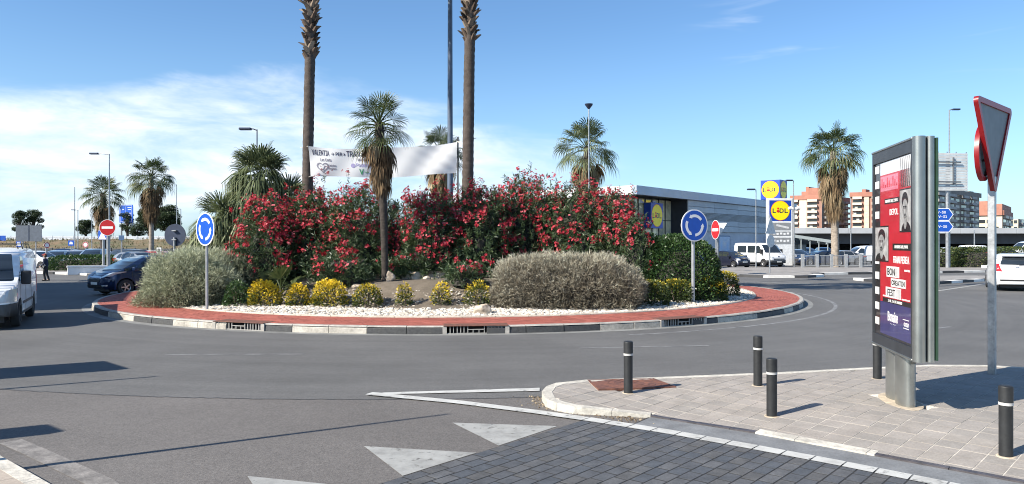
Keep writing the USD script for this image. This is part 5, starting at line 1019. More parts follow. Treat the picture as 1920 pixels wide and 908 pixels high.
# tall advertising panel (see its own frame: x reads along the face, y out of the face)
xd = np.array([4.80 - 5.09, 8.9 - 10.5]); xd /= np.linalg.norm(xd); pc = np.array([4.945, 9.7])
mu = thing('advertising_panel', 'tall aluminium street advertising panel with a red festival poster', 'advertising panel', (pc[0], pc[1], PZ), math.atan2(xd[1], xd[0]))
# local +x = reading direction (towards the camera), local -y = face normal
Z0, Z1, WH, TH = .66, 3.31, .815, .27
M_FRAME = mat('dark_frame', (0.045, 0.050, 0.058), .4, .3, var=.12); M_GREENE = mat('dark_green_edge', (0.02, 0.05, 0.028), .5, var=.2)
obj('case', rbox(-WH, WH - .02, .012, TH, Z0, Z1, .01), M_ALU, mu, smooth=30)
obj('frame', cat(bx(-WH, WH - .03, -.012, .011, Z1 - .16, Z1 - .012), bx(-WH, WH - .03, -.012, .011, Z0 + .01, Z0 + .14), bx(-WH, -WH + .045, -.012, .011, Z0 + .14, Z1 - .16), bx(WH - .07, WH - .03, -.012, .011, Z0 + .14, Z1 - .16)), M_FRAME, mu, kind='stuff')
obj('top_trim', rbox(-WH - .01, WH - .03, -.022, .012, Z1 - .012, Z1 + .018, .008), M_ALU, mu); obj('bottom_trim', rbox(-WH - .01, WH - .03, -.022, .012, Z0 - .018, Z0 + .010, .008), M_ALU, mu)
def halfcol(x, y, rx, ry, z0, z1, n=24): 
    m = prism(affinity.scale(Point(0, 0).buffer(1, n // 4), rx, ry), z0, z1); m.apply_translation([x, y, 0]); return m
obj('end_profile', halfcol(WH + .0, .055, .075, .072, Z0 - .02, Z1 + .02), M_ALU, mu, smooth=40); obj('end_profile', halfcol(WH - .02, .185, .055, .050, Z0 - .02, Z1 + .02), M_ALU, mu, smooth=40)
obj('end_profile', bx(WH - .06, WH + .02, .236, .262, Z0, Z1), M_GREENE, mu); obj('end_profile', halfcol(-WH, .125, .06, .12, Z0 - .02, Z1 + .02), M_ALU, mu, smooth=40)
# pedestal: two rounded fins
obj('pedestal', halfcol(.20, .10, .20, .105, -.02, Z0 - .018), M_ALU, mu, smooth=40); obj('pedestal', halfcol(-.20, .10, .22, .10, -.02, Z0 - .018), M_ALU, mu, smooth=40)
q = prism([(-.75, .02), (.45, .02), (.45, .10), (-.75, .16)], 0, .16); 
obj('bracket', put(prism([(-.70, 0), (.55, 0), (.40, -.10), (-.40, -.10)], -.03, .03), (0, .12, Z0 - .014), X_, Z_, NY), M_ALU, mu)
obj('mortar_collar', halfcol(0, .10, .54, .22, -.01, .004), M_DUSTRING, mu)
# poster: laid out in metres; u from -.77 to .745, v from Z0+.14 to Z1-.16
M_PRED = mat('poster_red', (0.42, 0.014, 0.026), .35, var=.10, scale=3.0, coat=.5); M_PINK = mat('poster_pink', (0.62, 0.16, 0.22), .35, coat=.5); M_PBLK = mat('poster_black', (0.020, 0.018, 0.020), .3, coat=.5); M_PNAVY = mat('poster_navy', (0.040, 0.038, 0.125), .35, coat=.5, var=.1); M_PWHT = mat('poster_white', (0.72, 0.71, 0.69), .35, coat=.5); M_PGREY = mat('poster_grey', (0.42, 0.41, 0.40), .35, coat=.5, var=.3, scale=7.0); M_PSKIN = mat('poster_grey_face', (0.25, 0.245, 0.24), .4, var=.3, scale=14.0); M_PLIGHT = mat('poster_pale', (0.60, 0.64, 0.68), .35, coat=.5)
V0, V1, U0, U1 = Z0 + .14, Z1 - .16, -.77, .745; PW, PH = U1 - U0, V1 - V0
def U(u): return U0 + PW * u
def Vv(v): return V1 - PH * v
pst = thing('poster', None, None, (0, 0, 0), 0, parent=mu)
def flat(nm, u0, u1, v0, v1, m, lay): obj(nm, put(prism(sbox(U(u0), Vv(v1), U(u1), Vv(v0)), 0, .0022), (0, .010 - .0022 * lay, 0), X_, Z_, NY), m, pst)
def ptext(tx, u, v, h, m, lay, width=None, bold=True): obj('lettering', put(text(tx, h, .0022, bold, width, (U(u), Vv(v))), (0, .010 - .0022 * lay, 0), X_, Z_, NY), m, pst)
flat('sheet', 0, 1, 0, 1, M_PBLK, 0)
for k in range(11): flat('white_square', .02, .135, .015 + k * .0885, .058 + k * .0885, M_PWHT, 1)
flat('red_field', .175, 1, .075, .80, M_PRED, 1); flat('navy_field', .175, 1, .80, .985, M_PNAVY, 1); flat('pale_top', .175, .70, .005, .075, M_PLIGHT, 1)
flat('pink_field', .19, .66, .085, .17, M_PINK, 2)
flat('stripe_field', .70, .985, .005, .17, M_PWHT, 1)
for k in range(7): obj('stripe', put(prism(Polygon([(U(.71 + k * .045), Vv(.01)), (U(.72 + k * .045), Vv(.01)), (U(min(.765 + k * .045, .985)), Vv(.168)), (U(min(.752 + k * .045, .975)), Vv(.168))]), 0, .0022), (0, .010 - .0044, 0), X_, Z_, NY), M_PBLK, pst)
for k, x in enumerate(np.linspace(.22, .62, 9)): flat('pink_figure', x, x + .022, .095 + .02 * (k % 3), .150, M_PRED, 3)
flat('black_strip', .30, .69, .215, .245, M_PBLK, 2); ptext('DISSABTE 25/5, 22:00 H.', .49, .231, .035, M_PWHT, 3, .50)
ptext('DEPOL', .55, .293, .075, M_PWHT, 2, .33)
flat('black_strip', .52, 1.0, .468, .505, M_PBLK, 2); ptext('DIVENDRES 24/5, 19:00 H.', .74, .487, .035, M_PWHT, 3, .50)
ptext('FRAN PEREA', .73, .556, .085, M_PWHT, 2, .60)
ptext('REUNIÓ FINAL', .88, .610, .022, M_PWHT, 2, .2)
def portrait(u0, u1, v0, v1, flip):
    flat('photo_frame', u0 - .012, u1 + .012, v0 - .008, v1 + .008, M_PBLK, 2); flat('photo_ground', u0, u1, v0, v1, M_PGREY, 3); w, h = (u1 - u0) * PW, (v1 - v0) * PH; c = (U((u0 + u1) / 2), Vv((v0 + v1) / 2))
    E = lambda x, y, a, b: affinity.translate(affinity.scale(Point(0, 0).buffer(1, 10), a * w, b * h), c[0] + x * w, c[1] + y * h); fr = sbox(U(u0), Vv(v1), U(u1), Vv(v0))
    for nm, g, m, l in (('shoulders', E(.08 * flip, -.50, .40, .22), M_PBLK, 4), ('neck', E(.02, -.26, .13, .2), M_PSKIN, 5), ('hair', E(-.02 * flip, .24, .27, .21), M_PBLK, 4), ('face', E(0, .03, .22, .25), M_PSKIN, 5), ('brow', E(-.08, .09, .07, .016).union(E(.09, .09, .07, .016)), M_PBLK, 6), ('eye', E(-.08, .055, .04, .012).union(E(.09, .055, .04, .012)), M_PBLK, 6), ('nose', E(.01, -.03, .03, .05), M_PGREY, 6), ('mouth', E(.0, -.115, .08, .014), M_PBLK, 6)):
        for q in getattr(g.intersection(fr), 'geoms', [g.intersection(fr)]): obj(nm, put(prism(q, 0, .0022), (0, .010 - .0022 * l, 0), X_, Z_, NY), m, pst)
portrait(.71, .975, .185, .40, 1); portrait(.04, .40, .375, .565, -1)
for tx, u0, u1, v0, v1 in (('BON', .36, .69, .625, .685), ('CREATIN', .48, .85, .69, .737), ('FEST', .34, .73, .742, .80)):
    flat('white_card', u0, u1, v0 - .03, v1 - .03, M_PWHT, 3); ptext(tx, u0 + (u1 - u0) * (.38 if tx != 'CREATIN' else .5), (v0 + v1) / 2 - .03, .085 if tx != 'CREATIN' else .06, M_PBLK, 4, (.30 if tx != 'CREATIN' else .50))
    if tx != 'CREATIN':
        for k in range(4): flat('card_line', u1 - .10 + k * .022, u1 - .094 + k * .022, v0 - .025, v1 - .035, M_PSKIN, 4)
flat('black_strip', .25, 1, .775, .80, M_PBLK, 2); ptext('1 AL 26 DE MAIG', .58, .7875, .032, M_PWHT, 3, .55)
ptext('CONCERTS · TALLERS · DANSA · MONÒLEGS', .60, .765, .018, M_PWHT, 2, 1.05)
ptext('Bonaire', .52, .875, .12, M_PWHT, 2, .40); ptext('· · · ·', .52, .915, .03, M_PWHT, 2, .2); flat('logo_bar', .78, .92, .868, .872, M_PWHT, 2); ptext('OCIO', .86, .895, .045, M_PWHT, 2, .17); flat('logo_bar', .79, .92, .913, .917, M_PWHT, 2)
# give-way sign seen from behind at the right
py_ = G(1860, 700, PZ); ys = thing('give_way_sign', 'back of a big red-rimmed triangular give-way sign on a square steel post', 'road sign', (py_[0], py_[1], PZ), 0)
m = rbox(-.05, .05, -.05, .05, -.05, AZ(330, py_[1]) - PZ, .008); m.apply_transform(trimesh.transformations.rotation_matrix(math.radians(42), [0, 0, 1])); obj('post', m, M_GALV, ys, smooth=30)
M_DRED = mat('sign_rim_red', (.22, .005, .008), .4, var=.1)
def tri_sign(nm, c, xdir, top, bot, half, rim=.055):
    """back of a give-way triangle: pressed plate with a thick rounded rim"""
    o, x, y, n = upright(c, xdir); T = Polygon([(-half, top), (half, top), (0, bot)]).buffer(.07, 6)
    p = obj(nm, put(prism(T.buffer(-.05), -.006, .006), o, x, y, n), mat('dark_plate_back', (.13, .135, .14), .55, .1, var=.1), ys)
    R = T.difference(T.buffer(-.085)); obj('rim', put(prism(R, -.035, .030), o, x, y, n), M_DRED, p, smooth=30); return p
d_ = py_[1]; L0, R0 = np.array([6.93, 11.17]), np.array([8.19, 12.32]); cxy = (L0 + R0) / 2 - py_[:2]; dirx = (R0 - L0) / np.linalg.norm(R0 - L0); ztop = AZ(183, 11.2) - PZ - .05; zbot = AZ(362, 11.72) - PZ + .09
off = np.array([dirx[1], -dirx[0]]) * .06
tri_sign('sign_plate', (off[0] - .03, off[1] + .02, 0), dirx, ztop, zbot, .80)
M_DRED = mat('sign_rim_red', (.22, .005, .008), .4, var=.1)
c2 = np.array([AX(1842, 11.62) - py_[0], 11.62 - py_[1]]); o, x, y, n = upright((c2[0], c2[1], AZ(287, 11.62) - PZ), (-.68, -.73)); q = obj('second_plate', put(disc(.38, -.006, .006), o, x, y, n), M_SBACK, ys); obj('rim', put(prism(Point(0, 0).buffer(.43, 16).difference(Point(0, 0).buffer(.36, 16)), -.035, .03), o, x, y, n), M_DRED, q, smooth=30)
obj('bracket', tube([(c2[0], c2[1], AZ(300, 11.62) - PZ), (0, 0, AZ(300, 11.62) - PZ)], .02, 6), M_GALV, ys)
# ------------------------------------------------------------------ banner, masts and lamps
pa, pb = at(578, 273, 27.0), at(857, 265, 28.0); pa2, pb2 = at(583, 330, 27.0), at(856, 324, 28.0)
ban = thing('banner', 'long white fabric banner with lettering and logos tied between a tall palm and a post', 'banner', (0, 0, 0), 0)
nu, nv = 90, 22; uu, vv_ = np.meshgrid(np.linspace(0, 1, nu), np.linspace(0, 1, nv), indexing='ij')
def ban_pt(u, v, off=0.0):
    """u along the banner, v from top to bottom"""
    u, v = np.asarray(u, float)[..., None], np.asarray(v, float)[..., None]; t = pa + (pb - pa) * u; b = pa2 + (pb2 - pa2) * u; p = t + (b - t) * v
    sag = -.17 * 4 * u * (1 - u) * (1 - .5 * v) + .05 * np.sin(u * 9) * (v - .5); w = .024 * np.sin(u * 23 + v * 4) + .010 * np.sin(u * 51 - v * 17) * np.clip(u * 3 - 1.8, 0, 1) + .02 * np.sin(v * 4 + u * 9)
    p = p + np.concatenate([0 * sag, w - off, sag], -1); return p
V = ban_pt(uu, vv_).reshape(-1, 3); i, j = np.meshgrid(np.arange(nu - 1), np.arange(nv - 1), indexing='ij'); a = (i * nv + j).ravel()
Vb = ban_pt(uu, vv_, -.004).reshape(-1, 3); f1 = np.vstack([np.stack([a, a + 1, a + nv + 1], 1), np.stack([a, a + nv + 1, a + nv], 1)])
N_ = {'p': ('principled_bsdf', dict(base_color=(.80, .80, .79), roughness=.7)), 'tr': ('translucent_bsdf', dict(color=(.8, .8, .78))), 'm': ('mix_closure', dict(fac=.25))}
M_BAN = usdkit.material(stage, '/World/Looks/banner_fabric', N_, [('p.BSDF', 'm.closure1'), ('tr.BSDF', 'm.closure2')], surface='m.closure')
obj('fabric', trimesh.Trimesh(V, f1, process=False), M_BAN, ban, smooth=True)
M_INK = mat('banner_ink', (.055, .05, .085), .7); M_INKL = mat('banner_lilac', (.36, .33, .55), .7); M_INKG = mat('banner_green', (.05, .30, .12), .7); M_INKS = mat('banner_grey_ink', (.20, .19, .23), .7)
BW, BH = np.linalg.norm(pb - pa), np.linalg.norm(pa2 - pa)
def on_banner(m, ink, nm='lettering'):
    m = m.copy(); v = m.vertices; m.vertices = ban_pt(v[:, 0] / BW, v[:, 1] / BH, .008 + v[:, 2] * 0) if False else ban_pt(np.clip(v[:, 0] / BW, 0, 1), np.clip(-v[:, 1] / BH, 0, 1), .006 + 0.0) - np.c_[np.zeros(len(v)), v[:, 2], np.zeros(len(v))]; obj(nm, m, ink, ban)
def btext(tx, x, y, h, ink, w=None): m = text(tx, h, .002, True, w); m = m.subdivide() if len(m.faces) < 900 else m; m.apply_translation([x, -y, 0]); on_banner(m, ink)
btext('VALENTIA', .10, .30, .20, M_INK, .62); btext('→ PER »', .78, .28, .13, M_INK, .50); btext('TRANSFORMAR', 1.33, .30, .21, M_INK, 1.35)
btext('Les Corts', .38, .52, .11, M_INKS, .40); btext('Unides', .66, .72, .08, M_INKS, .28); btext('Podem', .66, .84, .08, M_INKS, .28); btext('València', 1.72, .48, .10, M_INKS, .38); btext('Podemos', 1.66, .70, .13, M_INKL, .62)
hp = [(0.0, -.25)] + [(.16 * math.sin(t) ** 3 * 1.15, .13 * math.cos(t) - .05 * math.cos(2 * t) - .02 * math.cos(3 * t) - .01 * math.cos(4 * t)) for t in np.linspace(.0, 2 * math.pi, 40)[:-1]]
heart = Polygon(hp[1:]).buffer(0); hs = prism(affinity.scale(heart, 1.2, 1.35), 0, .002).subdivide(); hr = affinity.scale(heart, 1.2, 1.4).difference(affinity.scale(heart, .92, 1.08)); m = prism(hr, 0, .002).subdivide(); m.apply_translation([.46, -.76, 0]); on_banner(m, M_INKS, 'heart_emblem')
m = prism(LineString([(-.03, -.06), (.01, -.10), (.08, .06)]).buffer(.016), 0, .002); m.apply_translation([.46, -.76, 0]); on_banner(m, M_INKS, 'heart_emblem')
m = prism(Point(0, 0).buffer(.085), 0, .002); m.apply_translation([1.56, -.66, 0]); on_banner(m, M_INKL, 'round_emblem')
m = prism(LineString([(-.06, .08), (0, -.11), (.06, .08)]).buffer(.018), 0, .002); m.apply_translation([1.86, -.88, 0]); on_banner(m, M_INKG, 'green_emblem'); btext('Verds', 1.96, .93, .05, M_INKG, .16)
M_ROPE = mat('rope', (.5, .48, .42), .9)
for p, q in ((pa, at(563, 276, 27.3)), (pa2, at(562, 333, 27.3)), (pb, at(893, 258, 27.0)), (pb, at(880, 270, 27.0))): obj('rope', tube([p, (p + q) / 2 - [0, 0, .03], q], .012, 5), M_ROPE, ban)
t = thing('banner_post', 'thin post at the right end of the banner, left of the right tall palm', 'post', (pb[0] + .03, pb[1] + .03, island_z(pb[0], pb[1])), 0); obj('pole', cyl(.035, .03, 0, AZ(258, 28) - island_z(pb[0], pb[1]), 10), M_BLK, t, smooth=40); obj('cap', cyl(.04, .04, AZ(258, 28) - island_z(pb[0], pb[1]), AZ(258, 28) - island_z(pb[0], pb[1]) + .03, 10), M_BLK, t)
M_MAST = mat('blue_grey_mast', (.095, .125, .175), .5, .2, var=.2, scale=3.0)
xm, dm = AX(844, 31.5), 31.5; t = thing('lamp_mast', 'thick blue-grey lighting mast in the middle of the island, rising out of the photo', 'lamp post', (xm, dm, island_z(xm, dm)), 0)
obj('mast', cyl(.135, .075, -.1, 17.5, 14), M_MAST, t, smooth=40); obj('base_box', rbox(-.2, .2, -.2, .2, -.1, .5, .02), M_MAST, t); obj('ring', lathe([(.1, 17.3), (.65, 17.3), (.65, 17.42), (.1, 17.42)], 20), M_MAST, t)
for k in range(6):
    a = k * math.pi / 3; m = rbox(.55, 1.05, -.18, .18, 17.2, 17.36, .03); m.apply_transform(trimesh.transformations.rotation_matrix(a, [0, 0, 1])); obj('lamp_head', m, M_GALV, t)
def street_lamp(px, ytop, base_d, label, arm=0.8, ang=math.pi, r=.06, zb=0.0, m=None, head=True, flat_head=False):
    d = base_d; h = AZ(ytop, d) - zb; t = thing('street_lamp', label, 'street lamp', (AX(px, d), d, zb), ang); m = m or M_GALV
    obj('pole', cyl(r, r * .6, -.2, h, 10), m, t, smooth=40)
    if head:
        if flat_head: obj('lamp_head', lathe([(.001, h - .12), (.06, h - .12), (.24, h + .12), (.26, h + .2), (.001, h + .22)], 14), M_SDARK, t, smooth=30)
        else:
            obj('arm', tube([(0, 0, h - .05), (arm * .5, 0, h + .02), (arm, 0, h + .04)], r * .6, 6), m, t); obj('lamp_head', rbox(arm - .05, arm + .55, -.14, .14, h - .03, h + .09, .03), M_SDARK, t)
    return t
for a in ((205, 288, 52, 'grey street lamp rising behind the no-entry sign, arm to the left'), (140, 350, 110, 'thin tall lamp post left of the left palm', 0, 0, .09, 0, None, False), (146, 393, 110, 'shorter thin lamp post just right of the thin tall one', .4, math.pi, .08), (331, 345, 115, 'thin tall post right of the right car-park palm', 0, 0, .09, 0, None, False), (339, 391, 120, 'short lamp post right of the thin tall post, over the round dark sign', .5, math.pi, .09),
          (172, 402, 70, 'thin pale post in the car park left of the no-entry sign', 0, 0, .05, 0, None, False), (482, 242, 38, 'dark street lamp behind the big hanging palm, arm to the left', .35, math.pi, .05, 0, M_BLK), (1104, 200, 47, 'pale street lamp with a bowl-shaped head before the fan palm', 0, 0, .065, 0, None, True, True),
          (1417.5, 355, 60, 'street lamp left of the tall supermarket sign, arm to the left', .15, math.pi, .055), (1488, 338, 68, 'street lamp right of the tall supermarket sign', .15, math.pi, .06), (1595, 372, 74, 'thin pale lamp post right of the palm before the flyover', 0, 0, .07, 0, None, False), (1780, 205, 60.6, 'tall street lamp behind the back of the billboard', .3, 0, .075),
          (1827, 430, 95, 'thin white lamp post before the flyover, right of the arrow signs', 0, 0, .1, 0, None, False)):
    px, yt, d, lab, *k = a; street_lamp(px, yt, d, lab, *k)
# double-headed low lamp by the supermarket sign
t = thing('camera_post', 'post with two white cylinder lamps beside the tall supermarket sign', 'lamp post', (AX(1489, 66), 66, 0), 0)
obj('pole', cyl(.05, .05, 0, AZ(388, 66), 10), M_GALV, t, smooth=40)
for s in (-1, 1): obj('lamp_head', tube([(s * .12, -.05, AZ(391, 66)), (s * .35, -.05, AZ(389, 66)), (s * .52, -.05, AZ(391, 66))], [.12, .15, .10], 10), M_SWHITE, t, smooth=40)
# billboard back
bd = 60.0; t = thing('billboard', 'back of a billboard of pale corrugated metal with steel frame on a pole', 'billboard', (AX(1779, bd), bd, 0), math.radians(8)); s = bd / FP
M_CORR = mat('corrugated_metal', (.56, .57, .56), .5, .0, var=.12, scale=2.0); zt, zbm = AZ(286, bd), AZ(357, bd)
nsl = 14; hh = (zt - zbm) / nsl
for k in range(nsl): obj('panel_slat', rbox(-1.75, 1.68, -.02, .03, zbm + k * hh + .008, zbm + (k + 1) * hh - .012, .01), M_CORR, t)
obj('pole', cyl(.15, .13, 0, zt - .4, 14, (-.0, .16)), M_GALV, t, smooth=40)
for x in (-1.2, .35): obj('frame_upright', bx(x - .05, x + .05, -.12, -.022, zbm + .5, zt - .35), M_SBACK, t)
for z in (zbm + .7, zt - .75): obj('frame_rail', bx(-1.6, .95, -.19, -.122, z - .06, z + .06), M_SBACK, t)
for x in (-1.72, -.9, -.1, .7, 1.6): obj('backing_post', bx(x - .03, x + .03, .032, .08, zbm, zt + .1), M_GALV, t)
# off to the left: what throws the long shadows over the foreground
t = thing('slim_flagpole', 'slim tall pole standing beyond the lower left corner, throwing a long thin shadow', 'pole', (-6.25, 6.35, .1), 0); obj('pole', cyl(.055, .022, -.1, 4.65, 12), M_GALV, t, smooth=40); obj('base', cyl(.12, .10, -.1, .08, 12), M_GALV, t)
t = thing('information_panel', 'street information panel beyond the left edge, throwing a block of shadow', 'advertising panel', (-11.0, 11.05, .1), math.atan2(-.68, .73)); obj('case', rbox(-.62, .62, -.12, .12, .75, 3.25, .02), M_ALU, t); obj('pedestal', rbox(-.25, .25, -.09, .09, -.1, .74, .02), M_ALU, t); obj('board', bx(-.55, .55, .1205, .124, .85, 3.1), M_SBACK, t)
t = thing('information_panel', 'narrow street panel beyond the left edge, throwing the smaller block of shadow', 'advertising panel', (-9.05, 6.65, .1), math.atan2(-.63, .78)); obj('case', rbox(-.27, .27, -.1, .1, .5, 3.05, .02), M_ALU, t); obj('pedestal', rbox(-.14, .14, -.08, .08, -.1, .49, .02), M_ALU, t); obj('board', bx(-.22, .22, .1005, .104, .6, 2.9), M_SBACK, t)
t = thing('slim_flagpole', 'slim pole beyond the left edge, throwing the thin shadow between two dark blocks', 'pole', (-10.7, 9.35, .1), 0); obj('pole', cyl(.07, .03, -.1, 4.15, 12), M_GALV, t, smooth=40); obj('base', cyl(.12, .10, -.1, .08, 12), M_GALV, t)
# ------------------------------------------------------------------ far pavements and kerbs
M_PAVE2 = mat('far_pavement', (.25, .235, .22), .88, var=.18, scale=1.2, fine=(12.0, .15)); M_KW2 = mat('far_kerb_white', (.66, .64, .60), .75, var=.15, scale=1.5); M_KB2 = mat('far_kerb_black', (.05, .05, .052), .75, var=.25, scale=1.5)
def kerbed(name, label, pts, block=1.15, w=.28, h=.14, surf=None, maxlen=1e9, plain=False, category='pavement'):
    P = Polygon(pts); P = P if P.is_valid else P.buffer(0); t = thing(name, label, category, (0, 0, 0), 0, kind='structure'); inn = P.buffer(-w)
    obj('surface', prism(inn, -.1, h - .006), surf or M_PAVE2, t); ring = LineString(list(P.exterior.coords)); rim = P.difference(inn); k = 0; s = 0.0
    while s < min(ring.length, maxlen) - .2:
        e = min(s + block, ring.length); seg = LineString([ring.interpolate(x) for x in np.linspace(s + .006, e - .006, 5)]); q = seg.buffer(w, cap_style=2).intersection(rim)
        m = prism(q, -.1, h) if not q.is_empty else None
        if m is not None: obj('kerb_block', m, M_KW2 if plain or k % 2 == 0 else M_KB2, t)
        k += 1; s = e
    return t
g2 = lambda *p: [tuple(G(*q)[:2]) for q in p]
kerbed('far_pavement', 'far pavement with black and white kerb before the supermarket car park', [*g2((1340, 515.5), (1380, 518), (1440, 520.5), (1515, 520.3), (1545, 518), (1535, 515)), *g2((1600, 513.8), (1660, 513), (1760, 511.5), (1850, 510), (1990, 508)), (60, 61.5), (20, 61.5), (14, 61.5), (12.8, 50)], block=2.0, w=.55, maxlen=58)
kerbed('splitter_island', 'low traffic island with black and white kerb behind the advertising panel', g2((1600, 524.5), (1640, 529), (1690, 532), (1757, 532.5), (1850, 526.5), (1930, 523), (1930, 519), (1757, 519.5), (1630, 521)), block=1.25, w=.42, maxlen=22)
kerbed('left_island', 'low pavement island with pale kerb before the white wall on the left', g2((60, 512), (140, 514.5), (190, 517.5), (235, 519), (285, 519), (300, 513), (330, 505), (60, 500)), block=1.3, w=.3, maxlen=20)
kerbed('left_nose', 'narrow kerbed island nose on the road left of the blue people carrier', g2((205, 524), (240, 519.5), (262, 519.8), (300, 520), (300, 523.5), (240, 524.5)), block=1.0, w=.2, plain=False)
# parking surface of the car parks is the same asphalt; railing in front of it
def railing(name, label, P0, P1, n, h, pw, m, bars, category='railing', bm=None, top=True, barw=.02, rh=.06):
    P0, P1 = np.array(P0), np.array(P1); L_ = np.linalg.norm(P1[:2] - P0[:2]); u = (P1 - P0) / np.linalg.norm(P1 - P0); t = thing(name, label, category, P0, math.atan2(u[1], u[0]))
    for k in range(n):
        x = L_ * k / (n - 1); obj('post', rbox(x - pw / 2, x + pw / 2, -pw / 2, pw / 2, -.05, h, .015), m, t)
    for k in range(n - 1):
        x0, x1 = L_ * k / (n - 1) + pw / 2 + .01, L_ * (k + 1) / (n - 1) - pw / 2 - .01
        if top: obj('rail', bx(x0, x1, -.03, .03, h - .10 - rh, h - .10), m, t)
        obj('rail', bx(x0, x1, -.03, .03, .12, .11 + rh), m, t)
        b = [bx(x - barw / 2, x + barw / 2, -.012, .012, .17, h - .16) for x in np.linspace(x0, x1, bars + 2)[1:-1]]
        if b: obj('bars', cat(*b), bm or m, t, kind='stuff')
    return t
railing('railing', 'grey steel railing with thick posts on the far pavement before the parked cars', (AX(1505, 61), 61, .13), (AX(1668, 60.5), 60.5, .13), 7, 1.08, .24, M_POST, 8)
# ------------------------------------------------------------------ supermarket
P1, P2_ = np.array([10.4, 63.0]), np.array([35.7, 94.2]); su = (P2_ - P1) / np.linalg.norm(P2_ - P1); SL = np.linalg.norm(P2_ - P1)
sm = thing('supermarket', 'long low supermarket clad in grey-blue metal with a glass corner and blue logo box', 'shop', (P1[0], P1[1], 0), math.atan2(su[1], su[0]))
M_CLAD = [mat(f'cladding_{k}', c, .45, .35, var=.08, scale=.6) for k, c in (('a', (.30, .33, .39)), ('b', (.275, .305, .365)), ('c', (.32, .35, .41)))]; M_FASC = mat('fascia_metal', (.33, .37, .45), .42, .3, var=.06, scale=.5); M_WALLW = mat('pale_render', (.46, .48, .53), .8, var=.06, scale=.8)
M_DKF = mat('dark_window_frame', (.03, .035, .045), .45); M_PANE = usdkit.material(stage, '/World/Looks/shop_pane', {'g': ('geometry', {}), 'n': ('noise_texture', dict(scale=.9, detail=3.0)), 'r': ('rgb_ramp', dict(ramp=[(.3, (.20, .20, .17)), (.5, (.55, .52, .36)), (.7, (.75, .70, .48))])), 'p': ('principled_bsdf', dict(roughness=.05, specular_ior_level=.8))}, [('g.position', 'n.vector'), ('n.fac', 'r.fac'), ('r.color', 'p.base_color')], surface='p.BSDF')
ZR, ZF = 6.98, 6.22
obj('wall', cat(bx(9.95, SL, .12, 24, -.1, ZR - .3), bx(.3, 9.95, 1.6, 24, -.1, ZR - .3)), M_WALLW, sm, kind=None) if False else None
obj('wall', bx(9.95, SL, .12, 24, -.1, ZR - .35), M_WALLW, sm); obj('wall', bx(.35, 9.95, 1.75, 24, -.1, ZR - .35), M_DKF, sm)
for k in range(5): obj('fascia_panel', rbox(k * SL / 5 + .004 - (.25 if k == 0 else 0), (k + 1) * SL / 5 - .004, -.30, .115, ZF, ZR, .01), M_FASC, sm)
obj('fascia_return', bx(-.25, .10, .12, 24, ZF, ZR), mat('pale_fascia', (.62, .64, .66), .5), sm); obj('roof', bx(.12, SL, .13, 24, ZR - .34, ZR - .12), M_SBACK, sm); obj('soffit', bx(.0, 9.9, .0, 1.74, ZF + .05, ZF + .12), M_DKF, sm)
rows = [(3.22, 3.80), (3.81, 4.36), (5.08, 5.62), (5.63, 6.20)]
for z0, z1 in rows:
    for k in range(5): x0 = 9.97 + k * (SL - 9.97) / 5; obj('cladding_panel', rbox(x0 + .01, x0 + (SL - 9.97) / 5 - .01, -.02, .115, z0 + .012, z1 - .012, .006), M_CLAD[(k + int(z0 * 7)) % 3], sm)
for k in range(6): obj('louvre', bx(10.0, SL - .1, -.03, .06, 4.38 + k * .118, 4.38 + k * .118 + .062), M_CLAD[1], sm)
obj('louvre_void', bx(10.0, SL - .1, .065, .118, 4.37, 5.07), M_DKF, sm); obj('plinth', bx(9.97, SL, -.04, .118, -.1, .3), M_SBACK, sm)
for k in range(6):
    for z0, z1 in ((.5, 2.2), (2.26, 4.2), (4.26, 6.12)): obj('window_pane', bx(2.0 + k * 1.28 + .04, 2.0 + (k + 1) * 1.28 - .04, 1.58, 1.62, z0, z1), M_PANE, sm)
for k in range(7): obj('mullion', bx(2.0 + k * 1.28 - .04, 2.0 + k * 1.28 + .04, 1.50, 1.74, .3, 6.2), M_DKF, sm)
obj('sill_wall', bx(.4, 9.9, 1.45, 1.74, -.1, .45), M_DKF, sm); obj('pillar', bx(9.72, 9.96, -.05, 1.7, -.1, 6.2), M_DKF, sm); obj('pillar', bx(.1, .5, .3, 1.7, -.1, 6.2), M_DKF, sm)
obj('vent_box', bx(24, 27, 5, 8, ZR - .1, ZR + .5), M_SBACK, sm); obj('vent_box', bx(33, 34.2, 4, 6, ZR - .1, ZR + .4), M_SBACK, sm)
M_LB = mat('logo_blue', (.010, .055, .36), .4, var=.05); M_LY = mat('logo_yellow', (.90, .70, .004), .4, var=.03); M_LR = mat('logo_red', (.62, .015, .015), .4); M_LK = mat('logo_letter', (.012, .02, .07), .4)
def logo(t, o, x, y, n, size):
    """yellow disc with a thin red rim and the heavy letters of the shop's name on the blue square"""
    o = np.asarray(o, float); r = size * .47
    obj('logo_rim', put(disc(r, 0, .010), o, x, y, n), M_LR, t); obj('logo_disc', put(disc(r * .965, .010, .018), o, x, y, n), M_LY, t)
    h = size * .20
    for ch, cx, w in (('L', -.30, .17), ('D', .06, .20), ('L', .29, .17)):
        m = text(ch, h, .008, True, w * size, (cx * size, 0)); obj('logo_letter', put(m, o + n * .018, x, y, n), M_LK, t)
    m = prism(affinity.rotate(sbox(-.055, -.055, .055, .055), 45), 0, .008); m.apply_scale([size * 1.1, size * 1.1, 1]); m.apply_translation([-.115 * size, -.025 * size, 0]); obj('logo_dot', put(m, o + n * .018, x, y, n), M_LR, t)
    m = prism(affinity.scale(Point(0, 0).buffer(.045), 1, 1), 0, .008); m.apply_scale([size, size, 1]); m.apply_translation([-.115 * size, .105 * size, 0]); obj('logo_dot', put(m, o + n * .018, x, y, n), M_LR, t)
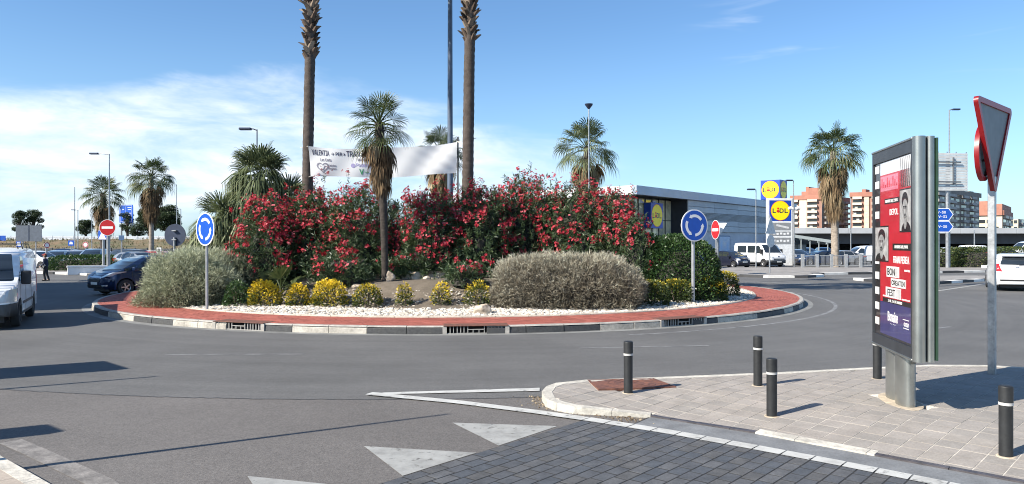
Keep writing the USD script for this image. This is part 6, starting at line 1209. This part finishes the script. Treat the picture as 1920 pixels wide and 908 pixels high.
lb = obj('logo_box', rbox(4.2, 6.5, .78, 1.49, 3.45, 5.75, .02), M_LB, sm); logo(lb, (5.35, .78, 4.6), X_, Z_, NY, 2.2)
pb_ = obj('wall_poster', rbox(17.0, 19.9, -.05, .118, 1.0, 2.85, .01), mat('poster_frame_blue', (.10, .16, .28), .5), sm); obj('poster_field', bx(17.12, 19.78, -.054, -.0505, 1.1, 2.75), mat('poster_pale_blue', (.25, .40, .60), .5, var=.35, scale=1.6, col2=(.50, .52, .58)), pb_)
# tall sign by the road
tx_, td = AX(1462, 70), 70.0; to = thing('supermarket_totem', 'tall white sign board with blue and yellow shop logo above grey price panels', 'shop sign', (tx_, td, 0), math.radians(6))
W2, ZT = 1.22, AZ(371, 70)
obj('board', rbox(-W2, W2, -.12, .30, -.1, ZT, .02), mat('totem_white', (.72, .73, .73), .45), to); obj('side_panel', rbox(W2 - .02, W2 + .16, -.08, .26, -.1, ZT - .05, .02), M_DKF, to)
z0, z1 = AZ(413.5, 70), AZ(375, 70); bq = obj('logo_square', bx(-1.08, 1.06, -.128, -.121, z0, z1), M_LB, to); logo(bq, (-.01, -.128, (z0 + z1) / 2), X_, Z_, NY, 1.98)
M_PRICE = mat('price_panel', (.24, .25, .26), .6, var=.1)
for y0, y1 in ((417, 431), (433.5, 441.5), (445, 457)):
    z0, z1 = AZ(y1, 70), AZ(y0, 70); q = obj('price_panel', bx(-1.04, 1.02, -.128, -.121, z0, z1), M_PRICE, to)
    if y0 == 417: m = prism(affinity.rotate(sbox(-.62, -.09, .62, .09), -12), 0, .006); obj('legend', put(m, (.22, -.128, (z0 + z1) / 2), X_, Z_, NY), mat('legend_white', (.6, .6, .6), .5), q)
    else:
        for k, x in enumerate(np.linspace(-.6, .75, 5)): obj('legend', put(prism(sbox(-.11, -.09, .11, .09), 0, .006), (x, -.128, (z0 + z1) / 2 + .02 * (-1) ** k), X_, Z_, NY), M_SWHITE, q)
cd = 74.0; cu = thing('cube_sign', 'blue cube with yellow shop logo on its faces, above the tall sign board', 'shop sign', (AX(1451, cd), cd, 0), math.radians(-40))
zc = (AZ(338, cd) + AZ(374, cd)) / 2; ch = 1.92; obj('cube', rbox(-ch / 2, ch / 2, -ch / 2, ch / 2, zc - ch / 2, zc + ch / 2, .02), M_LB, cu); obj('pole', cyl(.14, .14, -.1, zc - ch / 2 + .01, 14), M_GALV, cu, smooth=40)
logo(cu, (0, -ch / 2, zc), X_, Z_, NY, 1.86); logo(cu, (ch / 2, 0, zc), np.array([0, 1., 0]), Z_, X_, 1.86)
# trolley shelter
sh = thing('trolley_shelter', 'pale flat shelter roof on thin posts behind the tall sign board', 'shelter', (AX(1486, 84), 84, 0), 0); M_SHEL = mat('shelter_frame', (.42, .46, .45), .5, .2)
zs = AZ(438, 84); m = bx(-.2, 5.2, 0, 9, zs - .35, zs); m.vertices[:, 2] -= np.clip(m.vertices[:, 0] - 1.2, 0, 9) * .20; obj('roof', m, M_SHEL, sh)
for k in range(6):
    for y in (.1, 8.9): obj('post', bx(k * 1.0 - .04, k * 1.0 + .04, y - .04, y + .04, -.1, zs - .36 - max(k - 1.2, 0) * .2), M_SHEL, sh)
for k in range(5): obj('roof_beam', bx(-.2 + k, -.1 + k, .02, 8.98, zs - .60 - max(k - 1.2, 0) * .2, zs - .36 - max(k - 1.2, 0) * .2), M_SHEL, sh)
obj('back_panel', bx(0, 5, 9.0, 9.05, .6, 1.9), M_SWHITE, sh)
# ------------------------------------------------------------------ flyover
FD = 180.0; x0, x1 = AX(1488, FD) - 14, AX(1925, FD) + 120; fl = thing('flyover', 'long concrete flyover across the right background with dark shade beneath', 'bridge', (0, FD, 0), 0)
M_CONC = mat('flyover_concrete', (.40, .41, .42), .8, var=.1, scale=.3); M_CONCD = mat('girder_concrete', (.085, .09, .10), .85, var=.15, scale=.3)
n = 14; dx = (x1 - x0) / n
for k in range(n): obj('parapet_panel', bx(x0 + k * dx + .03, x0 + (k + 1) * dx - .03, 0, .35, 4.30, 5.58), M_CONC, fl)
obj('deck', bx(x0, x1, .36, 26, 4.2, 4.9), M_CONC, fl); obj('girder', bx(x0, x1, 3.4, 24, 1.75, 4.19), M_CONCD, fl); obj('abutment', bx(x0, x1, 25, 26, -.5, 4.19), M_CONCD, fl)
for k in range(9): xx = x0 + 12 + k * 24; obj('pier', cyl(.75, .75, -.5, 1.75, 14, (xx, 6)), M_CONC, fl, smooth=40)
# ------------------------------------------------------------------ flats
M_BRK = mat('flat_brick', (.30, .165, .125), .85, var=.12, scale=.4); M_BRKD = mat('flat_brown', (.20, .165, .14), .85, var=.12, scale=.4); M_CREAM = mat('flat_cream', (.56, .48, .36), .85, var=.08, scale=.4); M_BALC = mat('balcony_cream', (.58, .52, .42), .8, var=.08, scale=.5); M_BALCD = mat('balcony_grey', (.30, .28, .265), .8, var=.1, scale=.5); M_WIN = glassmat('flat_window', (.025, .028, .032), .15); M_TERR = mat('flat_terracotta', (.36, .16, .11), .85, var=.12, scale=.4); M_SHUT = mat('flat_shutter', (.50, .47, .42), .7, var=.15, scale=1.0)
def flats(name, label, A, B, C, h, nf, m1, m2, bays1, bays2, seed, roof=None, mroof=None, z0=0.0, balc=(None, None)):
    """a block with two visible fronts A-B and B-C; bays: list of (from, to, kind) fractions along the front"""
    g = np.random.default_rng(seed); t = thing(name, label, 'block of flats', (0, 0, 0), 0); A, B, C = map(np.array, (A, B, C)); D_ = A + (C - B); fh = h / nf
    obj('wall', prism([A, B, C, D_], z0 - .5, z0 + h), m1, t); ctr = (A + C) / 2
    for (P, Q, bays, mw, mb) in ((A, B, bays1, m1, balc[0]), (B, C, bays2, m2, balc[1])):
        L_ = np.linalg.norm(Q - P); o, x, y, n_ = upright((P[0], P[1], z0), Q - P)
        if n_[:2] @ (ctr - P) > 0: n_ = -n_
        T = lambda m: put(m, o, x, y, n_) if np.linalg.det(np.array([x, y, n_])) > 0 else put(m, o + x * 0, x, y, n_)
        if mw is not m1: mm = put(bx(0, L_, 0, h, 0, .06), o, x, y, n_); mm.fix_normals(); obj('wall_face', mm, mw, t)
        for f in range(nf):
            for (a, b, kind) in bays:
                u0, u1 = a * L_, b * L_; w = u1 - u0; zz = f * fh
                if kind == 'balcony':
                    q = put(bx(u0, u1, zz + .12, zz + fh * .46, .07, 1.35), o, x, y, n_); q.fix_normals(); obj('balcony', q, mb or M_BALC, t)
                    q = put(bx(u0 + .2, u1 - .2, zz + fh * .47, zz + fh * .90, .062, .10), o, x, y, n_); q.fix_normals(); obj('window', q, M_WIN, t)
                    if g.uniform() < .55: c0 = u0 + g.uniform(.1, .6) * w; q = put(bx(c0, min(c0 + w * .3, u1), zz + fh * .5, zz + fh * .92, .11, .3), o, x, y, n_); q.fix_normals(); obj('awning', q, M_SHUT, t)
                elif kind == 'window':
                    q = put(bx(u0, u1, zz + fh * .35, zz + fh * .82, .062, .10), o, x, y, n_); q.fix_normals(); obj('window', q, M_WIN if g.uniform() < .6 else M_SHUT, t)
                elif kind == 'panel':
                    q = put(bx(u0, u1, zz + .02, zz + fh - .02, .062, .5), o, x, y, n_); q.fix_normals(); obj('wall_panel', q, mb or M_CREAM, t); q = put(bx(u0 + w * .3, u1 - w * .3, zz + fh * .4, zz + fh * .75, .502, .54), o, x, y, n_); q.fix_normals(); obj('window', q, M_SHUT, t)
        if mroof is not None: q = put(bx(-.3, L_ + .3, h - fh * .55, h + .6, .55, .85), o, x, y, n_); q.fix_normals(); obj('parapet', q, mroof, t)
    for (a, b, c, d, hh) in roof or (): obj('roof_house', prism([A + (B - A) * a + (C - B) * c, A + (B - A) * b + (C - B) * c, A + (B - A) * b + (C - B) * d, A + (B - A) * a + (C - B) * d], z0 + h - .2, z0 + h + hh), mroof or m1, t)
    return t
def W_(px, d): return (AX(px, d), d)
D1 = 350; H1 = AZ(368, D1)
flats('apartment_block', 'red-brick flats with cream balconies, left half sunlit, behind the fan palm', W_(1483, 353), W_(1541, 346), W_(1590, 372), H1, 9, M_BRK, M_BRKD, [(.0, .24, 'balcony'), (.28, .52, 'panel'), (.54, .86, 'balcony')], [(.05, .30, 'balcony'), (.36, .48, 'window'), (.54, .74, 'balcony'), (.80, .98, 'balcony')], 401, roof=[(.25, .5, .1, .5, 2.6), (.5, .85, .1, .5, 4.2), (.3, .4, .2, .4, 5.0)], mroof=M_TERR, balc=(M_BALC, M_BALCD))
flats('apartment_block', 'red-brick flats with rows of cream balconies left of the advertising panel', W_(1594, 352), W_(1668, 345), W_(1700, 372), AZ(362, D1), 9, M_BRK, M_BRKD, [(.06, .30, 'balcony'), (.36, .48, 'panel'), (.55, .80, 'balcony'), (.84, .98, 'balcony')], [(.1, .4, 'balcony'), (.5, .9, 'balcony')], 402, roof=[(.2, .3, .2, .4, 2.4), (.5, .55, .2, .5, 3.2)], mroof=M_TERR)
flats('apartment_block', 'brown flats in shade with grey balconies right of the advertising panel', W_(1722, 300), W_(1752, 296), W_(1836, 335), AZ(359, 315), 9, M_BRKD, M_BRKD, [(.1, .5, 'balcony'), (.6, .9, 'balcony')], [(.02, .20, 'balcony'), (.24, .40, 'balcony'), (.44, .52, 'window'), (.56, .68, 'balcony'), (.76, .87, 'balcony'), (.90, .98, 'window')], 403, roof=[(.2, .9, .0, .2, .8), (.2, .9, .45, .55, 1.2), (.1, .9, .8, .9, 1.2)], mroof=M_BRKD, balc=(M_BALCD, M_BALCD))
flats('apartment_block', 'low cream flats with a red roof storey, just right of the shaded brown flats', W_(1834, 380), W_(1879, 372), W_(1896, 410), AZ(396, 376), 5, M_CREAM, M_BRKD, [(.02, .30, 'window'), (.36, .64, 'window'), (.70, .86, 'window')], [(.1, .4, 'balcony'), (.5, .9, 'balcony')], 404, roof=[(.0, .42, .0, 1, 5.4), (.62, 1.0, .0, 1, 3.8)], mroof=M_TERR)
flats('apartment_block', 'pale low flats at the far right end of the skyline', W_(1893, 430), W_(1909, 425), W_(1935, 460), AZ(410, 428), 4, M_CREAM, M_BRKD, [(.1, .4, 'window'), (.5, .9, 'window')], [(.1, .4, 'balcony'), (.5, .9, 'balcony')], 405, balc=(M_BALC, M_BALCD))
# ------------------------------------------------------------------ hedges, left side
M_HEDGE = leafmat('hedge_leaf', [(0, (.018, .035, .012)), (.6, (.060, .090, .028)), (1, (.20, .20, .06))], .2, .5, .3); M_BEIGEW = mat('white_wall_paint', (.66, .66, .66), .8, var=.08, scale=1.0)
leaf_shrub((AX(1792, 61.5), 62.5), 3.0, .9, 1.55, 5200, M_HEDGE, 501, 'clipped hedge right of the arrow signs, before the flyover', 'clipped_hedge', ln=(.10, .17), boxp=5, jag=.10, category='hedge', z0=.1, lo=.75, solid=True)
leaf_shrub((AX(1893, 60), 61.5), 4.0, .9, 1.62, 6200, M_HEDGE, 502, 'clipped hedge above the roof of the white hatchback', 'clipped_hedge', ln=(.10, .17), boxp=5, jag=.10, category='hedge', z0=.1, lo=.75, solid=True)
leaf_shrub((AX(138, 53), 54.6), 2.75, 1.0, 1.05, 6000, M_GREEN, 503, 'green clipped hedge behind the low white wall on the left', 'clipped_hedge', ln=(.10, .17), boxp=5, jag=.10, category='hedge', z0=.1, lo=.75, solid=True)
t = thing('white_wall', 'low white wall on the kerb before the left hedge', 'wall', (AX(158, 49.6), 49.9, .12), math.radians(34)); obj('wall', rbox(-1.12, 1.75, -.12, .12, -.1, AZ(499, 50) - .18, .02), M_BEIGEW, t); obj('coping', rbox(-1.15, 1.78, -.15, .15, AZ(499, 50) - .178, AZ(497, 50) - .12, .015), M_BEIGEW, t)
em_n, em_m = 90, 14; X0, X1_ = -105.0, -36.0
uu2, vv2 = np.meshgrid(np.linspace(X0, X1_, em_n), np.linspace(0, 1, em_m), indexing='ij'); zz2 = np.where(vv2 < .99, .2 + 2.45 * np.clip(vv2 * 1.25, 0, 1) ** .8, 2.65); Pm = np.stack([uu2, 106 + 22 * vv2, zz2], -1).reshape(-1, 3); Pm[:, 2] += (meshkit.fbm(Pm * [.25, .25, 0] , 4, 8) - .5) * .9
a = (np.arange(em_n - 1)[:, None] * em_m + np.arange(em_m - 1)[None]).ravel(); fm_ = np.vstack([np.stack([a, a + em_m, a + em_m + 1], 1), np.stack([a, a + em_m + 1, a + 1], 1)])
M_DRYG = mat('dry_grass_bank', (.15, .10, .055), .95, var=.4, scale=.30, col2=(.075, .085, .038), fine=(3.0, .25)); obj('embankment', trimesh.Trimesh(Pm, fm_, process=False), M_DRYG, None, smooth=True, label='bank of dry brown and green grass along the left background', cat='bank', kind='structure')
obj('plateau', bx(X0, X1_, 128.05, 260, -1, 2.55), M_DRYG, None, label='flat ground behind the grass bank', cat='ground', kind='structure')
gq = np.random.default_rng(77); n = 5000; k = gq.integers(0, len(Pm), n); Pt = Pm[k] + gq.uniform(-.5, .5, (n, 3)) * [1, 1.5, 0]; Dt = unit(gq.normal(0, .5, (n, 3)) + [0, 0, 1]); V, Fc, T = cards(Pt, Dt, gq.uniform(.2, .6, n), gq.uniform(.06, .12, n), gq, .1, np.clip(meshkit.fbm(Pt * .2, 3, 4) + gq.normal(0, .15, n), 0, 1))
obj('dry_grass', (V, Fc), leafmat('bank_grass', [(0, (.06, .08, .03)), (.45, (.08, .09, .035)), (.6, (.15, .10, .05)), (1, (.22, .15, .085))], .15, .8), None, tone=T, label='tufts of dry grass on the left bank', cat='grass', kind='stuff')
railing('mesh_fence', 'dark wire fence behind the left car park', (AX(55, 96), 96, 0), (AX(345, 92), 92, 0), 14, AZ(463.5, 95), .16, mat('dark_fence', (.04, .045, .05), .6), 22, 'fence', None, True, .09, .22)
railing('white_railing', 'long pale railing along the top of the grass bank', (AX(20, 128), 128, 2.4), (AX(440, 124), 124, 2.4), 22, AZ(441.5, 126) - 2.35, .12, mat('railing_white', (.50, .53, .57), .6), 20, 'railing', None, True, .09, .16)
hb = thing('blue_hoarding', 'bright blue low hoarding at the far left edge beside the pale railing', 'fence', (AX(-10, 120), 120, 0), 0)
for k in range(3): obj('panel', rbox(-.9 + k * .9 + .02, k * .9 - .02, -.03, .03, 2.3, AZ(441, 120), .01), M_SBLUE, hb); obj('post', bx(k * .9 - .96, k * .9 - .90, .032, .09, -.1, AZ(441, 120)), M_GALV, hb)
M_TREE = leafmat('tree_leaf', [(0, (.018, .030, .014)), (.6, (.040, .062, .026)), (1, (.085, .11, .05))], .15, .55, .3)
def tree(px, d, top, base, hw, label, seed, clumps, category='tree', flat=1.0, name='tree', zb=2.4):
    g = np.random.default_rng(seed); zt = AZ(top, d); h = zt - zb; R = hw * d / FP; t = thing(name, label, category, (AX(px, d), d, zb), 0)
    obj('trunk', tube([(0, 0, -.3), (.1 * R, 0, h * .3), (0, .05 * R, h * .55), (-.05 * R, 0, h * .85)], [.05 * h, .04 * h, .03 * h, .01 * h], 8), M_TRUNK, t, smooth=50)
    cs_ = []; lim = []
    for k in range(clumps):
        a = k * 2.4 + g.normal(0, .3); f = g.uniform(0, 1); rr = R * (.25 + .62 * math.sin(math.pi * (.15 + .75 * f))) * g.uniform(.45, 1.0); c = np.array([rr * math.cos(a), rr * math.sin(a) * .8, h * (.34 + .58 * f) ]); cs_.append(c); lim.append(tube([(0, 0, c[2] * .55), c * [.5, .5, .8], c], [.018 * h, .012 * h, .004 * h], 5))
    obj('limbs', cat(*lim), M_TRUNK, t); P, D_, T = [], [], []
    for c in cs_:
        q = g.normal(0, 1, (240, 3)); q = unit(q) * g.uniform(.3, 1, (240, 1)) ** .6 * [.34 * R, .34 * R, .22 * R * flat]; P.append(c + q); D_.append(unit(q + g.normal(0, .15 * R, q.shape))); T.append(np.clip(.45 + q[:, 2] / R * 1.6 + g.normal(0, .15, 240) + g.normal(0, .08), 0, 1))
    P, D_, T = np.vstack(P), np.vstack(D_), np.concatenate(T); V, Fc, T = cards(P, D_, g.uniform(.11, .2, len(P)) * R ** .7, g.uniform(.05, .1, len(P)) * R ** .7, g, .1, T); obj('crown', (V, Fc), M_TREE, t, tone=T); return t
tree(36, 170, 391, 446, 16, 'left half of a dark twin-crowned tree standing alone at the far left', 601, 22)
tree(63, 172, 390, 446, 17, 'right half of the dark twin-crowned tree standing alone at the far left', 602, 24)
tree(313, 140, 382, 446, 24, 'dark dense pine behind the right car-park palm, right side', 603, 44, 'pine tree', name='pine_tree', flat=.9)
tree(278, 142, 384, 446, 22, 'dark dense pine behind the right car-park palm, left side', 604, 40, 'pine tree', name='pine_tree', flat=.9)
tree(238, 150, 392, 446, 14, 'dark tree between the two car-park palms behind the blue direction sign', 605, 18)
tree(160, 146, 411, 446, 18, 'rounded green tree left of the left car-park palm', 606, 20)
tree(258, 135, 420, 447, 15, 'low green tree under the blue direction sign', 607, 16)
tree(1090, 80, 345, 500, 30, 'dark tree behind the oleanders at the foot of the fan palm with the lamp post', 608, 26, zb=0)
t = thing('white_house', 'tiny white house behind the bank right of the round dark sign back', 'house', (AX(338, 190), 190, 2.3), 0); obj('wall', bx(-1.6, 1.6, 0, 4, -1, AZ(452, 190) - 2.3 + 1.2), M_BEIGEW, t); obj('roof', bx(-1.7, 1.7, -.1, 4.1, AZ(452, 190) - 2.3 + 1.205, AZ(452, 190) - 2.3 + 1.5), M_SBACK, t); obj('window', bx(-.6, .3, -.05, -.005, .2, .7), M_WIN, t)
# building off to the left whose shade lies over the road and the end of the island
A_, B_ = np.array([-24.2, 18.9]), np.array([-32.0, 35.7]); o_ = np.array([-8.8, -4.9]); t = thing('roadside_building', 'plain rendered building beyond the left edge, shading the road behind the van', 'building', (0, 0, 0), 0); ub = (B_ - A_) / np.linalg.norm(B_ - A_)
HB = 9.6; obj('wall', prism([A_, B_, B_ + o_, A_ + o_], -.2, HB), M_WALLW, t); obj('roof', prism([A_ - ub * .2, B_ + ub * .2, B_ + o_ + ub * .2, A_ + o_ - ub * .2], HB + .003, HB + .25), M_SBACK, t)
for k in range(6):
    for f in range(3):
        o, x, y, n_ = upright((*(A_ + ub * (1.8 + k * 3.7)), 1.2 + f * 3.0), -ub); n_ = n_ if n_ @ np.array([1, 0, 0]) > 0 else -n_; q = put(bx(-.8, .8, 0, 1.4, .0, .05), o, x, y, n_); q.fix_normals(); obj('window', q, M_WIN, t)
# ------------------------------------------------------------------ person
def hull(parts, el=.025, it=8):
    ms = []
    for (p, r), (q, s) in parts: ms.append(Manifold.batch_hull([Manifold.sphere(r, 14).translate(tuple(map(float, p))), Manifold.sphere(s, 14).translate(tuple(map(float, q)))]))
    m = Manifold.batch_boolean(ms, __import__('manifold3d').OpType.Add).refine_to_length(el); t = tm(m); t.merge_vertices(); trimesh.smoothing.filter_taubin(t, iterations=it); return t
pd = 42.2; pr = thing('person', 'person in dark blue jacket and reddish cap standing on the road behind the van', 'person', (AX(86, pd), pd, .004), math.radians(200)); K = 1.52 / 1.75
v = lambda *a: np.array(a) * K
hip, chest, neck, head = v(0, 0, .92), v(.03, 0, 1.33), v(.03, 0, 1.50), v(.06, 0, 1.63)
J = {}
bones = [((hip, .125 * K), (chest, .135 * K)), ((chest + v(0, -.13, .05), .07 * K), (chest + v(0, .13, .05), .07 * K)), ((chest, .09 * K), (neck, .055 * K)), ((neck, .05 * K), (head, .06 * K)), ((head + v(-.01, 0, .03), .095 * K), (head + v(.02, 0, -.05), .07 * K)), ((head + v(.09, 0, -.02), .012 * K), (head + v(.10, 0, -.035), .016 * K)), ((head + v(0, .085, -.01), .02 * K), (head + v(0, .085, -.03), .016 * K)), ((head + v(0, -.085, -.01), .02 * K), (head + v(0, -.085, -.03), .016 * K))]
arms = {1: (chest + v(0, .20, .06), chest + v(.02, .27, -.22), chest + v(.20, .22, -.36)), -1: (chest + v(0, -.20, .06), chest + v(-.05, -.27, -.22), chest + v(.02, -.30, -.46))}
legs = {1: (hip + v(0, .10, -.03), v(.08, .11, .48), v(.02, .12, .08)), -1: (hip + v(0, -.10, -.03), v(-.02, -.11, .48), v(-.14, -.12, .08))}
hands = []
for s in (1, -1):
    a, b, c = arms[s]; bones += [((a, .062 * K), (b, .046 * K)), ((b, .046 * K), (c, .032 * K))]; dr = (c - b) / np.linalg.norm(c - b); palm_ = c + dr * .07 * K; bones.append(((c, .03 * K), (palm_, .036 * K)))
    sd = np.array([dr[2], 0, -dr[0]]); sd /= np.linalg.norm(sd) + 1e-6
    for k, (o, l) in enumerate(((-.026, .07), (-.009, .08), (.009, .075), (.026, .06))): p0 = palm_ + sd * o * K; p1 = p0 + dr * l * K * .6; p2 = p1 + (dr * .5 + v(0, -s * .3, 0)) * l * .5 * K; bones += [((p0, .0105 * K), (p1, .0095 * K)), ((p1, .0095 * K), (p2, .008 * K))]
    tb0 = c + dr * .03 * K + sd * .03 * K; bones.append(((tb0, .012 * K), (tb0 + (dr * .7 + sd * .7) * .06 * K, .009 * K)))
    h, kn, an = legs[s]; bones += [((h, .095 * K), (kn, .062 * K)), ((kn, .06 * K), (an, .04 * K)), ((an, .04 * K), (an + v(.13, s * .02, -.045), .03 * K))]
bd_ = obj('body', hull(bones, .02, 6), mat('skin', (.42, .25, .17), .6), pr, smooth=True)
jk = [((hip + v(0, 0, .05), .150 * K), (chest, .158 * K)), ((chest + v(0, -.14, .06), .085 * K), (chest + v(0, .14, .06), .085 * K))]
for s in (1, -1): a, b, c = arms[s]; jk += [((a, .080 * K), (b, .064 * K)), ((b, .064 * K), (b + (c - b) * .9, .050 * K))]
obj('jacket', hull(jk), mat('navy_cloth', (.018, .026, .055), .9, var=.2, scale=9.0), bd_, smooth=True)
tr = [((hip + v(0, 0, .02), .140 * K), (hip + v(0, 0, -.06), .135 * K))]
for s in (1, -1): h, kn, an = legs[s]; tr += [((h, .110 * K), (kn, .078 * K)), ((kn, .076 * K), (an + v(0, 0, .03), .060 * K))]
obj('trousers', hull(tr), mat('dark_trousers', (.018, .018, .022), .9), bd_, smooth=True)
for s in (1, -1): an = legs[s][2]; obj('shoe', hull([((an + v(-.03, 0, -.035), .045 * K), (an + v(.15, s * .02, -.045), .038 * K))], .03, 4), mat('black_shoe', (.012, .012, .012), .6), bd_, smooth=True)
obj('apron', hull([((hip + v(.06, -.1, .06), .098 * K), (hip + v(.06, .1, .06), .098 * K)), ((hip + v(.05, -.09, .0), .098 * K), (hip + v(.05, .09, .0), .098 * K))]), mat('pale_cloth', (.5, .5, .5), .9), bd_, smooth=True)
obj('cap', hull([((head + v(-.015, 0, .055), .098 * K), (head + v(.0, 0, .06), .09 * K)), ((head + v(.05, -.04, .06), .05 * K), (head + v(.15, 0, .045), .025 * K)), ((head + v(.05, .04, .06), .05 * K), (head + v(.15, 0, .045), .025 * K))]), mat('red_cap', (.30, .05, .035), .85), bd_, smooth=True)
obj('hair', hull([((head + v(-.05, 0, .0), .075 * K), (head + v(-.05, 0, -.05), .06 * K))]), mat('dark_hair', (.02, .014, .01), .7), bd_, smooth=True)
for s in (1, -1): obj('eye', hull([((head + v(.082, s * .032, .005), .010 * K), (head + v(.084, s * .032, .005), .009 * K))], .02, 1), M_BLK, bd_)
obj('mouth', hull([((head + v(.084, -.02, -.065), .008 * K), (head + v(.084, .02, -.065), .008 * K))], .02, 1), mat('lips', (.3, .12, .1), .6), bd_)
